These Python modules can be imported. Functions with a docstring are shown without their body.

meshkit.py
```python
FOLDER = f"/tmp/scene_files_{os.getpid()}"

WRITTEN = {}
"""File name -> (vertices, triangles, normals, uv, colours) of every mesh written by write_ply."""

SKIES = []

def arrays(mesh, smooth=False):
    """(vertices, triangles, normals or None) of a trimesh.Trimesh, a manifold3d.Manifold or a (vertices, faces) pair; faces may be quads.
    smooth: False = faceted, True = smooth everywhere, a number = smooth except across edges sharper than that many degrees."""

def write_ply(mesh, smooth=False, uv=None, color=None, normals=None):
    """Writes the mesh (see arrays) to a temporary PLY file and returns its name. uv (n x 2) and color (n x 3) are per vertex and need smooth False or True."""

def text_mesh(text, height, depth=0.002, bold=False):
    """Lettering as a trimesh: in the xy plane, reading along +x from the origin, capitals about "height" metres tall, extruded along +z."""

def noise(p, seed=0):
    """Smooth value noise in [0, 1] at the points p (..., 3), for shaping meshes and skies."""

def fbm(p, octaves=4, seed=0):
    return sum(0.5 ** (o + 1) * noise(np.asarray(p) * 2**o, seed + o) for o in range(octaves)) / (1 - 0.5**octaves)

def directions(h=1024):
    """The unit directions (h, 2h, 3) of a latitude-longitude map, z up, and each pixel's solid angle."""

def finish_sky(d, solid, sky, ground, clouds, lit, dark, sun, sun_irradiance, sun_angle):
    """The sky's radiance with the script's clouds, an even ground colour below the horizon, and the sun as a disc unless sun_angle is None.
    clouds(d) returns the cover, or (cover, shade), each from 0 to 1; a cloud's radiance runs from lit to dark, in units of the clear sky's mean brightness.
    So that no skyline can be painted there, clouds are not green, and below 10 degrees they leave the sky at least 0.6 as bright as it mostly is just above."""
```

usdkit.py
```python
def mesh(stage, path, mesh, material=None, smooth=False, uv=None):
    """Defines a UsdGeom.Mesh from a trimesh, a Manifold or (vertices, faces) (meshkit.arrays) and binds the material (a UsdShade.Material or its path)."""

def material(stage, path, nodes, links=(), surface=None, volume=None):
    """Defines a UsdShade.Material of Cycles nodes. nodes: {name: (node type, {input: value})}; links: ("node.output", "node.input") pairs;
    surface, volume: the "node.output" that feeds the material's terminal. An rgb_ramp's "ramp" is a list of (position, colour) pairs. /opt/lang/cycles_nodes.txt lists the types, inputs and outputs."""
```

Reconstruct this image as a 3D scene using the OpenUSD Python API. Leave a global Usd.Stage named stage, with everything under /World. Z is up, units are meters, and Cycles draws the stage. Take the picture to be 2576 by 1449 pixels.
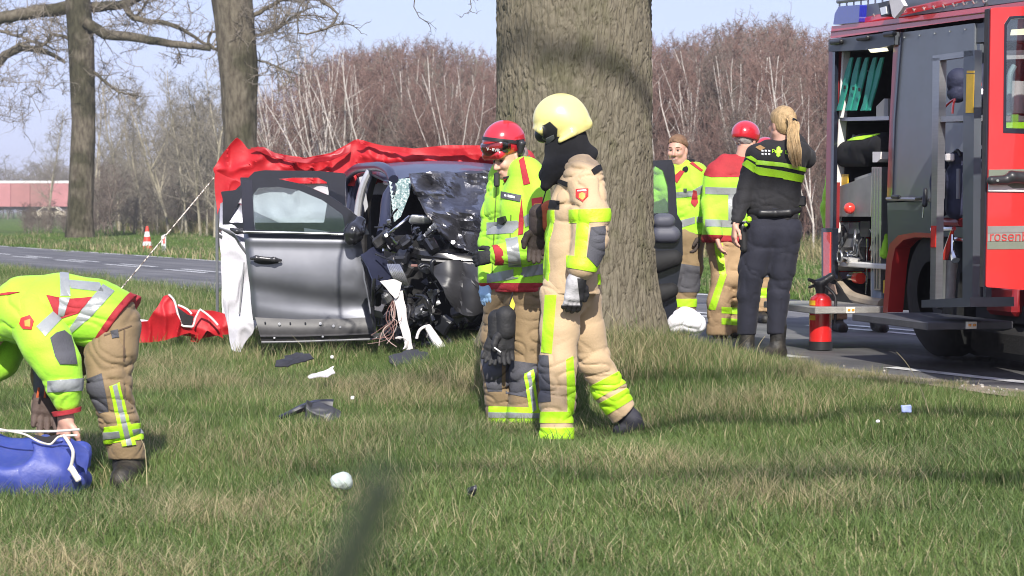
import math, random
import numpy as np, trimesh, shapely
from shapely.geometry import Polygon, LineString, Point
import usdkit, meshkit
from pxr import Usd, UsdGeom, UsdLux, UsdShade, Sdf, Gf, Vt

stage = Usd.Stage.CreateInMemory()
UsdGeom.SetStageUpAxis(stage, UsdGeom.Tokens.z)
UsdGeom.Xform.Define(stage, '/World')
UsdGeom.Scope.Define(stage, '/World/Looks')

# ---------------------------------------------------------------- camera, sky, sun, exposure
F, CX, HY, CAMZ = 5150.0, 1288.0, 532.0, 1.23          # telephoto view; picture measured 2576 wide
cam = UsdGeom.Camera.Define(stage, '/World/camera')
cam.AddTranslateOp().Set(Gf.Vec3d(0, 0, CAMZ)); cam.AddRotateXOp().Set(90.0)
cam.CreateHorizontalApertureAttr(36.0); cam.CreateVerticalApertureAttr(20.25)
cam.CreateFocalLengthAttr(36.0 * F / 2576.0)
cam.CreateVerticalApertureOffsetAttr(-(724.5 - HY) / 2576.0 * 36.0)
cam.CreateFStopAttr(6.8); cam.CreateFocusDistanceAttr(12.6)
cam.CreateClippingRangeAttr(Gf.Vec2f(0.05, 5000))
cam.CreateExposureAttr(0.62)

SUN = np.array([0.04, -1.0, 0.0]); SUN /= np.linalg.norm(SUN)
ELEV = math.radians(36)
SUN = np.array([SUN[0] * math.cos(ELEV), SUN[1] * math.cos(ELEV), math.sin(ELEV)])
sun = UsdLux.DistantLight.Define(stage, '/World/sun')
sun.CreateIntensityAttr(1.12); sun.CreateAngleAttr(0.53); sun.CreateNormalizeAttr(True)
sun.CreateColorAttr(Gf.Vec3f(1.0, 0.95, 0.87))
_z = SUN; _x = np.cross([0, 0, 1], _z); _x /= np.linalg.norm(_x); _y = np.cross(_z, _x)
sun.AddTransformOp().Set(Gf.Matrix4d(*[float(c) for r in (np.r_[_x, 0], np.r_[_y, 0], np.r_[_z, 0], [0, 0, 50, 1]) for c in r]))
sky = UsdLux.DomeLight.Define(stage, '/World/sky')
sky.CreateIntensityAttr(1.0)
sky_look = usdkit.material(stage, '/World/Looks/sky_look', {
    'tc': ('texture_coordinate', {}),
    'sky': ('sky_texture', {'sky_type': 'single_scattering', 'sun_disc': False, 'sun_elevation': ELEV,
                            'sun_rotation': math.atan2(SUN[0], SUN[1]), 'air_density': 1.0, 'aerosol_density': 1.6, 'ozone_density': 1.0}),
    'map': ('mapping', {'scale': (1.0, 1.0, 4.0)}),
    'n': ('noise_texture', {'scale': 2.6, 'detail': 5.0, 'roughness': 0.55}),
    'r': ('rgb_ramp', {'ramp': [(0.0, (0.55,) * 3), (0.45, (0.65,) * 3), (0.75, (0.85,) * 3), (1.0, (0.9,) * 3)]}),
    'mx': ('mix', {'color2': (4.5, 5.0, 8.0)}),
    'bg': ('background_shader', {'strength': 0.10})},
    [('tc.generated', 'map.vector'), ('map.vector', 'n.vector'), ('n.fac', 'r.fac'), ('r.color', 'mx.fac'),
     ('sky.color', 'mx.color1'), ('mx.color', 'bg.color')], surface='bg.background')
UsdShade.MaterialBindingAPI.Apply(sky.GetPrim()).Bind(sky_look)

# ---------------------------------------------------------------- helpers
def P(x, y, Y):
    """the point at depth Y that stands at (x, y) of the photograph (2576 x 1449)"""
    return np.array([(x - CX) / F * Y, Y, CAMZ - (y - HY) / F * Y])

_names, _loc, _looks = {}, {}, {}
def numbered(parent, name):
    k = (parent, name); n = _names.get(k, -1) + 1; _names[k] = n
    return name if n == 0 else '%s_%03d' % (name, n)

def tag(o, label=None, cat=None, group=None, kind=None):
    for k, v in (('label', label), ('category', cat), ('group', group), ('kind', kind)):
        if v: o.SetCustomDataByKey(k, v)
    return o

def thing(name, label, cat, loc=(0, 0, 0), group=None, kind=None):
    """an Xform at the thing's base; its parts are given in world coordinates unless local"""
    path = '/World/' + numbered('/World', name)
    x = UsdGeom.Xform.Define(stage, path); x.AddTranslateOp().Set(Gf.Vec3d(*map(float, loc)))
    _loc[path] = np.array(loc, float)
    return tag(x.GetPrim(), label, cat, group, kind)

def tm(m):
    if isinstance(m, trimesh.Trimesh): return m
    v, f, _ = meshkit.arrays(m); return trimesh.Trimesh(v, f, process=False)

def obj(name, mesh, look, parent=None, label=None, cat=None, group=None, kind=None, smooth=35, local=False):
    if isinstance(mesh, (list,)): mesh = trimesh.util.concatenate([tm(m) for m in mesh])
    mesh = tm(mesh)
    if len(mesh.faces) == 0: return None
    pp = '/World' if parent is None else str(parent.GetPath())
    off = _loc.get(pp, np.zeros(3)) if not local else np.zeros(3)
    path = pp + '/' + numbered(pp, name); _loc[path] = off
    mesh = trimesh.Trimesh(mesh.vertices - off, mesh.faces, process=False)
    m = usdkit.mesh(stage, path, mesh, look, smooth=smooth)
    m.CreateDoubleSidedAttr(True)
    return tag(m.GetPrim(), label, cat, group, kind)

def copy_of(src, name, label, cat, loc, rotz=0, scale=1.0, group=None):
    path = '/World/' + numbered('/World', name)
    x = UsdGeom.Xform.Define(stage, path); x.AddTranslateOp().Set(Gf.Vec3d(*map(float, loc))); x.AddRotateZOp().Set(float(rotz))
    s = (scale,) * 3 if np.ndim(scale) == 0 else scale
    x.AddScaleOp().Set(Gf.Vec3f(*map(float, s)))
    x.GetPrim().GetReferences().AddInternalReference(src); x.GetPrim().SetInstanceable(True)
    return tag(x.GetPrim(), label, cat, group)

def mt(name, col, rough=0.6, metal=0.0, var=0.18, vs=6.0, bump=0.0, bs=60.0, spec=0.5, coat=0.0, sheen=0.0, dirt=None, dirt_amt=0.5, det=4.0, stretch=(1, 1, 1), trans=0.0, dirts=3.0):
    """principled look with uneven tone, fine relief and optional grime"""
    if name in _looks: return _looks[name]
    c = np.array(col, float)
    nodes = {'tc': ('texture_coordinate', {}), 'mp': ('mapping', {'scale': stretch}),
             'n': ('noise_texture', {'scale': vs, 'detail': det, 'roughness': 0.6}),
             'r': ('rgb_ramp', {'ramp': [(0.25, tuple(c * (1 - var))), (0.5, tuple(c)), (0.78, tuple(np.minimum(c * (1 + var), 1)))]}),
             'p': ('principled_bsdf', {'roughness': rough, 'metallic': metal, 'specular_ior_level': spec, 'coat_weight': coat, 'sheen_weight': sheen})}
    links = [('tc.object', 'mp.vector'), ('mp.vector', 'n.vector'), ('n.fac', 'r.fac')]
    last = 'r.color'
    if dirt is not None:
        nodes['dn'] = ('noise_texture', {'scale': dirts, 'detail': 6.0, 'roughness': 0.7})
        nodes['dr'] = ('rgb_ramp', {'ramp': [(0.45, (0, 0, 0)), (0.72, (dirt_amt,) * 3)]})
        nodes['dm'] = ('mix', {'color2': dirt})
        links += [('mp.vector', 'dn.vector'), ('dn.fac', 'dr.fac'), ('dr.color', 'dm.fac'), (last, 'dm.color1')]; last = 'dm.color'
    links.append((last, 'p.base_color'))
    if bump:
        nodes['bn'] = ('noise_texture', {'scale': bs, 'detail': 3.0, 'roughness': 0.6})
        nodes['b'] = ('bump', {'strength': 1.0, 'distance': bump})
        links += [('mp.vector', 'bn.vector'), ('bn.fac', 'b.height'), ('b.normal', 'p.normal')]
    surf = 'p.BSDF'
    if trans:
        nodes['t'] = ('translucent_bsdf', {}); nodes['mc'] = ('mix_closure', {'fac': trans})
        links += [(last, 't.color'), ('p.BSDF', 'mc.closure1'), ('t.BSDF', 'mc.closure2')]; surf = 'mc.closure'
    m = usdkit.material(stage, '/World/Looks/' + name, nodes, links, surface=surf)
    _looks[name] = m
    return m

def glass(name, tint=(0.85, 0.95, 0.95), rough=0.02, trans_col=(0.8, 0.88, 0.88)):
    if name in _looks: return _looks[name]
    m = usdkit.material(stage, '/World/Looks/' + name, {
        'f': ('fresnel', {'IOR': 1.5}), 'ad': ('math', {'math_type': 'multiply_add', 'value2': 1.4, 'value3': 0.04}),
        't': ('transparent_bsdf', {'color': trans_col}), 'g': ('glossy_bsdf', {'color': tint, 'roughness': rough}),
        'm': ('mix_closure', {})}, [('f.fac', 'ad.value1'), ('ad.value', 'm.fac'), ('t.BSDF', 'm.closure1'), ('g.BSDF', 'm.closure2')], surface='m.closure')
    _looks[name] = m; return m

def emis(name, col, strength):
    if name in _looks: return _looks[name]
    _looks[name] = usdkit.material(stage, '/World/Looks/' + name, {'e': ('emission', {'color': col, 'strength': strength})}, [], surface='e.emission')
    return _looks[name]

def rot_to(z):
    z = np.asarray(z, float) / np.linalg.norm(z); a = np.array([1.0, 0, 0]) if abs(z[0]) < 0.9 else np.array([0, 1.0, 0])
    x = np.cross(a, z); x /= np.linalg.norm(x); y = np.cross(z, x)
    return np.stack([x, y, z], 1)

def tube(pts, radii, sides=8, cap=True):
    """a tapering tube along a polyline"""
    p = np.asarray(pts, float); n = len(p); r = np.broadcast_to(np.asarray(radii, float), (n,))
    t = np.gradient(p, axis=0); t /= np.linalg.norm(t, axis=1, keepdims=True) + 1e-12
    a = np.zeros_like(p); u = np.cross(t[0], [0, 0, 1.0] if abs(t[0][2]) < 0.9 else [1.0, 0, 0]); u /= np.linalg.norm(u)
    for i in range(n):
        u = u - t[i] * (u @ t[i]); u /= np.linalg.norm(u) + 1e-12; a[i] = u
    b = np.cross(t, a); ang = np.arange(sides) * 2 * np.pi / sides
    v = (p[:, None] + r[:, None, None] * (np.cos(ang)[None, :, None] * a[:, None] + np.sin(ang)[None, :, None] * b[:, None])).reshape(-1, 3)
    i, j = np.meshgrid(np.arange(n - 1), np.arange(sides), indexing='ij'); i = i.ravel(); j = j.ravel(); k = (j + 1) % sides
    q = np.stack([i * sides + j, i * sides + k, (i + 1) * sides + k, (i + 1) * sides + j], 1)
    f = np.vstack([q[:, [0, 1, 2]], q[:, [0, 2, 3]]])
    if cap:
        v = np.vstack([v, p[0], p[-1]]); jj = np.arange(sides); kk = (jj + 1) % sides; o = (n - 1) * sides
        f = np.vstack([f, np.stack([kk, jj, np.full(sides, n * sides)], 1), np.stack([o + jj, o + kk, np.full(sides, n * sides + 1)], 1)])
    return trimesh.Trimesh(v, f, process=False)

def curve(pts, n=24):
    """a smooth curve through the points"""
    from scipy.interpolate import PchipInterpolator
    p = np.asarray(pts, float); d = np.r_[0, np.cumsum(np.linalg.norm(np.diff(p, axis=0), axis=1))]; d /= d[-1]
    return np.stack([PchipInterpolator(d, p[:, k])(np.linspace(0, 1, n)) for k in range(p.shape[1])], 1)

def rbox(size, r=0.01, center=(0, 0, 0), R=None):
    """a box with chamfered edges"""
    h = np.asarray(size, float) / 2; r = min(r, h.min() * 0.9); pts = []
    for s in np.ndindex(2, 2, 2):
        s = np.array(s) * 2 - 1
        for k in range(3):
            q = h - r; q = q.copy(); q[k] = h[k]; pts.append(s * q)
    m = trimesh.convex.convex_hull(np.array(pts))
    v = m.vertices if R is None else m.vertices @ np.asarray(R).T
    return trimesh.Trimesh(v + np.asarray(center), m.faces, process=False)

def hull(pts): return trimesh.convex.convex_hull(np.array([np.asarray(p, float) for p in pts]))

def cyl(a, b, r, sides=20): return tube([a, b], [r, r], sides)

def grid_mesh(pts):
    """(n, m, 3) points as a sheet"""
    n, m = pts.shape[:2]
    i, j = np.meshgrid(np.arange(n - 1), np.arange(m - 1), indexing='ij'); i = i.ravel(); j = j.ravel()
    q = np.stack([i * m + j, (i + 1) * m + j, (i + 1) * m + j + 1, i * m + j + 1], 1)
    return trimesh.Trimesh(pts.reshape(-1, 3), np.vstack([q[:, [0, 1, 2]], q[:, [0, 2, 3]]]), process=False)

def solid(sheet, t):
    """gives a sheet a thickness t (backwards along its normals) with closed rims"""
    v, f = np.asarray(sheet.vertices), np.asarray(sheet.faces); n = np.asarray(sheet.vertex_normals); k = len(v)
    e = np.sort(np.vstack([f[:, [0, 1]], f[:, [1, 2]], f[:, [2, 0]]]), axis=1); d = np.vstack([f[:, [0, 1]], f[:, [1, 2]], f[:, [2, 0]]])
    _, inv, cnt = np.unique(e, axis=0, return_inverse=True, return_counts=True); rim = d[cnt[inv.ravel()] == 1]
    w = np.vstack([np.stack([rim[:, 1], rim[:, 0], rim[:, 0] + k], 1), np.stack([rim[:, 1], rim[:, 0] + k, rim[:, 1] + k], 1)])
    return trimesh.Trimesh(np.vstack([v, v - n * t]), np.vstack([f, f[:, ::-1] + k, w]), process=False)

def ext(poly, Y, t, holes=(), rnd=0.0):
    """an upright plate: photograph outline at depth Y, thickness t going away"""
    w = lambda pl: [(P(x, y, Y)[0], P(x, y, Y)[2]) for x, y in pl]
    g = Polygon(w(poly), [w(h) for h in holes]).buffer(0)
    if rnd: g = g.buffer(-rnd).buffer(2 * rnd).buffer(-rnd)
    ms = []
    for q in getattr(g, 'geoms', [g]):
        m = trimesh.creation.extrude_polygon(q, t, engine='earcut'); v = m.vertices
        ms.append(trimesh.Trimesh(np.stack([v[:, 0], Y + t - v[:, 2], v[:, 1]], 1), m.faces[:, :], process=False))
    return trimesh.util.concatenate(ms)

def interp_poly(pts, n): 
    p = np.asarray(pts, float); d = np.r_[0, np.cumsum(np.linalg.norm(np.diff(p, axis=0), axis=1))]; d /= d[-1]
    return np.stack([np.interp(np.linspace(0, 1, n), d, p[:, k]) for k in range(p.shape[1])], 1)

def coons(top, bottom, n, m, dep):
    """photograph outlines top and bottom (left to right) filled with a sheet, dep(u, v) gives each point's depth"""
    a, b = interp_poly(top, n), interp_poly(bottom, n); out = np.zeros((n, m, 3))
    for i in range(n):
        for j in range(m):
            v = j / (m - 1); q = a[i] * (1 - v) + b[i] * v; out[i, j] = P(q[0], q[1], dep(i / (n - 1), v))
    return grid_mesh(out)

def jitter(mesh, amp, scale, seed=0):
    m = trimesh.Trimesh(mesh.vertices.copy(), mesh.faces, process=False); v = m.vertices
    m.vertices = v + amp * (np.stack([meshkit.fbm(v * scale + 17.3 * k, 3, seed + k) for k in range(3)], 1) - 0.5) * 2
    return m

# ---------------------------------------------------------------- blended solids for people and cloth
def surfnet(f, org, h):
    s = f < 0
    c = [s[i:s.shape[0] - 1 + i, j:s.shape[1] - 1 + j, k:s.shape[2] - 1 + k] for i in (0, 1) for j in (0, 1) for k in (0, 1)]
    cnt = sum(x.astype(np.int8) for x in c); act = (cnt > 0) & (cnt < 8); idx = np.full(act.shape, -1); cells = np.argwhere(act)
    idx[act] = np.arange(len(cells)); acc = np.zeros((len(cells), 3)); num = np.zeros(len(cells))
    cor = [(i, j, k) for i in (0, 1) for j in (0, 1) for k in (0, 1)]
    val = {q: f[cells[:, 0] + q[0], cells[:, 1] + q[1], cells[:, 2] + q[2]] for q in cor}
    for a in cor:
        for ax in range(3):
            if a[ax] == 0:
                b = list(a); b[ax] = 1; b = tuple(b); va, vb = val[a], val[b]; x = (va < 0) != (vb < 0)
                t = np.where(x, va / np.where(x, va - vb, 1), 0); p = np.tile(np.array(a, float), (len(cells), 1)); p[:, ax] += t
                acc[x] += p[x]; num[x] += 1
    v = org + h * (cells + acc / num[:, None]); faces = []
    for ax in range(3):
        sl0 = [slice(None)] * 3; sl1 = [slice(None)] * 3; sl0[ax] = slice(0, -1); sl1[ax] = slice(1, None)
        a, b = s[tuple(sl0)], s[tuple(sl1)]; o1, o2 = (ax + 1) % 3, (ax + 2) % 3
        for flip, msk in ((False, a & ~b), (True, ~a & b)):
            e = np.argwhere(msk); e = e[(e[:, o1] > 0) & (e[:, o2] > 0) & (e[:, o1] < f.shape[o1] - 1) & (e[:, o2] < f.shape[o2] - 1)]
            if not len(e): continue
            q = []
            for d1, d2 in ((1, 1), (0, 1), (0, 0), (1, 0)):
                w = e.copy(); w[:, o1] -= d1; w[:, o2] -= d2; q.append(idx[w[:, 0], w[:, 1], w[:, 2]])
            q = np.stack(q, 1); q = q if not flip else q[:, ::-1]; faces += [q[:, [0, 1, 2]], q[:, [0, 2, 3]]]
    return trimesh.Trimesh(v, np.vstack(faces), process=False)

def soften(m, n):
    from scipy.sparse import coo_matrix, diags
    f = m.faces; e = np.unique(np.sort(np.vstack([f[:, [0, 1]], f[:, [1, 2]], f[:, [2, 0]]]), axis=1), axis=0); k = len(m.vertices)
    A = coo_matrix((np.ones(2 * len(e)), (np.r_[e[:, 0], e[:, 1]], np.r_[e[:, 1], e[:, 0]])), (k, k)).tocsr(); A.data[:] = 1
    L = diags(1 / np.maximum(np.asarray(A.sum(1)).ravel(), 1)) @ A; v = np.array(m.vertices)
    for i in range(n):
        v = v + 0.5 * (L @ v - v); v = v - 0.52 * (L @ v - v)
    return trimesh.Trimesh(v, f, process=False)

def ss_(a, b, x):
    t = np.clip((x - a) / (b - a), 0, 1); return t * t * (3 - 2 * t)

class Solid:
    def __init__(self): self.pr = []; self.cuts = []; self.sub = []
    def cone(self, a, b, ra, rb, k=0.03): self.pr.append(('c', np.asarray(a, float), np.asarray(b, float), ra, rb, k)); return self
    def chain(self, pts, rr, k=0.03):
        for i in range(len(pts) - 1): self.cone(pts[i], pts[i + 1], rr[i], rr[i + 1], k)
        return self
    def ell(self, c, R, r, k=0.02): self.pr.append(('e', np.asarray(c, float), np.asarray(R, float), np.asarray(r, float), None, k)); return self
    def cut(self, point, normal): self.cuts.append((np.asarray(point, float), np.asarray(normal, float) / np.linalg.norm(normal))); return self   # keeps the side the normal points away from
    def cutpx(self, p1, p2, keep, Y):
        """keeps the side of the photograph line p1-p2 on which keep lies"""
        C = np.array([0, 0, CAMZ]); n = np.cross(P(*p1, Y) - C, P(*p2, Y) - C)
        if n @ (P(*keep, Y) - C) > 0: n = -n
        return self.cut(C, n)
    def hole(self, c, R, r, k=0.008): self.sub.append((np.asarray(c, float), np.asarray(R, float), np.asarray(r, float), k)); return self
    @staticmethod
    def _d(pr, g):
        kind = pr[0]
        if kind == 'c':
            a, b, ra, rb = pr[1:5]; ba = b - a; L = ba @ ba + 1e-9; q = g - a; t = np.clip(q @ ba / L, 0, 1)
            return np.linalg.norm(q - t[..., None] * ba, axis=-1) - (ra + (rb - ra) * t)
        q = (g - pr[1]) @ pr[2]; r = pr[3]; k0 = np.linalg.norm(q / r, axis=-1); k1 = np.linalg.norm(q / (r * r), axis=-1)
        return k0 * (k0 - 1.0) / np.maximum(k1, 1e-9)
    def mesh(self, h=0.01, fold=0.0, fs=(7, 7, 20), seed=0, grow=0.0, smooth=1):
        lo = np.min([np.minimum(p[1] - max(p[3], p[4]), p[2] - max(p[3], p[4])) if p[0] == 'c' else p[1] - p[3].max() for p in self.pr], axis=0) - 0.04 - grow
        hi = np.max([np.maximum(p[1] + max(p[3], p[4]), p[2] + max(p[3], p[4])) if p[0] == 'c' else p[1] + p[3].max() for p in self.pr], axis=0) + 0.04 + grow
        n = np.ceil((hi - lo) / h).astype(int) + 1; f = np.full(n, 0.5, np.float32); ax = [lo[k] + h * np.arange(n[k]) for k in range(3)]
        def win(a, b):
            i0 = np.clip(np.floor((a - lo) / h).astype(int), 0, n - 1); i1 = np.clip(np.ceil((b - lo) / h).astype(int) + 1, 1, n); return i0, i1
        for p in self.pr:
            mg = p[5] + 2 * h + 0.02
            if p[0] == 'c': a, b = np.minimum(p[1] - p[3], p[2] - p[4]) - mg, np.maximum(p[1] + p[3], p[2] + p[4]) + mg
            else: a, b = p[1] - p[3].max() - mg, p[1] + p[3].max() + mg
            i0, i1 = win(a, b); g = np.stack(np.meshgrid(*[ax[k][i0[k]:i1[k]] for k in range(3)], indexing='ij'), -1)
            d = self._d(p, g).astype(np.float32); sl = tuple(slice(i0[k], i1[k]) for k in range(3)); w = f[sl]; k_ = p[5]
            hh = np.maximum(k_ - np.abs(w - d), 0) / k_; f[sl] = np.minimum(w, d) - hh * hh * k_ * 0.25
        if grow: f -= grow
        near = np.argwhere(np.abs(f) < 0.05)
        if fold and len(near):
            pts = lo + near * h; fs_ = np.array(fs, float) * np.array([0.75, 0.75, 0.62]); fold = fold * 0.72; wp_ = (meshkit.noise(pts * 5.0 + 3, seed + 11) - 0.5)[:, None] * np.array([0.10, 0.10, 0.10])
            w = meshkit.noise((pts + wp_) * fs_, seed); w2 = meshkit.noise((pts + 1.5 * wp_) * fs_ * np.array([1.5, 1.5, 1.25]) + 9, seed + 5); big_ = meshkit.noise(pts * fs_ * 0.35 + 4, seed + 7); mask = ss_(0.30, 0.62, meshkit.noise(pts * 3.2 + 7, seed + 2))
            g1 = np.exp(-np.abs(2 * w - 1) / 0.10); g2 = np.exp(-np.abs(2 * w2 - 1) / 0.08)
            f[near[:, 0], near[:, 1], near[:, 2]] += fold * (1.15 * g1 * (0.25 + 0.75 * mask) + 0.95 * g2 * mask - 0.55 * (big_ - 0.5) - 0.15)
        for c, R, r, k in self.sub:
            i0, i1 = win(c - r.max() - 0.02, c + r.max() + 0.02); g = np.stack(np.meshgrid(*[ax[q][i0[q]:i1[q]] for q in range(3)], indexing='ij'), -1)
            d = -self._d(('e', c, R, r), g).astype(np.float32); sl = tuple(slice(i0[q], i1[q]) for q in range(3)); w = f[sl]
            hh = np.maximum(k - np.abs(w - d), 0) / k; f[sl] = np.maximum(w, d) + hh * hh * k * 0.25
        if self.cuts:
            G = np.stack(np.meshgrid(*ax, indexing='ij'), -1)
            for c, nn in self.cuts: f = np.maximum(f, ((G - c) @ nn).astype(np.float32))
        f[0] = f[-1] = 0.5; f[:, 0] = f[:, -1] = 0.5; f[:, :, 0] = f[:, :, -1] = 0.5
        m = surfnet(f, lo, h)
        return soften(m, 2 * smooth)

def patch(mesh, poly, yr=None, front=None, off=0.004, C=(0, 0, CAMZ)):
    """the part of a garment's surface inside a photograph outline (convex), lifted a little: tapes, badges, pads"""
    C = np.array(C, float); r = [P(x, y, 10.0) - C for x, y in poly]; c = sum(r) / len(r)
    v, fc = np.asarray(mesh.vertices), np.asarray(mesh.faces); keep = np.ones(len(fc), bool)
    px = np.stack([CX + F * v[:, 0] / v[:, 1], HY - F * (v[:, 2] - CAMZ) / v[:, 1]], 1); pl = np.array(poly)
    ok = (px >= pl.min(0) - 30).all(1) & (px <= pl.max(0) + 30).all(1)
    if yr: ok &= (v[:, 1] > yr[0]) & (v[:, 1] < yr[1])
    keep = ok[fc].all(1)
    if front is not None:
        nf = mesh.face_normals[:, 1]; keep &= (nf < 0.02) if front else (nf > -0.02)
    if not keep.any(): return trimesh.Trimesh()
    nrm = np.asarray(mesh.vertex_normals); m = trimesh.Trimesh(v, fc[keep], process=False); m.remove_unreferenced_vertices()
    used = np.unique(fc[keep]); from scipy.spatial import cKDTree
    for i in range(len(r)):
        n = np.cross(r[i], r[(i + 1) % len(r)]); n = n if n @ c > 0 else -n
        m = trimesh.intersections.slice_mesh_plane(m, n / np.linalg.norm(n), C)
        if len(m.faces) == 0: return trimesh.Trimesh()
    m.merge_vertices()
    d, k = cKDTree(v[used]).query(m.vertices, k=3); w = 1 / (d + 1e-6); nn = (nrm[used[k]] * w[..., None]).sum(1); nn /= np.linalg.norm(nn, axis=1, keepdims=True) + 1e-9
    top = m.vertices + nn * off; mm = trimesh.Trimesh(top, m.faces, process=False)
    f = m.faces; K = len(top); e = np.vstack([f[:, [0, 1]], f[:, [1, 2]], f[:, [2, 0]]]); es = np.sort(e, 1)
    _, inv, cnt = np.unique(es, axis=0, return_inverse=True, return_counts=True); rim = e[cnt[inv.ravel()] == 1]
    wall = np.vstack([np.stack([rim[:, 1], rim[:, 0], rim[:, 0] + K], 1), np.stack([rim[:, 1], rim[:, 0] + K, rim[:, 1] + K], 1)])
    return trimesh.Trimesh(np.vstack([top, m.vertices - nn * 0.004]), np.vstack([mm.faces, wall]), process=False)

# ---------------------------------------------------------------- terrain, road
NX, NY, C0, C1 = 0.896, 0.4436, 7.85, 13.6          # road: C0 < NX x + NY y < C1
U = np.array([-NY, NX])                              # along the road, away from the camera
def ss(a, b, x):
    t = np.clip((x - a) / (b - a), 0, 1); return t * t * (3 - 2 * t)
TREE = np.array([0.428, 14.5])
ROADZ = 0.20
def gz(X, Y, rough=True):
    X, Y = np.asarray(X, float), np.asarray(Y, float); n = NX * X + NY * Y
    z = -0.07 + 0.07 * ss(2.5, 5.0, n) + (ROADZ - 0.012) * ss(5.2, 7.55, n) - 0.19 * ss(C1 + 0.6, 18.0, n)
    z = z + 0.20 * np.exp(-(((X - TREE[0]) / 1.0) ** 2 + ((Y - TREE[1] + 0.1) / 0.9) ** 2)) * (n < 20)
    z = z + 0.09 * np.exp(-(((X - 1.0) / 0.5) ** 2 + ((Y - 13.4) / 0.45) ** 2))
    z = z - 0.06 * np.exp(-(((X - 0.1) / 0.8) ** 2 + ((Y - 11.7) / 0.9) ** 2))
    if rough:
        w = np.clip(1 - ss(C0 - 0.5, C0 - 0.1, n) + ss(C1 + 0.2, C1 + 1.0, n), 0, 1)
        p = np.stack([X, Y, 0 * X], -1)
        z = z + w * ((meshkit.fbm(p * 0.9, 3, 3) - 0.5) * 0.10 + (meshkit.noise(p * 4.0, 8) - 0.5) * 0.035)
    inroad = (n > C0 - 0.05) & (n < C1 + 0.05)
    return np.where(inroad, np.minimum(z, ROADZ - 0.012), z)

def axis_pts(a, b, step, lo, hi):
    fine = np.arange(a, b, step); g = np.cumsum(step * 1.18 ** np.arange(1, 60))
    return np.r_[(a - g)[(a - g) > lo][::-1], fine, (b + g)[(b + g) < hi]]
xs, ys = axis_pts(-9, 6, 0.11, -1500, 1500), axis_pts(4.5, 24, 0.11, -400, 3000)
GX, GY = np.meshgrid(xs, ys, indexing='ij')
ground = grid_mesh(np.stack([GX, GY, gz(GX, GY)], -1))
if ground.face_normals[:, 2].mean() < 0: ground.invert()
soil = usdkit.material(stage, '/World/Looks/grassy_soil', {
    'g': ('geometry', {}), 'n1': ('noise_texture', {'scale': 0.55, 'detail': 4.0}), 'n2': ('noise_texture', {'scale': 14.0, 'detail': 5.0, 'roughness': 0.7}),
    'r1': ('rgb_ramp', {'ramp': [(0.3, (0.075, 0.135, 0.03)), (0.52, (0.105, 0.165, 0.04)), (0.7, (0.17, 0.17, 0.07))]}),
    'r2': ('rgb_ramp', {'ramp': [(0.3, (0.45,) * 3), (0.7, (1.25,) * 3)]}),
    'm': ('mix', {'mix_type': 'multiply', 'fac': 1.0}), 'b': ('bump', {'distance': 0.05}),
    'p': ('principled_bsdf', {'roughness': 0.95, 'specular_ior_level': 0.1})},
    [('g.position', 'n1.vector'), ('g.position', 'n2.vector'), ('n1.fac', 'r1.fac'), ('n2.fac', 'r2.fac'), ('r1.color', 'm.color1'), ('r2.color', 'm.color2'),
     ('m.color', 'p.base_color'), ('n2.fac', 'b.height'), ('b.normal', 'p.normal')], surface='p.BSDF')
obj('ground', ground, soil, kind='structure', label='grass verge and green field reaching to the horizon', cat='ground', smooth=True)

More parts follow.
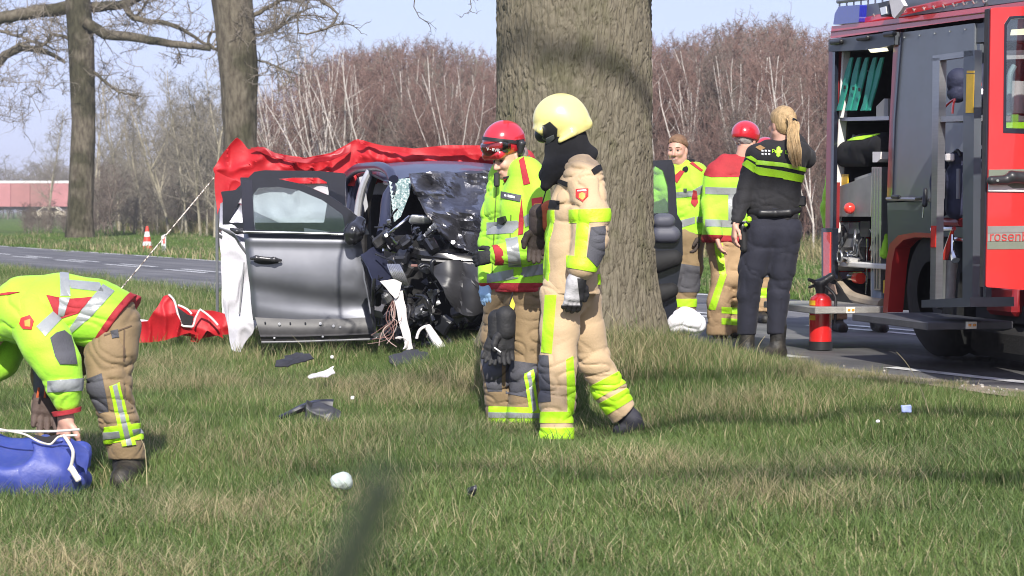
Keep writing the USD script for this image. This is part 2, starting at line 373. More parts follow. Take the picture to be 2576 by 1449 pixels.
asphalt = usdkit.material(stage, '/World/Looks/asphalt', {
    'g': ('geometry', {}), 'mp': ('mapping', {'rotation': (0, 0, -math.atan2(U[1], U[0])), 'scale': (1, 1, 1)}), 'mp2': ('mapping', {'scale': (0.12, 2.2, 1.0)}),
    'n1': ('noise_texture', {'scale': 1.0, 'detail': 4.0}), 'n2': ('noise_texture', {'scale': 160.0, 'detail': 2.0}), 'n3': ('noise_texture', {'scale': 1.2, 'detail': 6.0, 'roughness': 0.7}),
    'r1': ('rgb_ramp', {'ramp': [(0.35, (0.085, 0.084, 0.086)), (0.5, (0.125, 0.123, 0.122)), (0.65, (0.165, 0.16, 0.155))]}),
    'r2': ('rgb_ramp', {'ramp': [(0.25, (0.6,) * 3), (0.75, (1.35,) * 3)]}), 'r3': ('rgb_ramp', {'ramp': [(0.4, (0.75,) * 3), (0.6, (1.1,) * 3)]}),
    'm': ('mix', {'mix_type': 'multiply', 'fac': 1.0}), 'm2': ('mix', {'mix_type': 'multiply', 'fac': 1.0}), 'b': ('bump', {'distance': 0.004}),
    'p': ('principled_bsdf', {'roughness': 0.75, 'specular_ior_level': 0.35})},
    [('g.position', 'mp.vector'), ('mp.vector', 'mp2.vector'), ('mp2.vector', 'n1.vector'), ('g.position', 'n2.vector'), ('g.position', 'n3.vector'),
     ('n1.fac', 'r1.fac'), ('n2.fac', 'r2.fac'), ('n3.fac', 'r3.fac'), ('r1.color', 'm.color1'), ('r2.color', 'm.color2'), ('m.color', 'm2.color1'), ('r3.color', 'm2.color2'),
     ('m2.color', 'p.base_color'), ('n2.fac', 'b.height'), ('b.normal', 'p.normal')], surface='p.BSDF')
def road_strip(ca, cb, t0, t1, z, n=60, wob=0.0, seed=0):
    t = np.linspace(t0, t1, n); N = np.array([NX, NY]); out = np.zeros((n, 3, 3))
    for j, c in enumerate((ca, (ca + cb) / 2, cb)):
        cc = c + (wob * (meshkit.fbm(np.stack([t * 2.2, t * 0 + j * 7.7, t * 0], -1), 3, seed) - 0.5) * 2 if j != 1 else 0)
        out[:, j, 0] = N[0] * cc + U[0] * t; out[:, j, 1] = N[1] * cc + U[1] * t; out[:, j, 2] = z
    m = grid_mesh(out)
    if m.face_normals[:, 2].mean() < 0: m.invert()
    return m
obj('road', road_strip(C0 - 0.02, C1, -60, 420, ROADZ, 900, 0.07, 4), asphalt, kind='structure', label='grey asphalt road crossing behind the wreck', cat='road')
paint = mt('road_paint', (0.62, 0.62, 0.6), 0.7, var=0.25, vs=3, dirt=(0.16, 0.16, 0.16), dirt_amt=0.9, dirts=5)
for c, nm in ((C0 + 0.32, 'near'), (C1 - 0.3, 'far')):
    for k in range(-6, 40):                                            # edge lines, long dashes
        obj('road_marking', road_strip(c, c + 0.12, k * 4.0, k * 4.0 + 3.0, ROADZ + 0.004, 8), paint, kind='structure')
for c in ((C0 + C1) / 2 - 0.16, (C0 + C1) / 2 + 0.16):
    for k in range(-4, 40):
        obj('road_marking', road_strip(c, c + 0.11, k * 4.0 + 1, k * 4.0 + 3.4, ROADZ + 0.004, 8), paint, kind='structure')
# sandy, chipped margin along the near road edge
sand = mt('road_margin', (0.25, 0.21, 0.15), 0.95, var=0.45, vs=7, bump=0.01, bs=50)
obj('road_margin', road_strip(C0 - 0.30, C0 + 0.03, -30, 60, ROADZ + 0.003, 700, 0.10, 9), sand, kind='structure', label='sandy worn margin between grass and asphalt', cat='road margin')
rng = np.random.default_rng(11)
pebs = []
for k in range(150):
    t = rng.uniform(9, 16); c = C0 - 0.08 + rng.normal(0, 0.10); q = np.array([NX * c + U[0] * t, NY * c + U[1] * t, ROADZ + 0.006]); s = rng.uniform(0.004, 0.013)
    m = trimesh.creation.icosphere(0, s); m.vertices = m.vertices * rng.uniform(0.6, 1.3, 3) + q; pebs.append(m)
obj('gravel', pebs, mt('pale_gravel', (0.30, 0.28, 0.25), 0.9, var=0.4, vs=40), kind='stuff', label='pale crumbs of gravel along the near road edge', cat='gravel', smooth=False)

# ---------------------------------------------------------------- grass
def blades(rng, n, rad, h0, h1, w, lean=0.5):
    a = rng.uniform(0, 2 * np.pi, n); r = rad * np.sqrt(rng.uniform(0, 1, n)); base = np.stack([r * np.cos(a), r * np.sin(a), -0.01 * np.ones(n)], 1)
    h = rng.uniform(h0, h1, n); la = rng.uniform(0, 2 * np.pi, n); l = rng.uniform(0.08, lean, n) * h; d = np.stack([np.cos(la), np.sin(la)], 1)
    fa = rng.uniform(0, 2 * np.pi, n); s = np.stack([np.cos(fa), np.sin(fa), 0 * fa], 1) * (w * rng.uniform(0.7, 1.3, n))[:, None] / 2
    mid = base + np.c_[d * (l * 0.35)[:, None], h * 0.6]; tip = base + np.c_[d * l[:, None], h * rng.uniform(0.85, 1.0, n)]
    v = np.stack([base - s, base + s, mid + s * 0.8, mid - s * 0.8, tip], 1).reshape(-1, 3); o = 5 * np.arange(n)[:, None]
    f = np.concatenate([o + np.array([[0, 1, 2]]), o + np.array([[0, 2, 3]]), o + np.array([[3, 2, 4]])], 0)
    return v, f, np.repeat(rng.permutation(n) / n, 5)
def grass_look(name, ramp):
    return usdkit.material(stage, '/World/Looks/' + name, {
        'g': ('geometry', {}), 'a': ('attribute', {'attribute': 'tone'}), 'r': ('rgb_ramp', {'ramp': ramp}), 'n': ('noise_texture', {'scale': 0.8, 'detail': 3.0}),
        'r2': ('rgb_ramp', {'ramp': [(0.3, (0.72, 0.78, 0.7)), (0.7, (1.2, 1.16, 1.1))]}), 'm': ('mix', {'mix_type': 'multiply', 'fac': 1.0}),
        'p': ('principled_bsdf', {'roughness': 0.55, 'specular_ior_level': 0.35}), 't': ('translucent_bsdf', {}), 'x': ('mix_closure', {'fac': 0.3})},
        [('a.fac', 'r.fac'), ('g.position', 'n.vector'), ('n.fac', 'r2.fac'), ('r.color', 'm.color1'), ('r2.color', 'm.color2'),
         ('m.color', 'p.base_color'), ('m.color', 't.color'), ('p.BSDF', 'x.closure1'), ('t.BSDF', 'x.closure2')], surface='x.closure')
G1, G2, G3, S1, S2 = (0.070, 0.118, 0.030), (0.112, 0.172, 0.048), (0.165, 0.225, 0.075), (0.37, 0.33, 0.19), (0.26, 0.215, 0.13)
lk_green = grass_look('grass_green', [(0, G1), (0.35, G2), (0.72, G3), (0.86, G2), (0.88, S1), (1, S1)])
lk_mix = grass_look('grass_mixed', [(0, G1), (0.3, G2), (0.52, G3), (0.55, S2), (0.8, S1), (1, S1)])
lk_straw = grass_look('grass_straw', [(0, G1), (0.2, G2), (0.24, S2), (0.6, S1), (1, (0.45, 0.38, 0.23))])
lk_field = grass_look('grass_field', [(0, (0.075, 0.13, 0.03)), (0.5, (0.11, 0.18, 0.045)), (0.93, (0.15, 0.22, 0.06)), (0.95, S1), (1, S1)])
def instancer(path, protos, pos, yaw, scale, idx, label, cat, kind='stuff'):
    pi = UsdGeom.PointInstancer.Define(stage, path); rel = pi.CreatePrototypesRel()
    for k, build in enumerate(protos): rel.AddTarget(build('%s/prototypes/%s' % (path, 'tuft' if k == 0 else 'tuft_%03d' % k)))
    pi.CreatePositionsAttr(Vt.Vec3fArray.FromNumpy(np.asarray(pos, np.float32)))
    pi.CreateProtoIndicesAttr(Vt.IntArray.FromNumpy(np.asarray(idx, np.int32)))
    pi.CreateScalesAttr(Vt.Vec3fArray.FromNumpy(np.asarray(scale, np.float32)))
    pi.CreateOrientationsAttr(Vt.QuathArray([Gf.Quath(float(math.cos(a / 2)), 0, 0, float(math.sin(a / 2))) for a in yaw]))
    return tag(pi.GetPrim(), label, cat, None, kind)
def tuft(look, seed, *a, **k):
    def build(path):
        UsdGeom.Scope.Define(stage, path.rsplit('/', 1)[0])
        v, f, tone = blades(np.random.default_rng(seed), *a, **k); m = usdkit.mesh(stage, path, (v, f), look, smooth=False); m.CreateDoubleSidedAttr(True)
        UsdGeom.PrimvarsAPI(m).CreatePrimvar('tone', Sdf.ValueTypeNames.FloatArray, 'vertex').Set(Vt.FloatArray.FromNumpy(tone.astype(np.float32))); return path
    return build
protos = [tuft(lk_green, 1, 130, 0.17, 0.05, 0.14, 0.0042, lean=0.35), tuft(lk_green, 2, 105, 0.16, 0.06, 0.20, 0.0042, lean=0.45), tuft(lk_green, 3, 130, 0.18, 0.04, 0.11, 0.0042, lean=0.7),
          tuft(lk_mix, 4, 100, 0.16, 0.07, 0.2, 0.0036, lean=0.55), tuft(lk_mix, 5, 90, 0.15, 0.05, 0.16, 0.0036, lean=0.8),
          tuft(lk_straw, 6, 80, 0.14, 0.10, 0.28, 0.0030, lean=0.6), tuft(lk_straw, 7, 70, 0.15, 0.06, 0.2, 0.0032, lean=1.0)]
CLEAR = [(-2.05, 9.25, 0.55, 0.28), (-1.83, 9.7, 0.16, 0.16)]
def scatter(n, x0, x1, y0, y1, cond, seed):
    r = np.random.default_rng(seed); X, Y = r.uniform(x0, x1, n), r.uniform(y0, y1, n); k = cond(X, Y)
    for cx, cy, ax, ay in CLEAR: k &= ((X - cx) / ax) ** 2 + ((Y - cy) / ay) ** 2 > 1
    X, Y = X[k], Y[k]; return X, Y, r
def inview(X, Y, m=0.7): return np.abs(X) < 0.252 * Y + m
X, Y, r = scatter(19500, -4.6, 4.6, 5.6, 16.5, lambda X, Y: inview(X, Y) & (NX * X + NY * Y < C0 - 0.10) & (np.hypot(X - TREE[0], Y - TREE[1]) > 0.6), 21)
p3 = np.stack([X, Y, 0 * X], -1); wst = meshkit.fbm(p3 * np.array([0.8, 1.3, 1]), 3, 31); n_ = NX * X + NY * Y
mound = np.exp(-(((X - 1.2) / 1.1) ** 2 + ((Y - 13.4) / 0.9) ** 2)) + np.exp(-(((X - 0.2) / 1.4) ** 2 + ((Y - 13.7) / 0.6) ** 2)) * 0.6
tuss = np.exp(-(((X + 0.35) / 0.85) ** 2 + ((Y - 10.9) / 0.55) ** 2)) * 0.55 + np.exp(-(((X - 0.9) / 1.3) ** 2 + ((Y - 11.4) / 0.4) ** 2)) * 0.3
sc = wst + 0.30 * mound + 0.34 * tuss + 0.05 * (meshkit.noise(p3 * 6, 5) - 0.5) + 0.05 * ss(7.6, 6.2, Y)
u = r.uniform(0, 1, len(X))
idx = np.where(sc > 0.72, np.where(u < 0.62, 5, np.where(u < 0.85, 6, 3)), np.where(sc > 0.585, np.where(u < 0.4, 3, np.where(u < 0.7, 4, np.where(u < 0.8, 6, 1))), np.where(u < 0.4, 0, np.where(u < 0.7, 1, np.where(u < 0.93, 2, 4)))))
s = r.uniform(0.75, 1.3, len(X)) * (1 - 0.62 * ss(C0 - 1.2, C0 - 0.15, n_)) * (1 + 0.12 * mound)
instancer('/World/verge_grass', protos, np.stack([X, Y, gz(X, Y)], -1), r.uniform(0, 6.28, len(X)), np.stack([s, s, s * r.uniform(0.5, 0.78, len(X)) * (1 + 0.5 * np.clip(mound + tuss, 0, 1)) * (1 - 0.68 * np.exp(-(((X - 0.5) / 0.7) ** 2 + ((Y - 11.0) / 0.7) ** 2)))], -1), idx, 'green and straw coloured rough grass of the near verge', 'grass')
X, Y, r = scatter(9000, -13, -1.2, 15.5, 42, lambda X, Y: inview(X, Y, 0.3) & (NX * X + NY * Y < C0 - 0.08), 22)
s = r.uniform(0.9, 1.5, len(X))
instancer('/World/roadside_grass', protos[:5], np.stack([X, Y, gz(X, Y)], -1), r.uniform(0, 6.28, len(X)), np.stack([s] * 3, -1), r.choice(5, len(X), p=[.3, .25, .2, .15, .1]), 'short green grass beside the road left of the wreck', 'grass')
protos2 = [tuft(lk_field, 12, 80, 0.3, 0.03, 0.07, 0.016), tuft(lk_mix, 13, 70, 0.3, 0.08, 0.22, 0.014, lean=0.8), tuft(lk_straw, 14, 70, 0.3, 0.15, 0.45, 0.014, lean=0.7)]
X, Y, r = scatter(52000, -24, 10, 18, 125, lambda X, Y: inview(X, Y, 0.5) & (NX * X + NY * Y > C1 + 0.12) & (NX * X + NY * Y < 40), 23)
n_ = NX * X + NY * Y; d_edge = 0.927 * (X - 8.5) + 0.374 * (Y - 50)       # distance to the wood
k = (d_edge < 2) & (r.uniform(0, 1, len(X)) < np.clip(30 / Y, 0.15, 1)); X, Y, n_, d_edge = X[k], Y[k], n_[k], d_edge[k]
u = r.uniform(0, 1, len(X)); near_e = n_ < C1 + 1.4
idx = np.where(d_edge > -2.2, np.where(u < 0.75, 2, 1), np.where(near_e & (u < 0.25), 1, np.where(u < 0.985, 0, 1)))
s = r.uniform(0.8, 1.5, len(X)) * (0.85 + Y / 140)
instancer('/World/field_grass', protos2, np.stack([X, Y, gz(X, Y)], -1), r.uniform(0, 6.28, len(X)), np.stack([s] * 3, -1), idx, 'green field grass beyond the road with dry straw at the wood edge', 'grass')

# single tall dry stems that stand out of the verge
def stem(x, y, Y, top, label, r0=0.0035):
    b = P(x, y, Y); b[2] = gz(b[0], b[1]) - 0.01; e = [P(px, py, Y) for px, py in top]
    obj('dry_stem', tube(curve([b] + e, 14), np.linspace(r0, 0.001, 14), 5), mt('dry_straw', (0.42, 0.36, 0.2), 0.8), label=label, cat='grass stem')
stem(2345, 1075, 10.6, [(2325, 1000), (2285, 920), (2255, 885)], 'tall bent dry grass stem in front of the fire engine step')
stem(2560, 1060, 10.8, [(2535, 1045), (2523, 1020)], 'short dry stem at the right edge of the verge')
stem(370, 1180, 9.3, [(365, 1130), (352, 1100)], 'thin dry stem between blue bag and black boot')
stem(1900, 905, 13.2, [(1905, 880), (1925, 845)], 'dry stem leaning right at the boots of the policewoman')

# ---------------------------------------------------------------- bare winter trees
def seg_mesh(segs, sides):
    """segments (p0, p1, r0, r1) as prisms"""
    a = np.array([s[0] for s in segs]); b = np.array([s[1] for s in segs]); ra = np.array([s[2] for s in segs]); rb = np.array([s[3] for s in segs])
    t = b - a; t /= np.linalg.norm(t, axis=1, keepdims=True) + 1e-9; w = np.where(np.abs(t[:, 2:]) < 0.9, [[0, 0, 1.0]], [[1.0, 0, 0]])
    u = np.cross(t, w); u /= np.linalg.norm(u, axis=1, keepdims=True) + 1e-9; q = np.cross(t, u); an = np.arange(sides) * 2 * np.pi / sides
    ring = np.cos(an)[None, :, None] * u[:, None] + np.sin(an)[None, :, None] * q[:, None]
    v = np.concatenate([a[:, None] + ring * ra[:, None, None], b[:, None] + ring * rb[:, None, None]], 1); n = len(segs); o = (np.arange(n) * 2 * sides)[:, None]
    f = []
    for j in range(sides):
        k = (j + 1) % sides; f += [o + np.array([[j, k, sides + k]]), o + np.array([[j, sides + k, sides + j]])]
    return trimesh.Trimesh(v.reshape(-1, 3), np.vstack(f), process=False)
def unit(v): return v / (np.linalg.norm(v) + 1e-9)
def shoot(rg, p, d, L, r, n, curl, up, out):
    """a wandering shoot; returns its points"""
    pts = [np.array(p)]; d = unit(np.array(d)); st = L / n
    for i in range(n):
        d = unit(d + curl * rg.normal(0, 1, 3) + np.array([0, 0, up]))
        q = pts[-1] + d * st; out.append((pts[-1], q, r * (1 - 0.75 * i / n), r * (1 - 0.75 * (i + 1) / n))); pts.append(q)
    return pts, d
def twigs(rg, pts, L, r, per, out, levels=2, curl=0.25, up=0.04, spread=1.0, minr=0.004):
    for i in range(1, len(pts)):
        for _ in range(rg.poisson(per)):
            ax = unit(pts[i] - pts[i - 1]); d = unit(ax * 0.55 + spread * rg.normal(0, 0.6, 3) + np.array([0, 0, 0.12])); f = rg.uniform(0.5, 1.15); q = pts[i - 1] + (pts[i] - pts[i - 1]) * rg.uniform(0, 1)
            pp, _d = shoot(rg, q, d, L * f, r, 3, curl, up, out)
            if levels > 1: twigs(rg, pp, L * 0.5, max(r * 0.6, minr), per * 0.75, out, levels - 1, curl, up, spread, minr)
def birch(seed, H=7.0, n_br=20, r=0.07, fork=0.3, droop=0.0, tw=0.007, per=1.5):
    rg = np.random.default_rng(seed); tr, br = [], []
    tp, d = shoot(rg, (0, 0, -0.05), (rg.normal(0, 0.09), rg.normal(0, 0.09), 1), H * 0.97, r, 14, 0.07, 0.03, tr)
    tops = [tp]
    for k in range(2):
        if rg.uniform() < fork:
            i = rg.integers(3, 8); a, _ = shoot(rg, tp[i], (rg.normal(0, 0.3), rg.normal(0, 0.3), 1), H * (1 - i / 14) * 0.95, r * 0.6, 8, 0.05, 0.05, tr); tops.append(a)
    for t in tops:
        for i in range(3, len(t)):
            for _ in range(max(1, int(n_br / 12))):
                h = t[i][2] / H; az = rg.uniform(0, 6.28); el = rg.uniform(0.5, 1.0); L = H * (0.30 * (1 - h) + 0.09) * rg.uniform(0.6, 1.2)
                pp, _ = shoot(rg, t[i - 1] + (t[i] - t[i - 1]) * rg.uniform(0, 1), (math.cos(az) * math.cos(el), math.sin(az) * math.cos(el), math.sin(el)), L, 0.022 * (1.15 - h), 5, 0.13, 0.06 - droop, br if rg.uniform() < 0.45 else tr)
                twigs(rg, pp, L * 0.42, tw * 1.3, per, br, 2, 0.22, 0.05 - droop, 1.0, tw)
    return seg_mesh(tr, 5), seg_mesh(br, 3)

def bark(name, lo, hi, spot, scale=(1, 1, 0.15)):
    return usdkit.material(stage, '/World/Looks/' + name, {
        'tc': ('texture_coordinate', {}), 'mp': ('mapping', {'scale': scale}), 'n': ('noise_texture', {'scale': 22.0, 'detail': 5.0, 'roughness': 0.65}),
        'n2': ('noise_texture', {'scale': 1.4, 'detail': 4.0}), 'r': ('rgb_ramp', {'ramp': [(0.3, lo), (0.62, hi)]}), 'r2': ('rgb_ramp', {'ramp': [(0.52, (0, 0, 0)), (0.7, (0.6,) * 3)]}),
        'm': ('mix', {'color2': spot}), 'b': ('bump', {'distance': 0.02}), 'p': ('principled_bsdf', {'roughness': 0.9, 'specular_ior_level': 0.15})},
        [('tc.object', 'mp.vector'), ('mp.vector', 'n.vector'), ('tc.object', 'n2.vector'), ('n.fac', 'r.fac'), ('n2.fac', 'r2.fac'), ('r.color', 'm.color1'), ('r2.color', 'm.fac'),
         ('m.color', 'p.base_color'), ('n.fac', 'b.height'), ('b.normal', 'p.normal')], surface='p.BSDF')
birch_bark = mt('birch_bark', (0.48, 0.44, 0.40), 0.8, var=0.45, vs=3.0, stretch=(1, 1, 2))
wood_grey = mt('pale_wood', (0.31, 0.28, 0.21), 0.9, var=0.3, vs=2.0)
twig_red = mt('twig_red', (0.180, 0.113, 0.095), 0.9, var=0.22, vs=0.35)
twig_brown = mt('twig_brown', (0.145, 0.115, 0.097), 0.9, var=0.22, vs=0.35)
twig_grey = mt('twig_grey', (0.20, 0.18, 0.145), 0.9, var=0.22, vs=0.35)
rg = np.random.default_rng(77)
UsdGeom.Scope.Define(stage, '/World/Looks')
TP = {}
def proto(key, seed, tl, bl, **k):
    path = '/World/_class_%s' % key; c = stage.CreateClassPrim(path); UsdGeom.Xform.Define(stage, path).GetPrim().SetSpecifier(Sdf.SpecifierClass)
    t, b = birch(seed, **k)
    for nm, m, lk in (('trunk', t, tl), ('crown', b, bl)):
        usdkit.mesh(stage, path + '/' + nm, m, lk, smooth=False)
    TP[key] = path
for i in range(4): proto('birch_%d' % i, 100 + i, birch_bark, twig_red, H=7.0, fork=0.6, r=0.055, n_br=18, tw=0.006, per=1.15)
for i in range(3): proto('ash_%d' % i, 200 + i, wood_grey, twig_grey, H=9.5, fork=0.95, r=0.085, n_br=36, tw=0.008, per=1.45)
E0 = np.array([9.5, 46.0]); ED = unit(np.array([-0.374, 0.927])); EP = np.array([0.927, 0.374])
# individual trees one can tell apart along the edge of the wood
spots = []
while len(spots) < 80:
    t = rg.uniform(2, 62) ; d = rg.uniform(0.2, 5.5); q = E0 + ED * t + EP * d; Y = q[1]; sx = CX + q[0] / Y * F
    if sx < 470 or sx > 2090 or 1225 < sx < 1650 or any(abs(sx - a_[0]) < 7 for a_ in spots): continue
    spots.append((sx, q, Y))
spots.sort(key=lambda v: v[0]); seen = {}
ORD = ['first', 'second', 'third', 'fourth', 'fifth', 'sixth', 'seventh', 'eighth', 'ninth', 'tenth', 'eleventh', 'twelfth', 'thirteenth', 'fourteenth', 'fifteenth', 'sixteenth', 'seventeenth', 'eighteenth', 'nineteenth', 'twentieth'] + ['next'] * 40
for sx, q, Y in spots:
    H = 1.23 + (532 - rg.normal(150, 42)) / F * Y
    wh = np.select([sx < 560, sx < 660, sx < 780, sx < 900, sx < 1000, sx < 1110, sx < 1240, sx < 1760, sx < 1850, sx < 1960], ['beside the leftmost peak of the red screen', 'right behind the second grey trunk', 'above the car door', 'left of the highest fold of the red screen', 'above the rear edge of the car roof', 'above the bonnet of the wreck', 'just left of the big trunk', 'just right of the big trunk', 'between bare headed man and red helmet', 'between red helmet and blonde policewoman'], 'between policewoman and fire engine').item()
    k = seen.get(wh, 0); seen[wh] = k + 1
    copy_of(TP['birch_%d' % rg.integers(4)], 'birch_tree', '%s pale birch from the left %s' % (ORD[k], wh), 'tree', (q[0], q[1], gz(q[0], q[1])), rg.uniform(0, 360), (H / 7.0 * rg.uniform(0.75, 1.0),) * 2 + (H / 7.0,), 'pale birches at the front of the wood')
for n_ash, (sx, Y, top, k) in enumerate(sorted(((300, 120, 190, 0), (360, 112, 300, 1), (245, 128, 170, 1), (425, 104, 175, 2), (395, 110, 230, 0), (470, 100, 150, 1), (505, 95, 190, 2), (540, 92, 130, 0), (345, 122, 200, 2), (120, 150, 260, 1), (455, 103, 240, 2), (520, 96, 260, 1)))):
    X = (sx - CX) / F * Y; H = 1.23 + (532 - top) / F * Y
    copy_of(TP['ash_%d' % k], 'bare_tree', 'faint bare tree left of the leftmost trunk' if n_ash == 0 else '%s grey bare tree right of the leftmost trunk' % ORD[n_ash - 1], 'tree', (X, Y, gz(X, Y)), rg.uniform(0, 360), (H / 9.5,) * 3, 'grey bare trees left of the screen')
# the wood behind them, a mass of twigs
def bush(path, seed, look, **k):
    def build(pth):
        UsdGeom.Scope.Define(stage, pth.rsplit('/', 1)[0]); t, b = birch(seed, **k)
        usdkit.mesh(stage, pth, trimesh.util.concatenate([t, b]), look, smooth=False); return pth
    return build
wp = [bush(None, 300 + i, [twig_red, twig_brown, twig_red, twig_brown, twig_grey, twig_grey][i], H=7.0, fork=0.9, r=0.05, n_br=26, tw=0.0078, per=1.4) for i in range(6)]
n = 1300; t = rg.uniform(-8, 66, n); d = 0.8 + 17 * rg.uniform(0, 1, n) ** 1.3; q = E0 + ED * t[:, None] + EP * d[:, None]; Y = q[:, 1]
sx = CX + q[:, 0] / Y * F
prof = np.interp(sx, [440, 560, 700, 850, 900, 1000, 1060, 1230, 1400, 1640, 1700, 1760, 1900, 1960, 2060, 2300], [185, 140, 160, 135, 112, 100, 85, 130, 130, 105, 90, 105, 45, 35, 85, 100])
top = prof + np.abs(rg.normal(0, 62, n)) + 0; low = d < 3
H = np.maximum(1.23 + (532 - top) / F * Y, 2.5) * np.where(low, rg.uniform(0.35, 0.9, n), 1.0)
idx = np.where(sx < 640, rg.choice([4, 5, 1], n), rg.choice([0, 1, 2, 3, 4], n, p=[.32, .22, .28, .13, .05])); k = sx > 430
H = np.where(sx < 560, H * rg.uniform(0.75, 1.0, n), H)
instancer('/World/woodland', wp, np.c_[q, gz(q[:, 0], q[:, 1])][k], rg.uniform(0, 6.28, n)[k], (np.stack([H / 7 * rg.uniform(0.65, 1.0, n), H / 7 * rg.uniform(0.65, 1.0, n), H / 7], -1))[k], idx[k], 'dense reddish brown bare winter wood across the field', 'wood')
n = 80; sxx = rg.uniform(215, 600, n); Yx = np.interp(sxx, [215, 600], [150, 95]) + rg.uniform(0, 40, n); Xx = (sxx - CX) / F * Yx; tp = np.interp(sxx, [215, 300, 420, 600], [400, 330, 265, 190]) + np.abs(rg.normal(0, 70, n)); Hx = 1.23 + (532 - tp) / F * Yx
instancer('/World/thicket', wp[3:6], np.c_[Xx, Yx, gz(Xx, Yx)], rg.uniform(0, 6.28, n), np.stack([Hx / 7 * 0.9, Hx / 7 * 0.9, Hx / 7], -1), rg.choice([1, 2], n), 'grey thicket of thin bare trees left of the red screen', 'wood')
n = 260; sxx = rg.uniform(60, 560, n); Yx = rg.uniform(105, 160, n); Xx = (sxx - CX) / F * Yx; Hx = rg.uniform(1.5, 4.0, n) * np.where(sxx < 250, 0.45, 1)
instancer('/World/hedge', wp[3:5], np.c_[Xx, Yx, gz(Xx, Yx)], rg.uniform(0, 6.28, n), np.stack([Hx / 7 * 2.0, Hx / 7 * 2.0, Hx / 7], -1), rg.integers(0, 2, n), 'low brown hedge behind the field on the left', 'hedge')
n = 420; sxx = rg.uniform(-200, 600, n); Yx = rg.uniform(330, 430, n); Xx = (sxx - CX) / F * Yx; Hx = rg.uniform(6, 10.5, n) * np.where((sxx > 20) & (sxx < 75), 0.75, 1)
instancer('/World/far_wood', wp[3:6], np.c_[Xx, Yx, 0 * Xx], rg.uniform(0, 6.28, n), np.stack([Hx / 7 * 1.8, Hx / 7 * 1.8, Hx / 7], -1), rg.integers(0, 3, n), 'far grey line of trees on the left horizon', 'wood')
# leaf litter under the wood
lit = np.array([E0 + ED * a + EP * b for a in np.linspace(-10, 90, 60) for b in np.linspace(-1.2, 40, 8)]); lz = gz(lit[:, 0], lit[:, 1]) + 0.03 + 0.05 * (np.tile(np.arange(8), 60) > 0)
m = grid_mesh(np.c_[lit, lz].reshape(60, 8, 3))
if m.face_normals[:, 2].mean() < 0: m.invert()
obj('forest_floor', m, mt('leaf_litter', (0.2, 0.14, 0.09), 0.95, var=0.4, vs=3), kind='structure', label='brown leaf litter under the bare wood', cat='ground')

# ---------------------------------------------------------------- the big trunk in the middle
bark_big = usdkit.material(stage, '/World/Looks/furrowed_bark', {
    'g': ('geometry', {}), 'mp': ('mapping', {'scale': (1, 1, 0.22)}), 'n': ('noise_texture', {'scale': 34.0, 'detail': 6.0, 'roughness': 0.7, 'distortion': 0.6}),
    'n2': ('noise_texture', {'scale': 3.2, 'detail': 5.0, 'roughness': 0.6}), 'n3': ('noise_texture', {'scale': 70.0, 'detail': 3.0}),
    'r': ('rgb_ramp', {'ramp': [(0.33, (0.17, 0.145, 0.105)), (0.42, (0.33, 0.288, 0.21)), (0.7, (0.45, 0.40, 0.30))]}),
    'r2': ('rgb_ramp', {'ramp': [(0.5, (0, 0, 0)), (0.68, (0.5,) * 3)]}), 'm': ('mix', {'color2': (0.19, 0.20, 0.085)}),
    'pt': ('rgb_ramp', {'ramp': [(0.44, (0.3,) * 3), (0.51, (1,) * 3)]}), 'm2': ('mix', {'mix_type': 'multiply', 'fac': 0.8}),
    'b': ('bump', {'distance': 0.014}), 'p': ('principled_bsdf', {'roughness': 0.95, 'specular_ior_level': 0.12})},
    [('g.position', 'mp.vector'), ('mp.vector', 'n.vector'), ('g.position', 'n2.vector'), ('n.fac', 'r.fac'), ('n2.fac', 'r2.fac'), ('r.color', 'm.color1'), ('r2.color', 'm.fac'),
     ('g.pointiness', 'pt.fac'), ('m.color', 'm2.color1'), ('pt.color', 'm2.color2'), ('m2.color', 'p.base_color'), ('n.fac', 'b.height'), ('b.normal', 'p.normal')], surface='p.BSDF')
def trunk_mesh(cx, cy, z0, z1, R, nz, nt, amp, hf, vf, lob, seed, bend=lambda z: (0, 0)):
    th = np.linspace(0, 2 * np.pi, nt, endpoint=False); z = np.r_[np.linspace(z0, 3.2, int(nz * 0.85)), np.linspace(3.2, z1, nz - int(nz * 0.85) + 1)[1:]] if z1 > 4 else np.linspace(z0, z1, nz)
    T, Z = np.meshgrid(th, z, indexing='ij'); r = np.vectorize(R)(z)[None, :] * np.ones_like(T)
    base = np.clip(1 - (Z - z0) / 1.1, 0, 1); r = r * (1 + base ** 1.6 * lob * (0.5 + 0.5 * np.sin(5 * T + 1.0)) + 0.02 * np.sin(3 * T + Z * 0.8))
    p = np.stack([np.cos(T) * hf, np.sin(T) * hf, Z * vf], -1); wob = meshkit.fbm(p * np.array([0.35, 0.35, 1.2]), 2, seed + 3)[..., None] - 0.5
    pw = p + wob * 2.2; w = meshkit.noise(pw, seed); w2 = meshkit.noise(pw * np.array([2.1, 2.1, 2.6]) + 5, seed + 1)
    fur = np.clip(1 - np.abs(2 * w - 1) * 1.9, 0, 1) ** 1.5; fur2 = np.clip(1 - np.abs(2 * w2 - 1) * 2.0, 0, 1) ** 1.4
    r = r - amp * fur - amp * 0.6 * fur2 + amp * 0.5 * (meshkit.noise(p * 3.3, seed + 9) - 0.5) + 0.02 * (meshkit.fbm(p * np.array([.2, .2, .4]), 2, seed + 4) - 0.5)
    bx = np.array([bend(v) for v in z])
    pts = np.stack([cx + bx[None, :, 0] + r * np.cos(T), cy + bx[None, :, 1] + r * np.sin(T), Z], -1); pts = np.concatenate([pts, pts[:1]], 0)
    m = grid_mesh(pts); return m
big = thing('roadside_tree', 'huge furrowed grey tree trunk behind the two firefighters', 'tree', (TREE[0], TREE[1], 0.2))
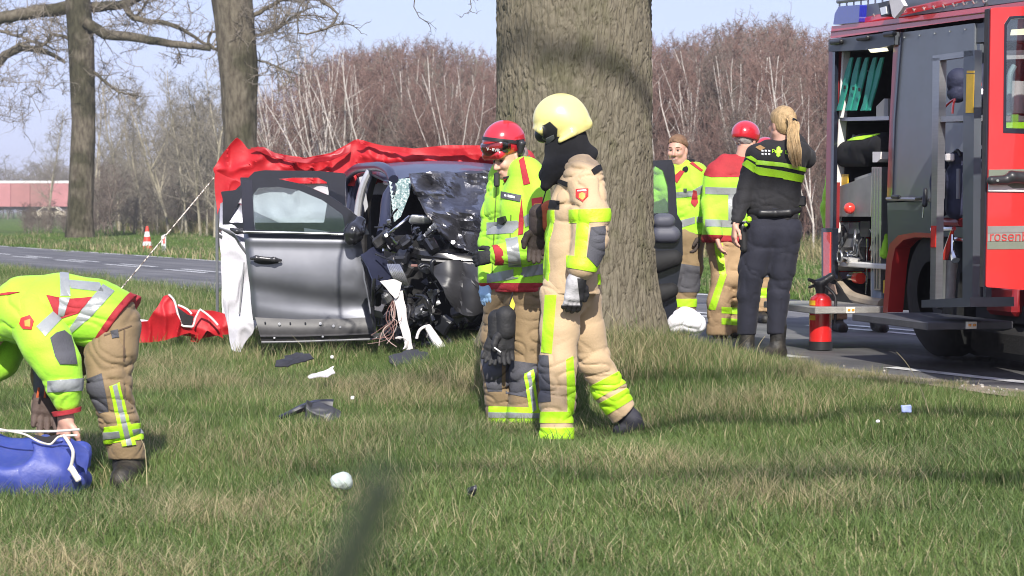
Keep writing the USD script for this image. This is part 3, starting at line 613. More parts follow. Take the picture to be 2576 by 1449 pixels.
Rb = lambda z: 0.552 + 0.155 * math.exp(-(z - 0.25) / 0.42) - 0.012 * max(z - 2.5, 0)
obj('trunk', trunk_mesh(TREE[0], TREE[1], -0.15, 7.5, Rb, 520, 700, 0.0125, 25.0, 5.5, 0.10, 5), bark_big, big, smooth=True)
rg = np.random.default_rng(5); sg = []; tg = []
def limb(pts, r0, r1, n=14, sg_=None, wob=0.03):
    c = curve(pts, n); c[1:-1] += rg.normal(0, wob, (n - 2, 3)); rr = np.linspace(r0, r1, n)
    (sg if sg_ is None else sg_).append(tube(c, rr, 10)); return list(c)
T3 = np.array([TREE[0], TREE[1], 0])
for k, (az, z, L) in enumerate(((-1.35, 4.1, 3.2), (2.7, 5.6, 5), (0.4, 5.4, 4.5), (1.5, 6.2, 4))):
    d = np.array([math.cos(az), math.sin(az), 0]); s0 = T3 + d * 0.4 + [0, 0, z]
    c = limb([s0, s0 + d * L * 0.35 + [0, 0, 0.5], s0 + d * L * 0.7 + [0, 0, 0.6], s0 + d * L + [0, 0, 0.9]], 0.13, 0.035, 12, None, 0.06)
    twigs(rg, c[3:], 1.2, 0.016, 0.7, tg, 2, 0.3, 0.03, 1.1, 0.005)
def pxl(pts, Y, r0, r1, sg_, n=14, wob=0.0): return limb([P(x, y, Y) for x, y in pts], r0, r1, n, sg_, wob)
hg = []
# twigs of this tree hanging into the top of the picture
c0 = pxl([(905, -420), (800, -120), (806, 0), (838, 22), (850, 36), (826, 70), (800, 78), (770, 86), (748, 82)], 13.0, 0.02, 0.005, hg, 26)
c1 = pxl([(838, 22), (780, -10), (748, 38), (752, 78)], 13.0, 0.006, 0.003, hg); c2 = pxl([(826, 70), (870, 60), (905, 78)], 13.0, 0.006, 0.002, hg); c3 = pxl([(752, 40), (790, 38), (820, 52)], 13.0, 0.005, 0.003, hg)
c4 = pxl([(1000, -300), (1060, -60), (1040, 10), (1052, 40), (1080, 60)], 13.2, 0.011, 0.002, hg); c5 = pxl([(1190, -200), (1180, -20), (1186, 20), (1176, 35)], 13.4, 0.008, 0.002, hg)
hs = []
for c in (c0[8:], c1, c2, c3, c4[5:], c5[6:]): twigs(rg, c, 0.10, 0.0026, 0.9, hs, 2, 0.4, -0.05, 1.0, 0.0014)
lbk = bark('limb_bark', (0.07, 0.06, 0.045), (0.2, 0.17, 0.12), (0.17, 0.18, 0.08))
for m in sg: obj('limb', m, lbk, big, smooth=60)
dark_twig = mt('dark_twig', (0.11, 0.095, 0.08), 0.9, var=0.3, vs=3)
obj('twigs', seg_mesh(tg, 4), dark_twig, big, smooth=False, kind='stuff'); obj('hanging_twigs', seg_mesh(hs, 5), dark_twig, big, smooth=False, kind='stuff')
for m in hg: obj('hanging_branch', m, dark_twig, big, smooth=60)

# ---------------------------------------------------------------- the two trees across the road and one left of the frame
old_bark = usdkit.material(stage, '/World/Looks/old_bark', {
    'g': ('geometry', {}), 'mp': ('mapping', {'scale': (1, 1, 0.3)}), 'n': ('noise_texture', {'scale': 9.0, 'detail': 5.0, 'roughness': 0.65}), 'n2': ('noise_texture', {'scale': 0.9, 'detail': 4.0}),
    'r': ('rgb_ramp', {'ramp': [(0.35, (0.062, 0.052, 0.040)), (0.5, (0.105, 0.09, 0.068)), (0.68, (0.15, 0.132, 0.10))]}), 'r2': ('rgb_ramp', {'ramp': [(0.45, (1.1,) * 3), (0.60, (0.50, 0.54, 0.46))]}),
    'm': ('mix', {'mix_type': 'multiply', 'fac': 1.0}), 'b': ('bump', {'distance': 0.05}), 'p': ('principled_bsdf', {'roughness': 0.95, 'specular_ior_level': 0.1})},
    [('g.position', 'mp.vector'), ('mp.vector', 'n.vector'), ('g.position', 'n2.vector'), ('n.fac', 'r.fac'), ('n2.fac', 'r2.fac'), ('r.color', 'm.color1'), ('r2.color', 'm.color2'), ('m.color', 'p.base_color'),
     ('n.fac', 'b.height'), ('b.normal', 'p.normal')], surface='p.BSDF')
def px_tree(name, label, Y, left, right, limbs, crown, seed, top=16.0):
    global rg, sg, tg
    rg = np.random.default_rng(seed); sg, tg = [], []
    l, r_ = np.array(left, float), np.array(right, float); yy = np.linspace(l[-1, 1] + 12, -60, 120); xl, xr = np.interp(yy, l[:, 1], l[:, 0]), np.interp(yy, r_[:, 1], r_[:, 0])
    X0 = ((xl + xr) / 2 - CX) / F * Y; R = (xr - xl) / 2 / F * Y; Z = CAMZ - (yy - HY) / F * Y
    th = np.linspace(0, 2 * np.pi, 65); pts = np.zeros((65, 120, 3))
    for i, a in enumerate(th):
        p = np.stack([np.cos(a) * np.ones_like(Z) * 2.2, np.sin(a) * np.ones_like(Z) * 2.2, Z * 0.6], -1); rr = R * (1 + 0.10 * (meshkit.fbm(p, 3, seed) - 0.5) + 0.05 * (meshkit.noise(p * np.array([3, 3, 2]), seed) - 0.5))
        pts[i] = np.stack([X0 + rr * np.cos(a), Y + rr * np.sin(a), Z], -1)
    t = thing(name, label, 'tree', (X0[0], Y, Z[0])); obj('trunk', grid_mesh(pts), old_bark, t, smooth=True)
    topp = np.array([X0[-1], Y, Z[-1]]); limb([topp - [0, 0, 0.3], topp + [0.2, 0, 1.5], topp + [0.3, 0, top - topp[2]]], R[-1], 0.12, 10)
    s = F / Y
    for pts_, w0, w1, L, per in limbs:
        c = pxl(pts_, Y + rg.uniform(-0.8, 0.8), w0 / 2 / s, w1 / 2 / s, sg, 18, 0.012 * Y / 60)
        twigs(rg, c[2:], L, 0.035 * Y / 90, per, tg, 3, 0.32, -0.01, 1.15, 0.010 * Y / 90)
    for (x, y, dx, dy, n_) in crown:                                       # sprays of fine twigs
        for _ in range(n_):
            q = P(x + rg.normal(0, dx), y + rg.normal(0, dy), Y + rg.normal(0, 1.2)); a = rg.uniform(0, 6.28)
            pp, _d = shoot(rg, q, (math.cos(a), rg.normal(0, 0.4), math.sin(a) * 0.7), 1.3 * Y / 90, 0.020 * Y / 90, 4, 0.3, 0, tg); twigs(rg, pp, 0.75 * Y / 90, 0.013 * Y / 90, 1.5, tg, 2, 0.3, 0, 1.1, 0.008 * Y / 90)
    [obj('limb', m, old_bark, t, smooth=60) for m in sg]; obj('twigs', seg_mesh(tg, 3), mt('far_twig', (0.17, 0.145, 0.115), 0.9, var=0.25, vs=1), t, smooth=False, kind='stuff')
px_tree('avenue_tree', 'leftmost thick grey trunk across the road, with crooked limbs', 90.0, [(160, -80), (165, 0), (174, 150), (180, 300), (176, 420), (170, 520), (163, 602)], [(224, -80), (227, 0), (237, 100), (240, 330), (236, 460), (234, 540), (240, 602)],
    [([(195, 12), (150, 22), (100, 28), (45, 38), (-30, 50)], 36, 30, 1.6, 0.9), ([(205, 22), (260, 16), (310, 10), (360, -12)], 30, 18, 1.6, 0.9), ([(310, 8), (322, 30), (335, 44), (400, 55), (450, 70), (490, 95), (535, 122)], 18, 6, 1.4, 0.8),
     ([(215, 55), (245, 75), (270, 88), (330, 92), (400, 106), (470, 115), (530, 122)], 30, 15, 1.3, 0.35), ([(185, 105), (160, 92), (130, 86), (118, 106), (90, 118), (50, 112)], 10, 6, 1.1, 0.8),
     ([(225, 170), (270, 210), (300, 232), (350, 240)], 9, 4, 1.4, 1.0), ([(340, 45), (360, 20), (380, -10)], 7, 4, 1.2, 1.0), ([(440, 110), (450, 130), (455, 160)], 4, 2, 0.8, 0.8)],
    [(300, 30, 70, 35, 26), (420, 50, 60, 35, 16), (110, 70, 60, 40, 22), (290, 170, 40, 45, 14), (90, 190, 60, 40, 12)], 41)
px_tree('avenue_tree', 'second thick grey trunk across the road, rising behind the red screen', 67.0, [(530, -80), (533, 0), (543, 90), (556, 220), (562, 330), (560, 480), (548, 626)], [(632, -80), (634, 0), (644, 100), (650, 190), (645, 300), (646, 400), (650, 520), (662, 626)],
    [([(560, 132), (540, 122), (524, 106), (534, 80), (562, 82)], 9, 6, 0.9, 0.6), ([(640, 150), (690, 165), (730, 185)], 6, 3, 1.3, 1.2), ([(635, 40), (690, 10), (750, -30)], 12, 8, 1.4, 1.3), ([(640, 90), (690, 75), (740, 40), (780, 20)], 9, 5, 1.4, 1.4)],
    [(690, 60, 45, 50, 34), (720, 130, 50, 45, 24), (790, 30, 45, 30, 16)], 43)
px_tree('avenue_tree', 'thick limb of a tree standing beyond the left picture edge', 110.0, [(-240, -80), (-230, 200), (-245, 590)], [(-170, -80), (-172, 200), (-165, 590)],
    [([(-200, 190), (-90, 200), (-20, 175), (10, 140), (60, 122), (110, 130), (165, 158)], 44, 8, 1.8, 0.9), ([(20, 135), (75, 105), (112, 112), (128, 85)], 9, 5, 1.2, 0.8), ([(-190, 60), (-80, 65), (60, 95), (150, 130)], 14, 4, 1.6, 0.9)],
    [(40, 60, 60, 40, 30), (60, 220, 70, 45, 28), (20, 300, 25, 40, 8)], 47)
# fine dark sapling close to the camera, out of focus
gx = P(790, 1449, 0.42); sap = thing('sapling', 'blurred dark green sapling stem rising close to the camera', 'plant', (gx[0] - 0.012, 0.42, float(gz(gx[0], 0.42))))
obj('stem', tube(curve([(gx[0] - 0.012, 0.42, float(gz(gx[0], 0.42))), (gx[0] - 0.008, 0.42, 0.8), gx, P(845, 1370, 0.42), P(905, 1275, 0.42), P(975, 1195, 0.42)], 30), np.linspace(0.0082, 0.0046, 30), 8), mt('green_bark', (0.016, 0.024, 0.010), 0.7, var=0.3, vs=60), sap)

# roadside tree behind the camera on the right: its bare limbs throw the soft bands of shade on grass and trunk
rg = np.random.default_rng(99); sg, tg = [], []
st = thing('roadside_tree', 'bare roadside tree behind the camera whose limbs shade the verge', 'tree', (5.2, -3.0, 0.15))
obj('trunk', tube(curve([(5.2, -3, -0.1), (5.15, -3, 4), (5.2, -3.1, 9), (5.3, -3, 17)], 20), np.linspace(0.6, 0.2, 20), 20), old_bark, st, smooth=True)
for z, x1, y1, z1, r0 in ((7.2, -0.5, -3.4, 9.6, 0.075), (8.9, -3.0, -2.4, 11.2, 0.07), (11.0, -1.2, -2.7, 12.0, 0.07), (13.0, -1.6, -3.0, 15.6, 0.10)):
    c = limb([(5.15, -3, z), (5.15 + (x1 - 5.15) * 0.35, -3 + rg.normal(0, 0.3), z + (z1 - z) * 0.5), (5.15 + (x1 - 5.15) * 0.7, -3 + (y1 + 3) * 0.6, z + (z1 - z) * 0.72), (x1, y1, z1)], r0, 0.03, 16, None, 0.09)
    twigs(rg, c[4:], 1.5, 0.022, 0.75, tg, 2, 0.3, 0.0, 1.0, 0.007)
for m in sg: obj('limb', m, old_bark, st, smooth=60)
obj('twigs', seg_mesh(tg, 4), dark_twig, st, smooth=False, kind='stuff')

# thin spring haze
hz = usdkit.material(stage, '/World/Looks/haze_air', {'v': ('principled_volume', {'color': (0.93, 0.92, 0.95), 'density': 0.00045, 'anisotropy': 0.2})}, [], volume='v.volume')
hb_ = trimesh.creation.box([3400, 3700, 27.5]); hb_.apply_translation([0, 1300, 12.0]); obj('haze', hb_, hz, kind='stuff', label='thin pale haze over the fields', cat='haze', smooth=False)

# ---------------------------------------------------------------- people
hivis = mt('hivis_yellow', (0.36, 0.74, 0.035), 0.75, var=0.10, vs=5, bump=0.0022, bs=70, sheen=0.1)
hivis2 = mt('fluorescent_tape', (0.42, 0.78, 0.02), 0.5, var=0.08, vs=9, bump=0.003, bs=50)
silver = mt('silver_tape', (0.27, 0.285, 0.29), 0.38, var=0.12, vs=10, bump=0.003, bs=40, spec=0.7)
sand_c = mt('sand_cloth', (0.52, 0.375, 0.225), 0.85, var=0.10, vs=6, bump=0.0022, bs=80, sheen=0.1, dirt=(0.3, 0.23, 0.15), dirt_amt=0.35, dirts=3)
brown_c = mt('brown_cloth', (0.235, 0.165, 0.088), 0.88, var=0.15, vs=6, bump=0.0025, bs=80, sheen=0.08)
pad = mt('grey_pad', (0.075, 0.075, 0.088), 0.75, var=0.15, vs=9, bump=0.003, bs=120)
red_c = mt('red_cloth', (0.36, 0.022, 0.03), 0.8, var=0.15, vs=8, bump=0.006, bs=30)
black_c = mt('black_cloth', (0.006, 0.006, 0.008), 0.95, var=0.3, vs=8, bump=0.002, bs=90, sheen=0.0)
black_p = mt('black_plastic', (0.02, 0.02, 0.022), 0.4, var=0.2, vs=12)
navy_c = mt('navy_cloth', (0.011, 0.012, 0.023), 0.85, var=0.25, vs=6, bump=0.0025, bs=80, sheen=0.05)
char_c = mt('charcoal_cloth', (0.014, 0.0135, 0.016), 0.85, var=0.25, vs=6, bump=0.0025, bs=80, sheen=0.05)
skin = mt('skin', (0.58, 0.33, 0.25), 0.5, var=0.10, vs=14, spec=0.4)
skin_l = mt('lips', (0.46, 0.21, 0.17), 0.5)
hair_b = mt('brown_hair', (0.10, 0.055, 0.03), 0.7, var=0.4, vs=30, bump=0.006, bs=90)
hair_g = mt('grey_hair', (0.35, 0.33, 0.31), 0.7, var=0.3, vs=30, bump=0.006, bs=90)
blonde = mt('blonde_hair', (0.50, 0.34, 0.17), 0.55, var=0.38, vs=26, bump=0.008, bs=60, stretch=(3, 3, 0.5))
eye_w = mt('eye_dark', (0.03, 0.025, 0.02), 0.2)
helm_y = mt('yellow_helmet', (0.74, 0.66, 0.24), 0.32, var=0.05, vs=4, coat=0.5, dirt=(0.45, 0.40, 0.18), dirt_amt=0.3, dirts=7)
helm_r = mt('red_helmet', (0.50, 0.018, 0.03), 0.2, var=0.06, vs=4, coat=1.0)
boot_l = mt('boot_leather', (0.014, 0.013, 0.012), 0.6, var=0.4, vs=14, bump=0.006, bs=40, dirt=(0.09, 0.075, 0.05), dirt_amt=0.6, dirts=9)
glove_d = mt('dark_glove', (0.05, 0.035, 0.03), 0.75, var=0.25, vs=14, bump=0.005, bs=40)
glove_o = mt('orange_glove', (0.50, 0.10, 0.03), 0.75, var=0.2, vs=14, bump=0.005, bs=40)
glove_k = mt('black_glove', (0.018, 0.018, 0.020), 0.7, var=0.3, vs=14, bump=0.005, bs=40)
glove_g = mt('grey_glove', (0.42, 0.41, 0.42), 0.65, var=0.25, vs=14, bump=0.005, bs=40)
badge_r = mt('badge_red', (0.60, 0.03, 0.03), 0.6); badge_y = mt('badge_gold', (0.75, 0.32, 0.06), 0.6); white_p = mt('white_print', (0.75, 0.75, 0.75), 0.6)
amber = mt('amber_label', (0.75, 0.36, 0.02), 0.5)

def frame(fwd, up):
    f = unit(np.array(fwd, float)); u = np.array(up, float); u = unit(u - f * (u @ f)); return np.stack([f, np.cross(u, f), u], 1)
def head_mesh(o, R, s=1.0, neck=None, smile=False):
    w = lambda *p: o + R @ (np.array(p) * s); S = Solid(); e = lambda c, r, k=0.02: S.ell(w(*c), R, np.array(r) * s, k)
    e((-0.012, 0, 0.038), (0.098, 0.077, 0.088)); e((0.03, 0, -0.03), (0.062, 0.064, 0.09), 0.03); e((0.058, 0, -0.098), (0.028, 0.034, 0.024), 0.03)
    for q in (-1, 1):
        S.cone(w(0.0, q * 0.058, -0.06), w(0.055, q * 0.025, -0.102), 0.022 * s, 0.02 * s, 0.03); e((0.068, q * 0.036, -0.03), (0.026, 0.024, 0.024), 0.02); e((-0.008, q * 0.078, -0.012), (0.019, 0.010, 0.032), 0.008)
        S.cone(w(0.083, q * 0.012, 0.022), w(0.07, q * 0.05, 0.02), 0.010 * s, 0.009 * s, 0.012)
        S.hole(w(0.098, q * 0.032, 0.0), R, np.array((0.016, 0.018, 0.012)) * s)
    S.cone(w(0.086, 0, 0.008), w(0.112, 0, -0.036), 0.009 * s, 0.014 * s, 0.012); e((0.098, 0.012, -0.04), (0.012, 0.008, 0.009), 0.008); e((0.098, -0.012, -0.04), (0.012, 0.008, 0.009), 0.008)
    S.cone(w(0.086, -0.02, -0.069), w(0.086, 0.02, -0.069), 0.007 * s, 0.007 * s, 0.008); S.cone(w(0.084, -0.017, -0.079), w(0.084, 0.017, -0.079), 0.008 * s, 0.008 * s, 0.008)
    if smile: S.cone(w(0.088, 0, -0.077), w(0.076, 0.032, -0.066), 0.004, 0.004, 0.005)
    nk = w(-0.03, 0, -0.2) if neck is None else np.asarray(neck); S.cone(w(-0.018, 0, -0.06), nk, 0.056 * s, 0.062 * s, 0.03)
    return S.mesh(0.0042)
def face_parts(person, o, R, s=1.0, brow=hair_b, smile=False):
    w = lambda *p: o + R @ (np.array(p) * s)
    for q in (-1, 1):
        m = trimesh.creation.icosphere(2, 0.0115 * s); m.vertices = m.vertices * np.array([1, 1, 0.7]) ; m.vertices = (R @ m.vertices.T).T + w(0.082, q * 0.032, 0.0); obj('eye', m, eye_w, person, smooth=True)
        obj('eyebrow', tube(curve([w(0.094, q * 0.014, 0.022), w(0.091, q * 0.034, 0.029), w(0.076, q * 0.054, 0.022)], 8), [0.002, 0.003, 0.0034, 0.0034, 0.0034, 0.003, 0.0025, 0.0015], 6), brow, person, smooth=True)
    obj('lips', tube(curve([w(0.085, -0.026, -0.072), w(0.0935, 0, -0.074), w(0.085, 0.026, -0.072)], 9), [0.0015, 0.003, 0.0036, 0.004, 0.004, 0.004, 0.0036, 0.003, 0.0015], 6), skin_l, person, smooth=True)
    if smile: obj('teeth', tube(curve([w(0.084, -0.02, -0.0735), w(0.0955, 0, -0.0745), w(0.084, 0.02, -0.0735)], 7), [0.001, 0.003, 0.0035, 0.0035, 0.0035, 0.003, 0.001], 6), white_p, person, smooth=True)
def hand_solid(wrist, d, palm_n, thumb_side=1, curl=0.5, s=1.0, fat=1.0, spread=0.12):
    """palm, four fingers of different lengths and a thumb; d points along the hand, palm_n out of the palm"""
    d = unit(np.array(d, float)); n = np.array(palm_n, float); n = unit(n - d * (d @ n)); t = np.cross(n, d) * thumb_side; S = Solid(); w = np.asarray(wrist, float)
    for k in (-1, -0.33, 0.33, 1): S.cone(w + t * 0.020 * k * s + d * 0.01 * s, w + t * 0.031 * k * s + d * 0.088 * s, 0.016 * s * fat, 0.0135 * s * fat, 0.02)
    for k, L, sp in ((1, 0.072, 1.0), (0.33, 0.08, 0.35), (-0.33, 0.074, -0.35), (-1, 0.058, -1.0)):
        p = w + t * 0.031 * k * s + d * 0.09 * s; a = curl * 0.55; dd = unit(d + t * sp * spread); pts = [p]
        for i, fr in enumerate((0.45, 0.32, 0.25)):
            dd2 = unit(dd * math.cos(a) + n * math.sin(a)); p = p + dd2 * L * fr * s; pts.append(p); a += curl * 0.75
        S.chain(pts, [0.0098 * s * fat, 0.0094 * s * fat, 0.0085 * s * fat, 0.0072 * s * fat], 0.006)
    p0 = w + t * 0.024 * s + d * 0.02 * s; p1 = p0 + unit(t * 0.85 + d * 0.6 + n * 0.35) * 0.04 * s; p2 = p1 + unit(t * 0.35 + d * 0.85 + n * 0.5 * curl) * 0.034 * s; p3 = p2 + unit(d * 0.9 + n * 0.6 * curl) * 0.026 * s
    S.chain([p0, p1, p2, p3], [0.015 * s * fat, 0.0125 * s * fat, 0.011 * s * fat, 0.009 * s * fat], 0.008)
    return S
def body_core(chains, extra=()):
    """the continuous figure beneath the clothes"""
    S = Solid()
    for pts, rr in chains: S.chain(pts, rr, 0.04)
    m = S.mesh(0.016, smooth=2)
    return [m] + list(extra)
def q_(Y0):
    return lambda x, y, d=0.0: P(x, y, Y0 + d)
def strips(person, name, mesh, look, polys, yr=None, front=None, off=0.004):
    for pl in polys:
        m = patch(mesh, pl, yr, front, off)
        if not len(m.faces): continue
        cs = sorted(m.split(only_watertight=False), key=lambda c: -c.area)
        for c in cs[:3]:
            if c.area > 0.12 * cs[0].area: obj(name, c, look, person, smooth=50)
def boot(person, ankle, toe, heel_h=0.0, r=0.055, look=None, top=None):
    a, t = np.array(ankle, float), np.array(toe, float); d = unit(np.array([t[0] - a[0], t[1] - a[1], 0])); S = Solid()
    top = a + np.array([0, 0, 0.16]) if top is None else np.array(top)
    S.cone(top, a + [0, 0, 0.0], r * 1.15, r * 1.0, 0.02).cone(a, a - d * 0.03 + [0, 0, -0.035], r * 0.95, r * 0.8, 0.02).cone(a - [0, 0, 0.02], t, r * 0.9, r * 0.72, 0.03).cone(a - d * 0.045 - [0, 0, 0.05], t - [0, 0, 0.012], r * 0.72, r * 0.78, 0.015)
    return obj('boot', S.mesh(0.009, fold=0.0038, fs=(20, 20, 30)), look or boot_l, person, smooth=60)

# ---- 1: firefighter in sand coloured gear, yellow helmet, walking left
Y1 = 11.24; q = q_(Y1)
p1 = thing('person', 'firefighter in sand coloured suit and pale yellow helmet striding left', 'person', tuple(P(1420, 1100, Y1)))
J = Solid()
for d in (-0.09, 0.09): J.chain([q(1462, 432, d), q(1456, 520, d), q(1444, 620, d), q(1440, 735, d)], [0.10, 0.142, 0.14, 0.15], 0.06)
J.cone(q(1462, 440, -0.16), q(1455, 440, 0.16), 0.09, 0.09, 0.06)
J.cutpx((1300, 741), (1600, 741), (1450, 500), Y1)
J.chain([q(1476, 455, -0.20), q(1486, 540, -0.25), q(1486, 600, -0.27), q(1464, 668, -0.30)], [0.098, 0.098, 0.092, 0.080], 0.035)
J.chain([q(1440, 455, 0.20), q(1422, 540, 0.24), q(1412, 600, 0.27), q(1398, 690, 0.2)], [0.09, 0.09, 0.085, 0.07], 0.035)
jm = J.mesh(0.0072, fold=0.0165, fs=(8, 8, 17), seed=3)
obj('jacket', jm, sand_c, p1)
nr = (0, Y1 - 0.165); bd = (Y1 - 0.16, 20)
strips(p1, 'fluorescent_band', jm, hivis2, [[(1432, 528), (1540, 524), (1540, 556), (1432, 562)], [(1425, 642), (1530, 655), (1530, 690), (1425, 672)]], nr)
strips(p1, 'fluorescent_band', jm, hivis2, [[(1330, 530), (1560, 526), (1560, 556), (1330, 562)], [(1330, 690), (1560, 690), (1560, 716), (1330, 716)]], bd)
strips(p1, 'fluorescent_stripe', jm, hivis2, [[(1452, 558), (1482, 558), (1474, 650), (1446, 646)]], nr, True)
strips(p1, 'fluorescent_stripe', jm, hivis2, [[(1366, 560), (1392, 560), (1388, 692), (1362, 692)]], bd, True)
strips(p1, 'elbow_pad', jm, pad, [[(1486, 572), (1522, 568), (1518, 640), (1500, 672), (1476, 646)]], nr, None, 0.008)
strips(p1, 'shoulder_strap', jm, black_c, [[(1487, 428), (1512, 412), (1522, 422), (1494, 440)], [(1384, 452), (1392, 446), (1428, 458), (1428, 470)], [(1374, 503), (1408, 505), (1407, 527), (1374, 524)]], None, True, 0.007)
bp = [(1450, 476), (1480, 474), (1480, 494), (1466, 508), (1450, 496)]; strips(p1, 'badge', jm, badge_r, [bp], nr, True, 0.006)
strips(p1, 'badge_emblem', jm, badge_y, [[(1458, 488), (1465, 484), (1473, 488), (1472, 498), (1465, 503), (1458, 498)]], nr, True, 0.009); strips(p1, 'badge_lettering', jm, white_p, [[(1454, 479), (1476, 478), (1476, 481), (1454, 482)]], nr, True, 0.009)
T = Solid()
T.cone(q(1422, 735, -0.08), q(1450, 735, 0.1), 0.13, 0.13, 0.04)
T.chain([q(1412, 745, -0.10), q(1408, 830, -0.11), q(1404, 920, -0.12), q(1403, 1010, -0.11), q(1399, 1104, -0.10)], [0.108, 0.103, 0.098, 0.092, 0.094], 0.035)
T.chain([q(1458, 745, 0.09), q(1472, 830, 0.12), q(1494, 905, 0.15), q(1535, 985, 0.19), q(1578, 1058, 0.22)], [0.115, 0.102, 0.094, 0.086, 0.078], 0.035)
T.cutpx((1300, 1106), (1500, 1106), (1400, 900), Y1); C1_ = q(1568, 1040, 0.22); T.cut(C1_, np.array([0.68, 0.1, -0.73]))
tmm = T.mesh(0.0072, fold=0.0177, fs=(8, 8, 17), seed=8); obj('trousers', tmm, sand_c, p1)
nl = (0, Y1 + 0.03); fl = (Y1 + 0.06, 20)
strips(p1, 'fluorescent_stripe', tmm, hivis2, [[(1372, 742), (1400, 742), (1388, 890), (1362, 886)]], nl, True); strips(p1, 'fluorescent_stripe', tmm, hivis2, [[(1424, 905), (1441, 896), (1447, 990), (1441, 1040), (1428, 1040)]], nl, True)
strips(p1, 'fluorescent_band', tmm, hivis2, [[(1330, 1036), (1470, 1036), (1470, 1064), (1330, 1064)], [(1330, 1076), (1470, 1076), (1470, 1104), (1330, 1104)]], nl)
strips(p1, 'knee_pad', tmm, pad, [[(1330, 892), (1380, 894), (1386, 1010), (1340, 1014)]], nl)
strips(p1, 'fluorescent_band', tmm, hivis2, [[(1450, 990), (1560, 932), (1580, 960), (1470, 1022)], [(1480, 1030), (1580, 975), (1598, 1000), (1498, 1062)]], fl)
H = Solid()
H.chain([q(1420, 315), q(1428, 365), q(1442, 420)], [0.10, 0.105, 0.115], 0.04); H.cone(q(1440, 400), q(1488, 384, 0.0), 0.09, 0.035, 0.04); H.chain([q(1405, 380, -0.03), q(1392, 430, -0.08), q(1372, 468, -0.1)], [0.07, 0.06, 0.03], 0.04); H.cone(q(1440, 425, -0.1), q(1440, 425, 0.1), 0.06, 0.06, 0.05); H.chain([q(1410, 400, 0), q(1378, 440, 0.02)], [0.07, 0.05], 0.04)
obj('hood', H.mesh(0.008, fold=0.0141, fs=(9, 9, 15), seed=2), black_c, p1)
hc = q(1409, 300); R = frame((-0.93, -0.1, -0.33), (-0.30, 0, 1)); hs = Solid(); hs.ell(hc, R, (0.152, 0.128, 0.142), 0.02); hs.ell(hc + R @ np.array([-0.04, 0, -0.05]), R, (0.115, 0.126, 0.12), 0.03)
hs.cone(hc + R @ np.array([0.135, -0.075, -0.025]), hc + R @ np.array([0.135, 0.075, -0.025]), 0.022, 0.022, 0.03); hs.cone(hc + R @ np.array([0.15, -0.03, -0.025]), hc + R @ np.array([0.15, 0.03, -0.025]), 0.02, 0.02, 0.03)
hs.cone(hc + R @ np.array([-0.13, -0.05, -0.075]), hc + R @ np.array([-0.13, 0.05, -0.075]), 0.022, 0.022, 0.03); hs.cone(hc + R @ np.array([-0.02, -0.118, -0.10]), hc + R @ np.array([0.05, -0.115, -0.115]), 0.02, 0.018, 0.03); hs.cone(hc + R @ np.array([-0.02, 0.118, -0.10]), hc + R @ np.array([0.05, 0.115, -0.115]), 0.02, 0.018, 0.03)
hs.cutpx((1395, 366), (1490, 322), (1410, 280), Y1).cutpx((1335, 321), (1392, 362), (1420, 260), Y1)
hm = hs.mesh(0.0055, smooth=2); he = obj('helmet', hm, helm_y, p1, smooth=60)
strips(p1, 'visor_cover', hm, black_p, [[(1364, 318), (1384, 306), (1403, 324), (1400, 356), (1388, 368), (1366, 344)]], (0, Y1 - 0.03), True, 0.012)
strips(p1, 'visor_clip', hm, mt('clip_grey', (0.12, 0.13, 0.13), 0.4), [[(1376, 344), (1394, 336), (1396, 344), (1380, 356)]], (0, Y1 - 0.03), True, 0.02)
obj('face_shield', Solid().chain([q(1378, 335, -0.06), q(1366, 338, 0), q(1378, 335, 0.06)], [0.03, 0.04, 0.03], 0.03).mesh(0.008), black_p, p1)
wr = q(1448, 712, -0.30); gl = hand_solid(wr + [0, 0, 0.02], (-0.10, 0.05, -1), (-0.35, 1, 0), -1, 0.45, 1.12, 1.35); gl.cone(wr + [0.02, 0, 0.06], wr, 0.05, 0.042, 0.03)
gm = gl.mesh(0.0045); g0 = obj('glove', gm, glove_g, p1, smooth=60); strips(g0, 'finger_tips', gm, glove_k, [[(1400, 768), (1490, 768), (1490, 830), (1400, 830)]], None, None, 0.003); strips(g0, 'glove_edge', gm, glove_k, [[(1452, 700), (1500, 700), (1500, 790), (1462, 790)]], None, None, 0.002)
gl2 = hand_solid(q(1396, 700, 0.2), (-0.2, 0, -1), (0.3, -1, 0), 1, 0.5, 1.1, 1.3); obj('glove', gl2.mesh(0.006), glove_k, p1)
obj('boot', Solid().cone(q(1560, 1028, 0.22), q(1590, 1056, 0.22), 0.062, 0.056, 0.02).cone(q(1590, 1056, 0.22), q(1606, 1074, 0.22), 0.050, 0.036, 0.02).cone(q(1600, 1072, 0.22), q(1560, 1084, 0.2), 0.036, 0.042, 0.02).mesh(0.008), mt('boot_rubber', (0.035, 0.035, 0.045), 0.7, var=0.3, vs=20), p1)
a1 = q(1396, 1112, -0.1); boot(p1, a1, a1 + np.array([-0.17, -0.03, -0.04]), r=0.052, top=q(1399, 1090, -0.1))
hd = head_mesh(q(1412, 322), R, 0.95)
obj('body', body_core([([q(1440, 420), q(1446, 560), q(1436, 740)], [0.07, 0.10, 0.10]), ([q(1412, 745, -0.1), q(1404, 920, -0.12), q(1398, 1110, -0.1)], [0.08, 0.055, 0.04]), ([q(1458, 745, 0.09), q(1494, 905, 0.15), q(1585, 1060, 0.22)], [0.08, 0.055, 0.04]),
    ([q(1460, 440, -0.1), q(1476, 455, -0.2), q(1484, 600, -0.27), wr], [0.06, 0.05, 0.04, 0.03]), ([q(1450, 440, 0.1), q(1440, 455, 0.2), q(1412, 600, 0.27), q(1396, 700, 0.2)], [0.06, 0.05, 0.04, 0.03])], [hd]), skin, p1, smooth=60)

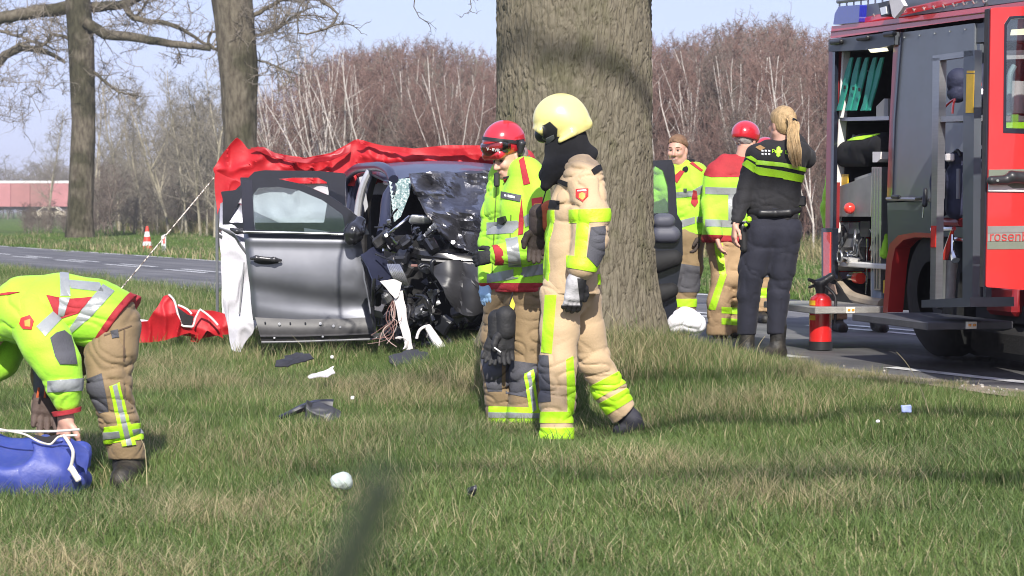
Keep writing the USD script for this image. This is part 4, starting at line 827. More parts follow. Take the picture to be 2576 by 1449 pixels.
# ---- 2: man in hi-vis jacket and red helmet looking down
Y2 = 12.15; q = q_(Y2)
p2 = thing('person', 'man in hi-vis jacket and red helmet looking down beside the sand coloured firefighter', 'person', tuple(P(1290, 1075, Y2)))
J = Solid()
for d, dx in ((-0.07, 18), (0.07, -16)): J.chain([q(1302 + dx, 432, d), q(1298 + dx, 520, d), q(1292 + dx, 620, d), q(1290 + dx, 725, d)], [0.09, 0.125, 0.128, 0.135], 0.06)
J.cone(q(1336, 440, -0.08), q(1268, 432, 0.10), 0.075, 0.075, 0.05)
J.cutpx((1200, 733), (1420, 733), (1290, 500), Y2)
J.chain([q(1345, 452, -0.12), q(1358, 540, -0.18), q(1356, 612, -0.2), q(1320, 630, -0.26), q(1252, 642, -0.28)], [0.078, 0.080, 0.080, 0.076, 0.06], 0.03)
J.chain([q(1258, 450, 0.12), q(1240, 540, 0.12), q(1232, 610, 0.1), q(1226, 700, 0.02)], [0.075, 0.07, 0.068, 0.055], 0.03)
jm = J.mesh(0.0072, fold=0.0154, fs=(8, 8, 15), seed=13); obj('jacket', jm, hivis, p2)
tr_ = (Y2 - 0.21, 20); ar = (0, Y2 - 0.155)
strips(p2, 'red_hem', jm, red_c, [[(1180, 712), (1420, 712), (1420, 740), (1180, 740)]], None, None, 0.005)
strips(p2, 'silver_band', jm, silver, [[(1225, 690), (1380, 660), (1380, 688), (1225, 712)], [(1225, 560), (1340, 552), (1340, 584), (1225, 590)]], (Y2 - 0.2, 20))
strips(p2, 'silver_band', jm, silver, [[(1272, 600), (1302, 596), (1312, 672), (1280, 672)], [(1318, 545), (1400, 500), (1400, 532), (1322, 572)]], (0, Y2 - 0.17))
strips(p2, 'red_panel', jm, red_c, [[(1308, 500), (1312, 490), (1318, 560), (1316, 590), (1298, 594), (1306, 540)], [(1306, 404), (1318, 396), (1334, 462), (1318, 466)]], None, True, 0.006)
strips(p2, 'name_strip', jm, pad, [[(1262, 482), (1312, 492), (1308, 508), (1262, 498)]], None, True, 0.008); strips(p2, 'name_lettering', jm, white_p, [[(1272, 490), (1276, 491), (1276, 496), (1272, 495)], [(1280, 491), (1296, 495), (1296, 500), (1280, 497)]], None, True, 0.011)
strips(p2, 'badge', jm, badge_r, [[(1338, 500), (1364, 496), (1366, 520), (1354, 532), (1340, 524)]], None, True, 0.007); strips(p2, 'badge_emblem', jm, badge_y, [[(1344, 514), (1360, 512), (1358, 522), (1352, 527), (1346, 522)]], None, True, 0.010)
strips(p2, 'radio_clip', jm, black_p, [[(1258, 548), (1272, 543), (1276, 556), (1266, 566), (1258, 562)]], None, True, 0.02)
for a, b in (((1248, 470), (1236, 700)), ((1284, 540), (1282, 600))): strips(p2, 'seam', jm, mt('dark_seam', (0.15, 0.25, 0.03), 0.8), [[a, (a[0] + 3, a[1]), (b[0] + 3, b[1]), b]], tr_, True, 0.003)
obj('cuff', tube([q(1262, 640, -0.278), q(1241, 643, -0.286)], [0.064, 0.06], 20), red_c, p2)
col = Solid().chain([q(1308, 438, 0.02), q(1322, 415, 0.06), q(1322, 398, 0.08)], [0.075, 0.06, 0.05], 0.03).cone(q(1318, 440, -0.07), q(1332, 402, 0.0), 0.036, 0.024, 0.03).cone(q(1278, 452, -0.04), q(1310, 448, -0.09), 0.03, 0.035, 0.03)
cm = col.mesh(0.008, fold=0.0152, seed=4); obj('collar', cm, red_c, p2); strips(p2, 'collar_tab', cm, pad, [[(1320, 402), (1332, 392), (1338, 404), (1328, 418)]], None, True, 0.006)
T = Solid(); T.cone(q(1325, 735, -0.06), q(1262, 735, 0.06), 0.115, 0.115, 0.04)
T.chain([q(1326, 750, -0.07), q(1328, 850, -0.08), q(1324, 940, -0.10), q(1316, 1075, -0.07)], [0.112, 0.100, 0.092, 0.096], 0.035); T.chain([q(1262, 750, 0.07), q(1252, 850, 0.03), q(1250, 930, -0.02), q(1262, 1065, 0.06)], [0.11, 0.098, 0.090, 0.088], 0.035); T.cutpx((1150, 1078), (1400, 1078), (1300, 900), Y2)
tmm = T.mesh(0.0072, fold=0.0177, fs=(8, 8, 16), seed=21); obj('trousers', tmm, brown_c, p2)
strips(p2, 'knee_pad', tmm, pad, [[(1272, 905), (1350, 915), (1352, 985), (1330, 1000), (1272, 990)]], (0, Y2 - 0.06), True); strips(p2, 'knee_pad', tmm, pad, [[(1205, 880), (1262, 890), (1262, 985), (1228, 985)]], (0, Y2 + 0.2), True)
strips(p2, 'fluorescent_band', tmm, hivis2, [[(1230, 1022), (1380, 1026), (1380, 1064), (1230, 1062)]]); strips(p2, 'silver_band', tmm, silver, [[(1230, 1036), (1380, 1040), (1380, 1052), (1230, 1050)]], None, None, 0.008)
strips(p2, 'fluorescent_stripe', tmm, hivis2, [[(1318, 940), (1342, 930), (1352, 1030), (1332, 1040)]], None, True, 0.008); strips(p2, 'silver_stripe', tmm, silver, [[(1326, 940), (1334, 936), (1346, 1030), (1338, 1036)]], None, True, 0.012)
hc = q(1268, 354); R2 = frame((-0.74, -0.60, -0.30), (-0.18, -0.12, 1)); fo = q(1278, 396); hd = head_mesh(fo, R2, 0.97, neck=q(1312, 430, 0.02))
hs = Solid(); hs.ell(hc, R2, (0.135, 0.118, 0.122), 0.02); hs.cone(hc + R2 @ np.array([0.105, -0.06, -0.06]), hc + R2 @ np.array([0.105, 0.06, -0.06]), 0.03, 0.03, 0.03)
hs.cut(hc + R2 @ np.array([0, 0, -0.068]), R2 @ np.array([-0.12, 0, -1.0])); hm = hs.mesh(0.0055, smooth=2); obj('helmet', hm, helm_r, p2, smooth=60)
strips(p2, 'helmet_strap', hm, black_p, [[(1215, 344), (1320, 356), (1320, 364), (1215, 352)], [(1264, 352), (1278, 354), (1276, 384), (1264, 382)], [(1298, 352), (1316, 350), (1316, 368), (1300, 370)]], None, True, 0.007)
vs_ = Solid(); vs_.ell(hc + R2 @ np.array([0.03, 0, -0.01]), R2, (0.128, 0.116, 0.08), 0.02); vs_.cut(hc + R2 @ np.array([0.045, 0, 0]), R2 @ np.array([-1.0, 0, 0])).cut(hc + R2 @ np.array([0, 0, 0.02]), R2 @ np.array([0, 0, 1.0])).cut(hc + R2 @ np.array([0, 0, -0.065]), R2 @ np.array([0, 0, -1.0]))
obj('raised_visor', vs_.mesh(0.006, smooth=2), glass('visor_plastic', (0.8, 0.8, 0.8), 0.08, (0.75, 0.72, 0.74)), p2, smooth=60)
tx = meshkit.text_mesh('V-RVR', 0.018, 0.002); tx.apply_translation([-tx.bounds[1][0] / 2, 0, 0]); fd = unit(R2[:, 0] * 0.9 + np.array([0.3, -0.5, -0.1])); Rt = np.stack([unit(np.cross([0.15, 0, 1], fd)), np.zeros(3), fd], 1); Rt[:, 1] = np.cross(Rt[:, 2], Rt[:, 0])
tx.vertices = tx.vertices @ Rt.T + q(1240, 380, -0.155); obj('helmet_lettering', tx, white_p, p2)
obj('chin_strap', tube(curve([q(1306, 378, -0.06), q(1308, 412, -0.06), q(1290, 440, -0.09), q(1266, 448, -0.09)], 10), 0.007, 6), black_p, p2); obj('balaclava', Solid().cone(fo + R2 @ np.array([-0.05, 0, 0.0]), fo + R2 @ np.array([-0.06, 0, -0.08]), 0.085, 0.075, 0.03).mesh(0.008), mt('grey_knit', (0.25, 0.20, 0.19), 0.9, var=0.5, vs=40), p2)
obj('ear_guard', Solid().cone(q(1312, 362, -0.08), q(1308, 384, -0.08), 0.024, 0.016, 0.01).mesh(0.006), black_p, p2)
obj('radio_microphone', rbox((0.035, 0.05, 0.085), 0.008, q(1250, 452, -0.10)), black_p, p2)
face_parts(p2, fo, R2, 0.97, hair_b)
gl = hand_solid(q(1226, 704, 0.0), (-0.1, -0.1, -1), (0.6, 0.6, 0), 1, 0.5, 1.0, 1.1); obj('glove', gl.mesh(0.005), mt('blue_nitrile', (0.35, 0.55, 0.8), 0.45), p2, label='pale blue disposable glove')
gl = hand_solid(q(1246, 644, -0.285), (-1, 0.1, -0.15), (0, 1, -0.2), 1, 0.7, 0.95, 1.2); obj('glove', gl.mesh(0.005), glove_k, p2)
for x, y, d, tx_ in ((1312, 1082, -0.07, -0.12), (1256, 1078, 0.06, -0.14)): a = q(x, y, d); boot(p2, a, a + np.array([tx_, -0.12, -0.04]), r=0.052, top=q(x, y - 20, d))
obj('body', body_core([([q(1310, 430), q(1298, 560), q(1292, 740)], [0.06, 0.085, 0.085]), ([q(1326, 750, -0.07), q(1324, 940, -0.1), q(1314, 1085, -0.07)], [0.075, 0.05, 0.04]), ([q(1262, 750, 0.07), q(1250, 930, -0.02), q(1260, 1080, 0.06)], [0.075, 0.05, 0.04]),
    ([q(1320, 450, -0.05), q(1345, 460, -0.12), q(1356, 612, -0.2), q(1246, 644, -0.285)], [0.055, 0.05, 0.04, 0.028]), ([q(1280, 450, 0.08), q(1258, 455, 0.12), q(1232, 610, 0.1), q(1226, 704, 0.0)], [0.055, 0.05, 0.04, 0.028])], [hd]), skin, p2, smooth=60)

# loose work gloves that hang from clips
def hung_gloves(name, label, top, items, cordlook, clip=None):
    t = thing(name, label, 'gloves', tuple(top)); k = 0
    for wrist, d, n, s, fat, look, cuff in items:
        S = hand_solid(wrist, d, n, 1 if k % 2 else -1, 0.22, s, fat, 0.08); m = S.mesh(0.0055, fold=0.0057, fs=(14, 14, 14)); g = obj('glove', m, look, t, smooth=60)
        obj('cuff', Solid().cone(wrist + np.array([0, 0, 0.075]), wrist - np.array([0, 0, 0.01]), 0.05 * s, 0.048 * s, 0.01).mesh(0.007, fold=0.0076), cuff, g if False else t); k += 1
    obj('cord', tube([top, items[0][0] + np.array([0, 0, 0.07])], 0.004, 6), cordlook, t)
    if clip is not None: obj('clip', clip, mt('clip_yellow', (0.7, 0.6, 0.05), 0.5), t)
w1, w2 = P(1356, 572, 11.6), P(1385, 562, 11.58)
hung_gloves('work_gloves', 'dark brown and orange work gloves hanging between the two firefighters', P(1376, 470, 11.6), [(w1, (-0.10, 0, -1), (0.2, -1, 0), 1.18, 1.4, glove_d, glove_d), (w2, (0.02, 0, -1), (-0.6, -1, 0), 1.18, 1.4, mt('brown_glove', (0.045, 0.022, 0.016), 0.75, var=0.3, vs=14, bump=0.005, bs=40), glove_o)], glove_k)
obj('orange_trim', tube(curve([P(1384, 560, 11.49), P(1391, 610, 11.49), P(1388, 660, 11.5)], 8), 0.010, 6), glove_o, stage.GetPrimAtPath('/World/work_gloves'))
w1, w2 = P(1272, 828, 11.92), P(1252, 835, 11.95)
hung_gloves('work_gloves', 'long black gloves hanging from a yellow clip at the hip of the red helmeted man', P(1290, 735, 11.95), [(w1, (-0.02, 0, -1), (0.5, -1, 0), 1.2, 1.35, glove_k, glove_k), (w2, (-0.30, 0, -1), (-0.2, -1, 0), 1.15, 1.3, glove_k, glove_k)], glove_k, hull([P(1289, 748, 11.93), P(1282, 768, 11.93), P(1296, 766, 11.93), P(1290, 786, 11.93), P(1289, 748, 11.96), P(1282, 768, 11.96), P(1296, 766, 11.96)]))
obj('reflective_strip', tube([P(1243, 874, 11.84), P(1260, 886, 11.84)], 0.0045, 6), white_p, stage.GetPrimAtPath('/World/work_gloves_001'))

# ---- 3: man bending over the blue bag
Y3 = 9.75; q = q_(Y3)
p3_ = thing('person', 'man in yellow hi-vis jacket and brown trousers bending over the blue bag', 'person', tuple(P(320, 1210, Y3)))
J = Solid()
for d in (-0.09, 0.09): J.chain([q(318, 812, d), q(240, 788, d), q(150, 775, d), q(60, 780, d), q(10, 800, d)], [0.140, 0.150, 0.154, 0.145, 0.11], 0.06)
J.cone(q(70, 800, -0.2), q(50, 810, 0.2), 0.10, 0.10, 0.06)
JS = Solid(); JS.chain([q(88, 795, -0.16), q(118, 865, -0.25), q(146, 915, -0.27), q(158, 962, -0.27), q(166, 1004, -0.25)], [0.135, 0.112, 0.098, 0.084, 0.070], 0.035)
js = JS.mesh(0.008, fold=0.0152, fs=(8, 8, 15), seed=35)
JT = Solid(); JT.chain([q(40, 820, 0.2), q(15, 870, 0.2), q(0, 905, 0.15), q(-50, 955, 0.05)], [0.11, 0.09, 0.085, 0.07], 0.035)
J.cutpx((346, 775), (195, 905), (100, 760), Y3) if False else None
J.cut(q(338, 762), np.array([0.80, 0, -0.55]))
jm = J.mesh(0.0072, fold=0.0165, fs=(8, 8, 12), seed=33); obj('jacket', jm, hivis, p3_); obj('sleeve', js, hivis, p3_); obj('sleeve', JT.mesh(0.01, fold=0.0152, seed=36), hivis, p3_)
tn = (Y3 - 0.40, 20); body_y = (Y3 - 0.28, 20)
hem = trimesh.intersections.slice_mesh_plane(jm, np.array([0.80, 0, -0.55]) / 0.971, q(338, 762) - np.array([0.80, 0, -0.55]) / 0.971 * 0.030); hem = trimesh.Trimesh(hem.vertices + (hem.vertices - q(290, 810)) * 0.03, hem.faces, process=False); obj('red_hem', hem, red_c, p3_, smooth=50)
strips(p3_, 'silver_band', jm, silver, [[(252, 712), (300, 740), (226, 800), (180, 850), (165, 830), (206, 780)], [(150, 680), (172, 680), (178, 745), (152, 745)], [(172, 705), (250, 712), (262, 735), (178, 726)]], (Y3 - 0.36, 20))
strips(p3_, 'silver_band', js, silver, [[(92, 822), (150, 768), (172, 784), (114, 846)], [(120, 958), (220, 950), (220, 982), (120, 986)]])
strips(p3_, 'red_panel', jm, red_c, [[(116, 742), (150, 748), (160, 800), (142, 800)], [(150, 752), (190, 750), (238, 742), (196, 790), (155, 802)], [(-10, 742), (20, 736), (60, 736), (75, 740), (20, 743), (-10, 750)]], None, True, 0.006)
strips(p3_, 'silver_band', jm, silver, [[(150, 750), (176, 750), (160, 795), (146, 795)]], None, True, 0.009)
strips(p3_, 'badge', js, badge_r, [[(54, 800), (76, 793), (86, 808), (80, 830), (60, 828), (50, 815)]], None, True, 0.007); strips(p3_, 'badge_emblem', js, badge_y, [[(64, 808), (78, 804), (78, 824), (66, 822)]], None, True, 0.010)
strips(p3_, 'elbow_pad', js, pad, [[(126, 850), (140, 838), (160, 832), (176, 846), (186, 880), (192, 916), (150, 916), (138, 896)]], None, True, 0.008)
obj('cuff', tube([q(167, 1030, -0.25), q(169, 1041, -0.25)], [0.070, 0.066], 22), red_c, p3_)
T = Solid(); T.cone(q(286, 806, -0.09), q(262, 806, 0.11), 0.118, 0.118, 0.04)
T.chain([q(290, 815, -0.10), q(278, 890, -0.13), q(274, 965, -0.16), q(298, 1050, -0.12), q(322, 1145, -0.06)], [0.122, 0.115, 0.098, 0.09, 0.092], 0.035)
T.chain([q(255, 830, 0.12), q(190, 890, 0.18), q(135, 940, 0.2), q(132, 1020, 0.28), q(136, 1140, 0.34)], [0.12, 0.105, 0.10, 0.09, 0.085], 0.035); T.cutpx((200, 1156), (420, 1156), (300, 1000), Y3)
tmm = T.mesh(0.0072, fold=0.0165, fs=(8, 8, 16), seed=51); obj('trousers', tmm, brown_c, p3_)
nl = (0, Y3 + 0.04)
strips(p3_, 'knee_pad', tmm, pad, [[(214, 955), (258, 938), (268, 1000), (275, 1035), (250, 1040), (222, 990)]], nl); strips(p3_, 'knee_pad', tmm, pad, [[(80, 900), (150, 880), (190, 940), (180, 1000), (90, 985)]], (Y3 + 0.0, Y3 + 0.22), True)
strips(p3_, 'fluorescent_band', tmm, hivis2, [[(262, 1075), (400, 1058), (400, 1100), (262, 1118)]], nl); strips(p3_, 'silver_band', tmm, silver, [[(262, 1088), (400, 1072), (400, 1086), (262, 1104)]], nl, None, 0.007)
strips(p3_, 'fluorescent_stripe', tmm, hivis2, [[(275, 972), (298, 964), (340, 1118), (308, 1122)]], nl, True, 0.009); strips(p3_, 'silver_stripe', tmm, silver, [[(282, 970), (292, 967), (330, 1118), (318, 1120)]], nl, True, 0.013)
strips(p3_, 'pocket_tab', tmm, pad, [[(278, 832), (296, 828), (300, 848), (282, 852)]], nl, True, 0.006); strips(p3_, 'pocket_seam', tmm, mt('brown_seam', (0.12, 0.08, 0.05), 0.9), [[(262, 842), (330, 818), (331, 821), (262, 846)], [(311, 830), (314, 830), (312, 908), (309, 908)]], nl, True, 0.004)
an = q(322, 1168, -0.06); boot(p3_, an, an + np.array([0.0, -0.17, -0.045]), r=0.068, top=q(322, 1135, -0.06)); bt = an + np.array([0, -0.12, -0.02])
an2 = q(136, 1160, 0.34); boot(p3_, an2, an2 + np.array([-0.10, -0.13, -0.05]), r=0.058, top=q(136, 1135, 0.34))
wr = q(166, 1048, -0.25); hnd = hand_solid(wr, (-0.15, 0.1, -1), (0.7, 0.7, 0), -1, 0.75, 1.05, 1.1); hnd.cone(wr + [0, 0, 0.07], wr + [0, 0, -0.01], 0.034, 0.032, 0.03)
Rh = frame((-0.75, -0.1, -0.66), (-0.66, 0, 0.75)); fo3 = q(-62, 850, 0); hd = head_mesh(fo3, Rh, 0.97, neck=q(10, 805))
obj('body', body_core([([q(10, 805), q(100, 785), q(280, 800)], [0.07, 0.095, 0.09]), ([q(290, 815, -0.1), q(274, 965, -0.16), q(322, 1160, -0.06)], [0.08, 0.055, 0.042]), ([q(255, 830, 0.12), q(135, 940, 0.2), q(136, 1150, 0.34)], [0.08, 0.055, 0.042]),
    ([q(60, 800, -0.1), q(92, 805, -0.2), q(148, 915, -0.27), wr], [0.06, 0.055, 0.042, 0.03]), ([q(40, 810, 0.1), q(40, 825, 0.2), q(0, 905, 0.15), q(-60, 965, 0.03)], [0.06, 0.05, 0.04, 0.03])], [hd, hnd.mesh(0.004), hand_solid(q(-60, 965, 0.03), (-0.8, -0.1, -0.6), (0, 0.5, -1), 1, 0.5).mesh(0.005)]), skin, p3_, smooth=60)
hs = Solid(); hc = fo3 + Rh @ np.array([0, 0, 0.05]); hs.ell(hc, Rh, (0.135, 0.118, 0.122), 0.02).cut(hc + Rh @ np.array([0, 0, -0.06]), -Rh[:, 2]); obj('helmet', hs.mesh(0.008), helm_r, p3_); face_parts(p3_, fo3, Rh, 0.97)
wg = q(118, 975, -0.02); t = thing('work_gloves', 'worn brown glove with orange seams hanging beside the sleeve of the bending man', 'gloves', tuple(wg))
gm = hand_solid(wg, (-0.06, -0.1, -1), (0.3, -1, 0), 1, 0.25, 1.25, 1.6, 0.18).mesh(0.005, fold=0.0057, fs=(14, 14, 14)); obj('glove', gm, mt('worn_glove', (0.09, 0.06, 0.05), 0.75, var=0.35, vs=12, bump=0.005, bs=40), t, smooth=60)
obj('cuff', Solid().cone(q(112, 915, -0.02), q(117, 975, -0.02), 0.05, 0.062, 0.02).mesh(0.007, fold=0.0076), pad, t)
for k in range(3): obj('orange_seam', tube([q(98 + k * 17, 975, -0.115), q(94 + k * 19, 1000, -0.11)], 0.006, 6), glove_o, t)

# ---- 4: bare headed smiling man on the road
Y4 = 16.9; q = q_(Y4)
p4 = thing('person', 'smiling bare headed man in open hi-vis jacket standing right of the big trunk', 'person', tuple(P(1715, 842, Y4)))
J = Solid()
for dx in (-28, 28): J.chain([q(1712 + dx * 0.7, 425), q(1713 + dx, 470), q(1715 + dx, 530), q(1716 + dx, 582)], [0.08, 0.115, 0.12, 0.125], 0.06)
J.cone(q(1672, 430), q(1752, 430), 0.075, 0.075, 0.05); J.cutpx((1600, 590), (1850, 590), (1715, 500), Y4)
J.chain([q(1758, 435, 0), q(1768, 500, 0.03), q(1766, 560, -0.02), q(1762, 588, -0.05)], [0.075, 0.072, 0.065, 0.06], 0.025); J.chain([q(1664, 435, 0), q(1652, 500, 0.02), q(1658, 560, -0.08)], [0.075, 0.07, 0.06], 0.025)
jm = J.mesh(0.011, fold=0.0154, fs=(8, 8, 13), seed=61); obj('jacket', jm, hivis, p4)
strips(p4, 'silver_band', jm, silver, [[(1690, 560), (1748, 545), (1748, 562), (1690, 580)], [(1752, 545), (1790, 545), (1790, 560), (1752, 560)], [(1740, 480), (1790, 452), (1790, 472), (1740, 500)]], None)
strips(p4, 'red_panel', jm, red_c, [[(1692, 445), (1712, 428), (1722, 432), (1702, 462)], [(1744, 478), (1752, 480), (1756, 510), (1748, 522), (1738, 510)], [(1735, 412), (1742, 408), (1768, 428), (1764, 432)]], None, True, 0.007)
strips(p4, 'pocket', jm, pad, [[(1720, 474), (1728, 474), (1728, 482), (1720, 482)]], None, True, 0.012); strips(p4, 'silver_band', jm, silver, [[(1700, 484), (1740, 480), (1740, 494), (1700, 498)]], None, True)
T = Solid(); T.cone(q(1705, 592), q(1740, 592), 0.115, 0.115, 0.04)
T.chain([q(1738, 600), q(1738, 670, -0.02), q(1730, 720), q(1722, 800)], [0.11, 0.098, 0.09, 0.085], 0.035); T.chain([q(1692, 600), q(1690, 690, -0.02), q(1690, 800)], [0.11, 0.098, 0.085], 0.035); T.cutpx((1600, 806), (1850, 806), (1715, 700), Y4)
tmm = T.mesh(0.011, fold=0.0141, fs=(8, 8, 16), seed=62); obj('trousers', tmm, brown_c, p4); strips(p4, 'knee_pad', tmm, pad, [[(1690, 660), (1760, 670), (1760, 735), (1690, 735)]], None, True); strips(p4, 'fluorescent_band', tmm, hivis2, [[(1660, 752), (1770, 752), (1770, 772), (1660, 772)]])
R4 = frame((-0.38, -0.92, -0.05), (0.02, 0, 1)); fo = q(1704, 378); hd = head_mesh(fo, R4, 0.98, neck=q(1714, 420), smile=True)
face_parts(p4, fo, R4, 0.98, mt('fair_brow', (0.30, 0.17, 0.10), 0.7), True)
hr = Solid(); hr.ell(fo + R4 @ np.array([-0.014, 0, 0.046]), R4, (0.106, 0.083, 0.090), 0.02); hr.cut(fo + R4 @ np.array([0.07, 0, 0.062]), R4 @ np.array([0.42, 0, -0.9])).cut(fo + R4 @ np.array([0.0, 0, -0.02]), R4 @ np.array([0.0, 0, -1.0])); hm = hr.mesh(0.006, fold=0.0114, fs=(30, 30, 30)); obj('hair', hm, mt('fair_brown_hair', (0.17, 0.095, 0.05), 0.7, var=0.4, vs=30, bump=0.006, bs=90), p4, smooth=60)
obj('collar', Solid().chain([q(1694, 418, -0.02), q(1716, 424, 0.05), q(1738, 410, -0.0)], [0.03, 0.07, 0.03], 0.04).chain([q(1722, 430, -0.05), q(1738, 408, -0.02)], [0.04, 0.025], 0.03).mesh(0.009, fold=0.0095), black_c, p4)
obj('body', body_core([([q(1714, 425), q(1715, 520), q(1718, 600)], [0.06, 0.085, 0.085]), ([q(1738, 600), q(1738, 690), q(1722, 815)], [0.075, 0.05, 0.04]), ([q(1692, 600), q(1690, 690), q(1690, 815)], [0.075, 0.05, 0.04]), ([q(1735, 432), q(1758, 438), q(1767, 510), q(1760, 592, -0.05)], [0.055, 0.05, 0.04, 0.028]), ([q(1690, 432), q(1664, 438), q(1654, 510), q(1658, 570, -0.1)], [0.055, 0.05, 0.04, 0.028])], [hd]), skin, p4, smooth=60)
for x, y, d in ((1758, 594, -0.05), (1658, 568, -0.1)): obj('glove', hand_solid(q(x, y, d), (-0.2, -0.2, -1), (-1, 0, 0), 1, 0.6, 1.05, 1.3).mesh(0.006), glove_d, p4)
for x in (1722, 1690): a = q(x, 818); a[2] = ROADZ + 0.085; boot(p4, a, a + np.array([-0.08, -0.15, -0.04]), r=0.052)

# ---- 5: man in red helmet seen from behind
Y5 = 16.6; q = q_(Y5)
p5 = thing('person', 'man in red helmet and hi-vis coat seen from behind, left of the policewoman', 'person', tuple(P(1820, 850, Y5)))
J = Solid()
for dx in (-24, 22): J.chain([q(1846 + dx * 0.8, 412, 0.02), q(1836 + dx, 460), q(1832 + dx, 530), q(1828 + dx, 602)], [0.08, 0.118, 0.12, 0.125], 0.06)
J.cone(q(1804, 432), q(1878, 425), 0.08, 0.075, 0.05); J.cutpx((1700, 609), (1950, 609), (1830, 500), Y5)
J.chain([q(1798, 440), q(1786, 510, -0.03), q(1790, 560, -0.12), q(1800, 590, -0.25)], [0.08, 0.072, 0.065, 0.06], 0.025); J.chain([q(1884, 440), q(1896, 510, 0.05), q(1880, 560, 0.15)], [0.08, 0.07, 0.06], 0.025)
jm = J.mesh(0.011, fold=0.0118, fs=(8, 8, 13), seed=71); obj('jacket', jm, hivis, p5)
strips(p5, 'red_yoke', jm, red_c, [[(1770, 440), (1800, 380), (1900, 370), (1905, 436), (1860, 446), (1790, 446)]], None); strips(p5, 'red_hem', jm, red_c, [[(1760, 590), (1920, 594), (1920, 614), (1760, 612)]], None)
strips(p5, 'silver_band', jm, silver, [[(1775, 470), (1905, 474), (1905, 492), (1775, 488)], [(1775, 552), (1905, 556), (1905, 574), (1775, 570)]], (Y5 - 0.3, Y5 + 0.5)); strips(p5, 'silver_stripe', jm, silver, [[(1832, 488), (1852, 488), (1848, 556), (1832, 556)]], None, True)
T = Solid(); T.cone(q(1812, 612), q(1850, 612, 0.03), 0.115, 0.115, 0.04); T.chain([q(1812, 620), q(1822, 700), q(1810, 760), q(1808, 835)], [0.11, 0.098, 0.095, 0.10], 0.035); T.chain([q(1856, 620, 0.04), q(1862, 700), q(1856, 760, 0.1), q(1852, 820, 0.1)], [0.11, 0.098, 0.09, 0.09], 0.035); T.cutpx((1700, 844), (1950, 844), (1815, 700), Y5)
tmm = T.mesh(0.011, fold=0.0154, fs=(8, 8, 16), seed=72); obj('trousers', tmm, mt('sand_brown_cloth', (0.40, 0.27, 0.15), 0.88, var=0.15, vs=6, bump=0.0025, bs=80), p5)
strips(p5, 'fluorescent_stripe', tmm, hivis2, [[(1796, 612), (1818, 612), (1826, 690), (1810, 690)], [(1812, 690), (1828, 690), (1800, 780), (1782, 778)]], None, True); strips(p5, 'fluorescent_band', tmm, hivis2, [[(1815, 772), (1880, 776), (1880, 792), (1815, 788)], [(1815, 800), (1880, 804), (1880, 820), (1815, 816)]])
R5 = frame((0.55, 0.80, -0.12), (0, 0, 1)); fo = q(1878, 352, 0.02); hd = head_mesh(fo, R5, 0.98, neck=q(1866, 405, 0.02)); hc = q(1876, 338, 0.02)
hs = Solid(); hs.ell(hc, R5, (0.13, 0.112, 0.112), 0.02).cut(hc + R5 @ np.array([0, 0, -0.05]), R5 @ np.array([-0.1, 0, -1])); hm = hs.mesh(0.006, smooth=2); obj('helmet', hm, helm_r, p5, smooth=60)
hr = Solid(); hr.ell(fo + R5 @ np.array([-0.016, 0, 0.02]), R5, (0.098, 0.081, 0.085), 0.02).cut(fo + R5 @ np.array([0.01, 0, 0]), R5[:, 0]); hm = hr.mesh(0.006, fold=0.0076, fs=(30, 30, 30)); obj('hair', hm, hair_g, p5); strips(p5, 'head_band', hm, mt('grey_strap', (0.16, 0.16, 0.18), 0.7), [[(1845, 362), (1910, 366), (1910, 380), (1845, 376)]], None, None, 0.006)
obj('body', body_core([([q(1862, 412, 0.02), q(1836, 520), q(1830, 612)], [0.06, 0.085, 0.085]), ([q(1812, 620), q(1822, 700), q(1808, 846)], [0.075, 0.05, 0.04]), ([q(1856, 620, 0.04), q(1862, 700), q(1852, 840, 0.1)], [0.075, 0.05, 0.04]), ([q(1830, 430), q(1798, 442), q(1788, 510, -0.03), q(1802, 596, -0.26)], [0.055, 0.05, 0.04, 0.028]), ([q(1860, 430), q(1884, 442), q(1894, 510, 0.05), q(1872, 566, 0.18)], [0.055, 0.05, 0.04, 0.028])],
    [hd, hand_solid(q(1802, 596, -0.26), (0.3, -0.1, -1), (1, 0, 0), 1, 0.5).mesh(0.006), hand_solid(q(1872, 566, 0.18), (-0.3, 0.5, -1), (-1, 0, 0), 1, 0.5).mesh(0.006)]), skin, p5, smooth=60)
for x, d in ((1808, 0), (1852, 0.1)): a = q(x, 832, d); a[2] = ROADZ + 0.085; boot(p5, a, a + np.array([0.06, 0.15, -0.04]), r=0.055)

# ---- 6: policewoman seen from behind
Y6 = 14.3; q = q_(Y6)
p6 = thing('person', 'policewoman with long blonde ponytail and dark uniform seen from behind', 'person', tuple(P(1925, 900, Y6)))
J = Solid()
for dx in (-30, 30): J.chain([q(1958 + dx * 0.8, 378), q(1952 + dx, 420), q(1946 + dx * 0.88, 500), q(1944 + dx * 0.9, 560)], [0.075, 0.108, 0.098, 0.104], 0.06)
J.cone(q(1902, 388, 0.03), q(2012, 384, 0.03), 0.07, 0.075, 0.05); J.cutpx((1800, 520), (2100, 528), (1945, 450), Y6)
J2 = Solid(); J2.chain([q(1902, 388, 0.03), q(1886, 440, -0.01), q(1868, 505, -0.06), q(1853, 558, -0.13)], [0.070, 0.064, 0.056, 0.043], 0.025)
J.chain([q(1902, 392, 0.03), q(1886, 440, -0.01), q(1866, 505, -0.06), q(1853, 558, -0.13)], [0.072, 0.066, 0.058, 0.045], 0.025); J.cuts = []; J.cutpx((1700, 575), (2100, 545), (1945, 450), Y6)
J.chain([q(2010, 386, 0.03), q(2026, 398, 0.12), q(2030, 395, 0.30), q(1990, 330, 0.36)], [0.075, 0.068, 0.06, 0.045], 0.025)
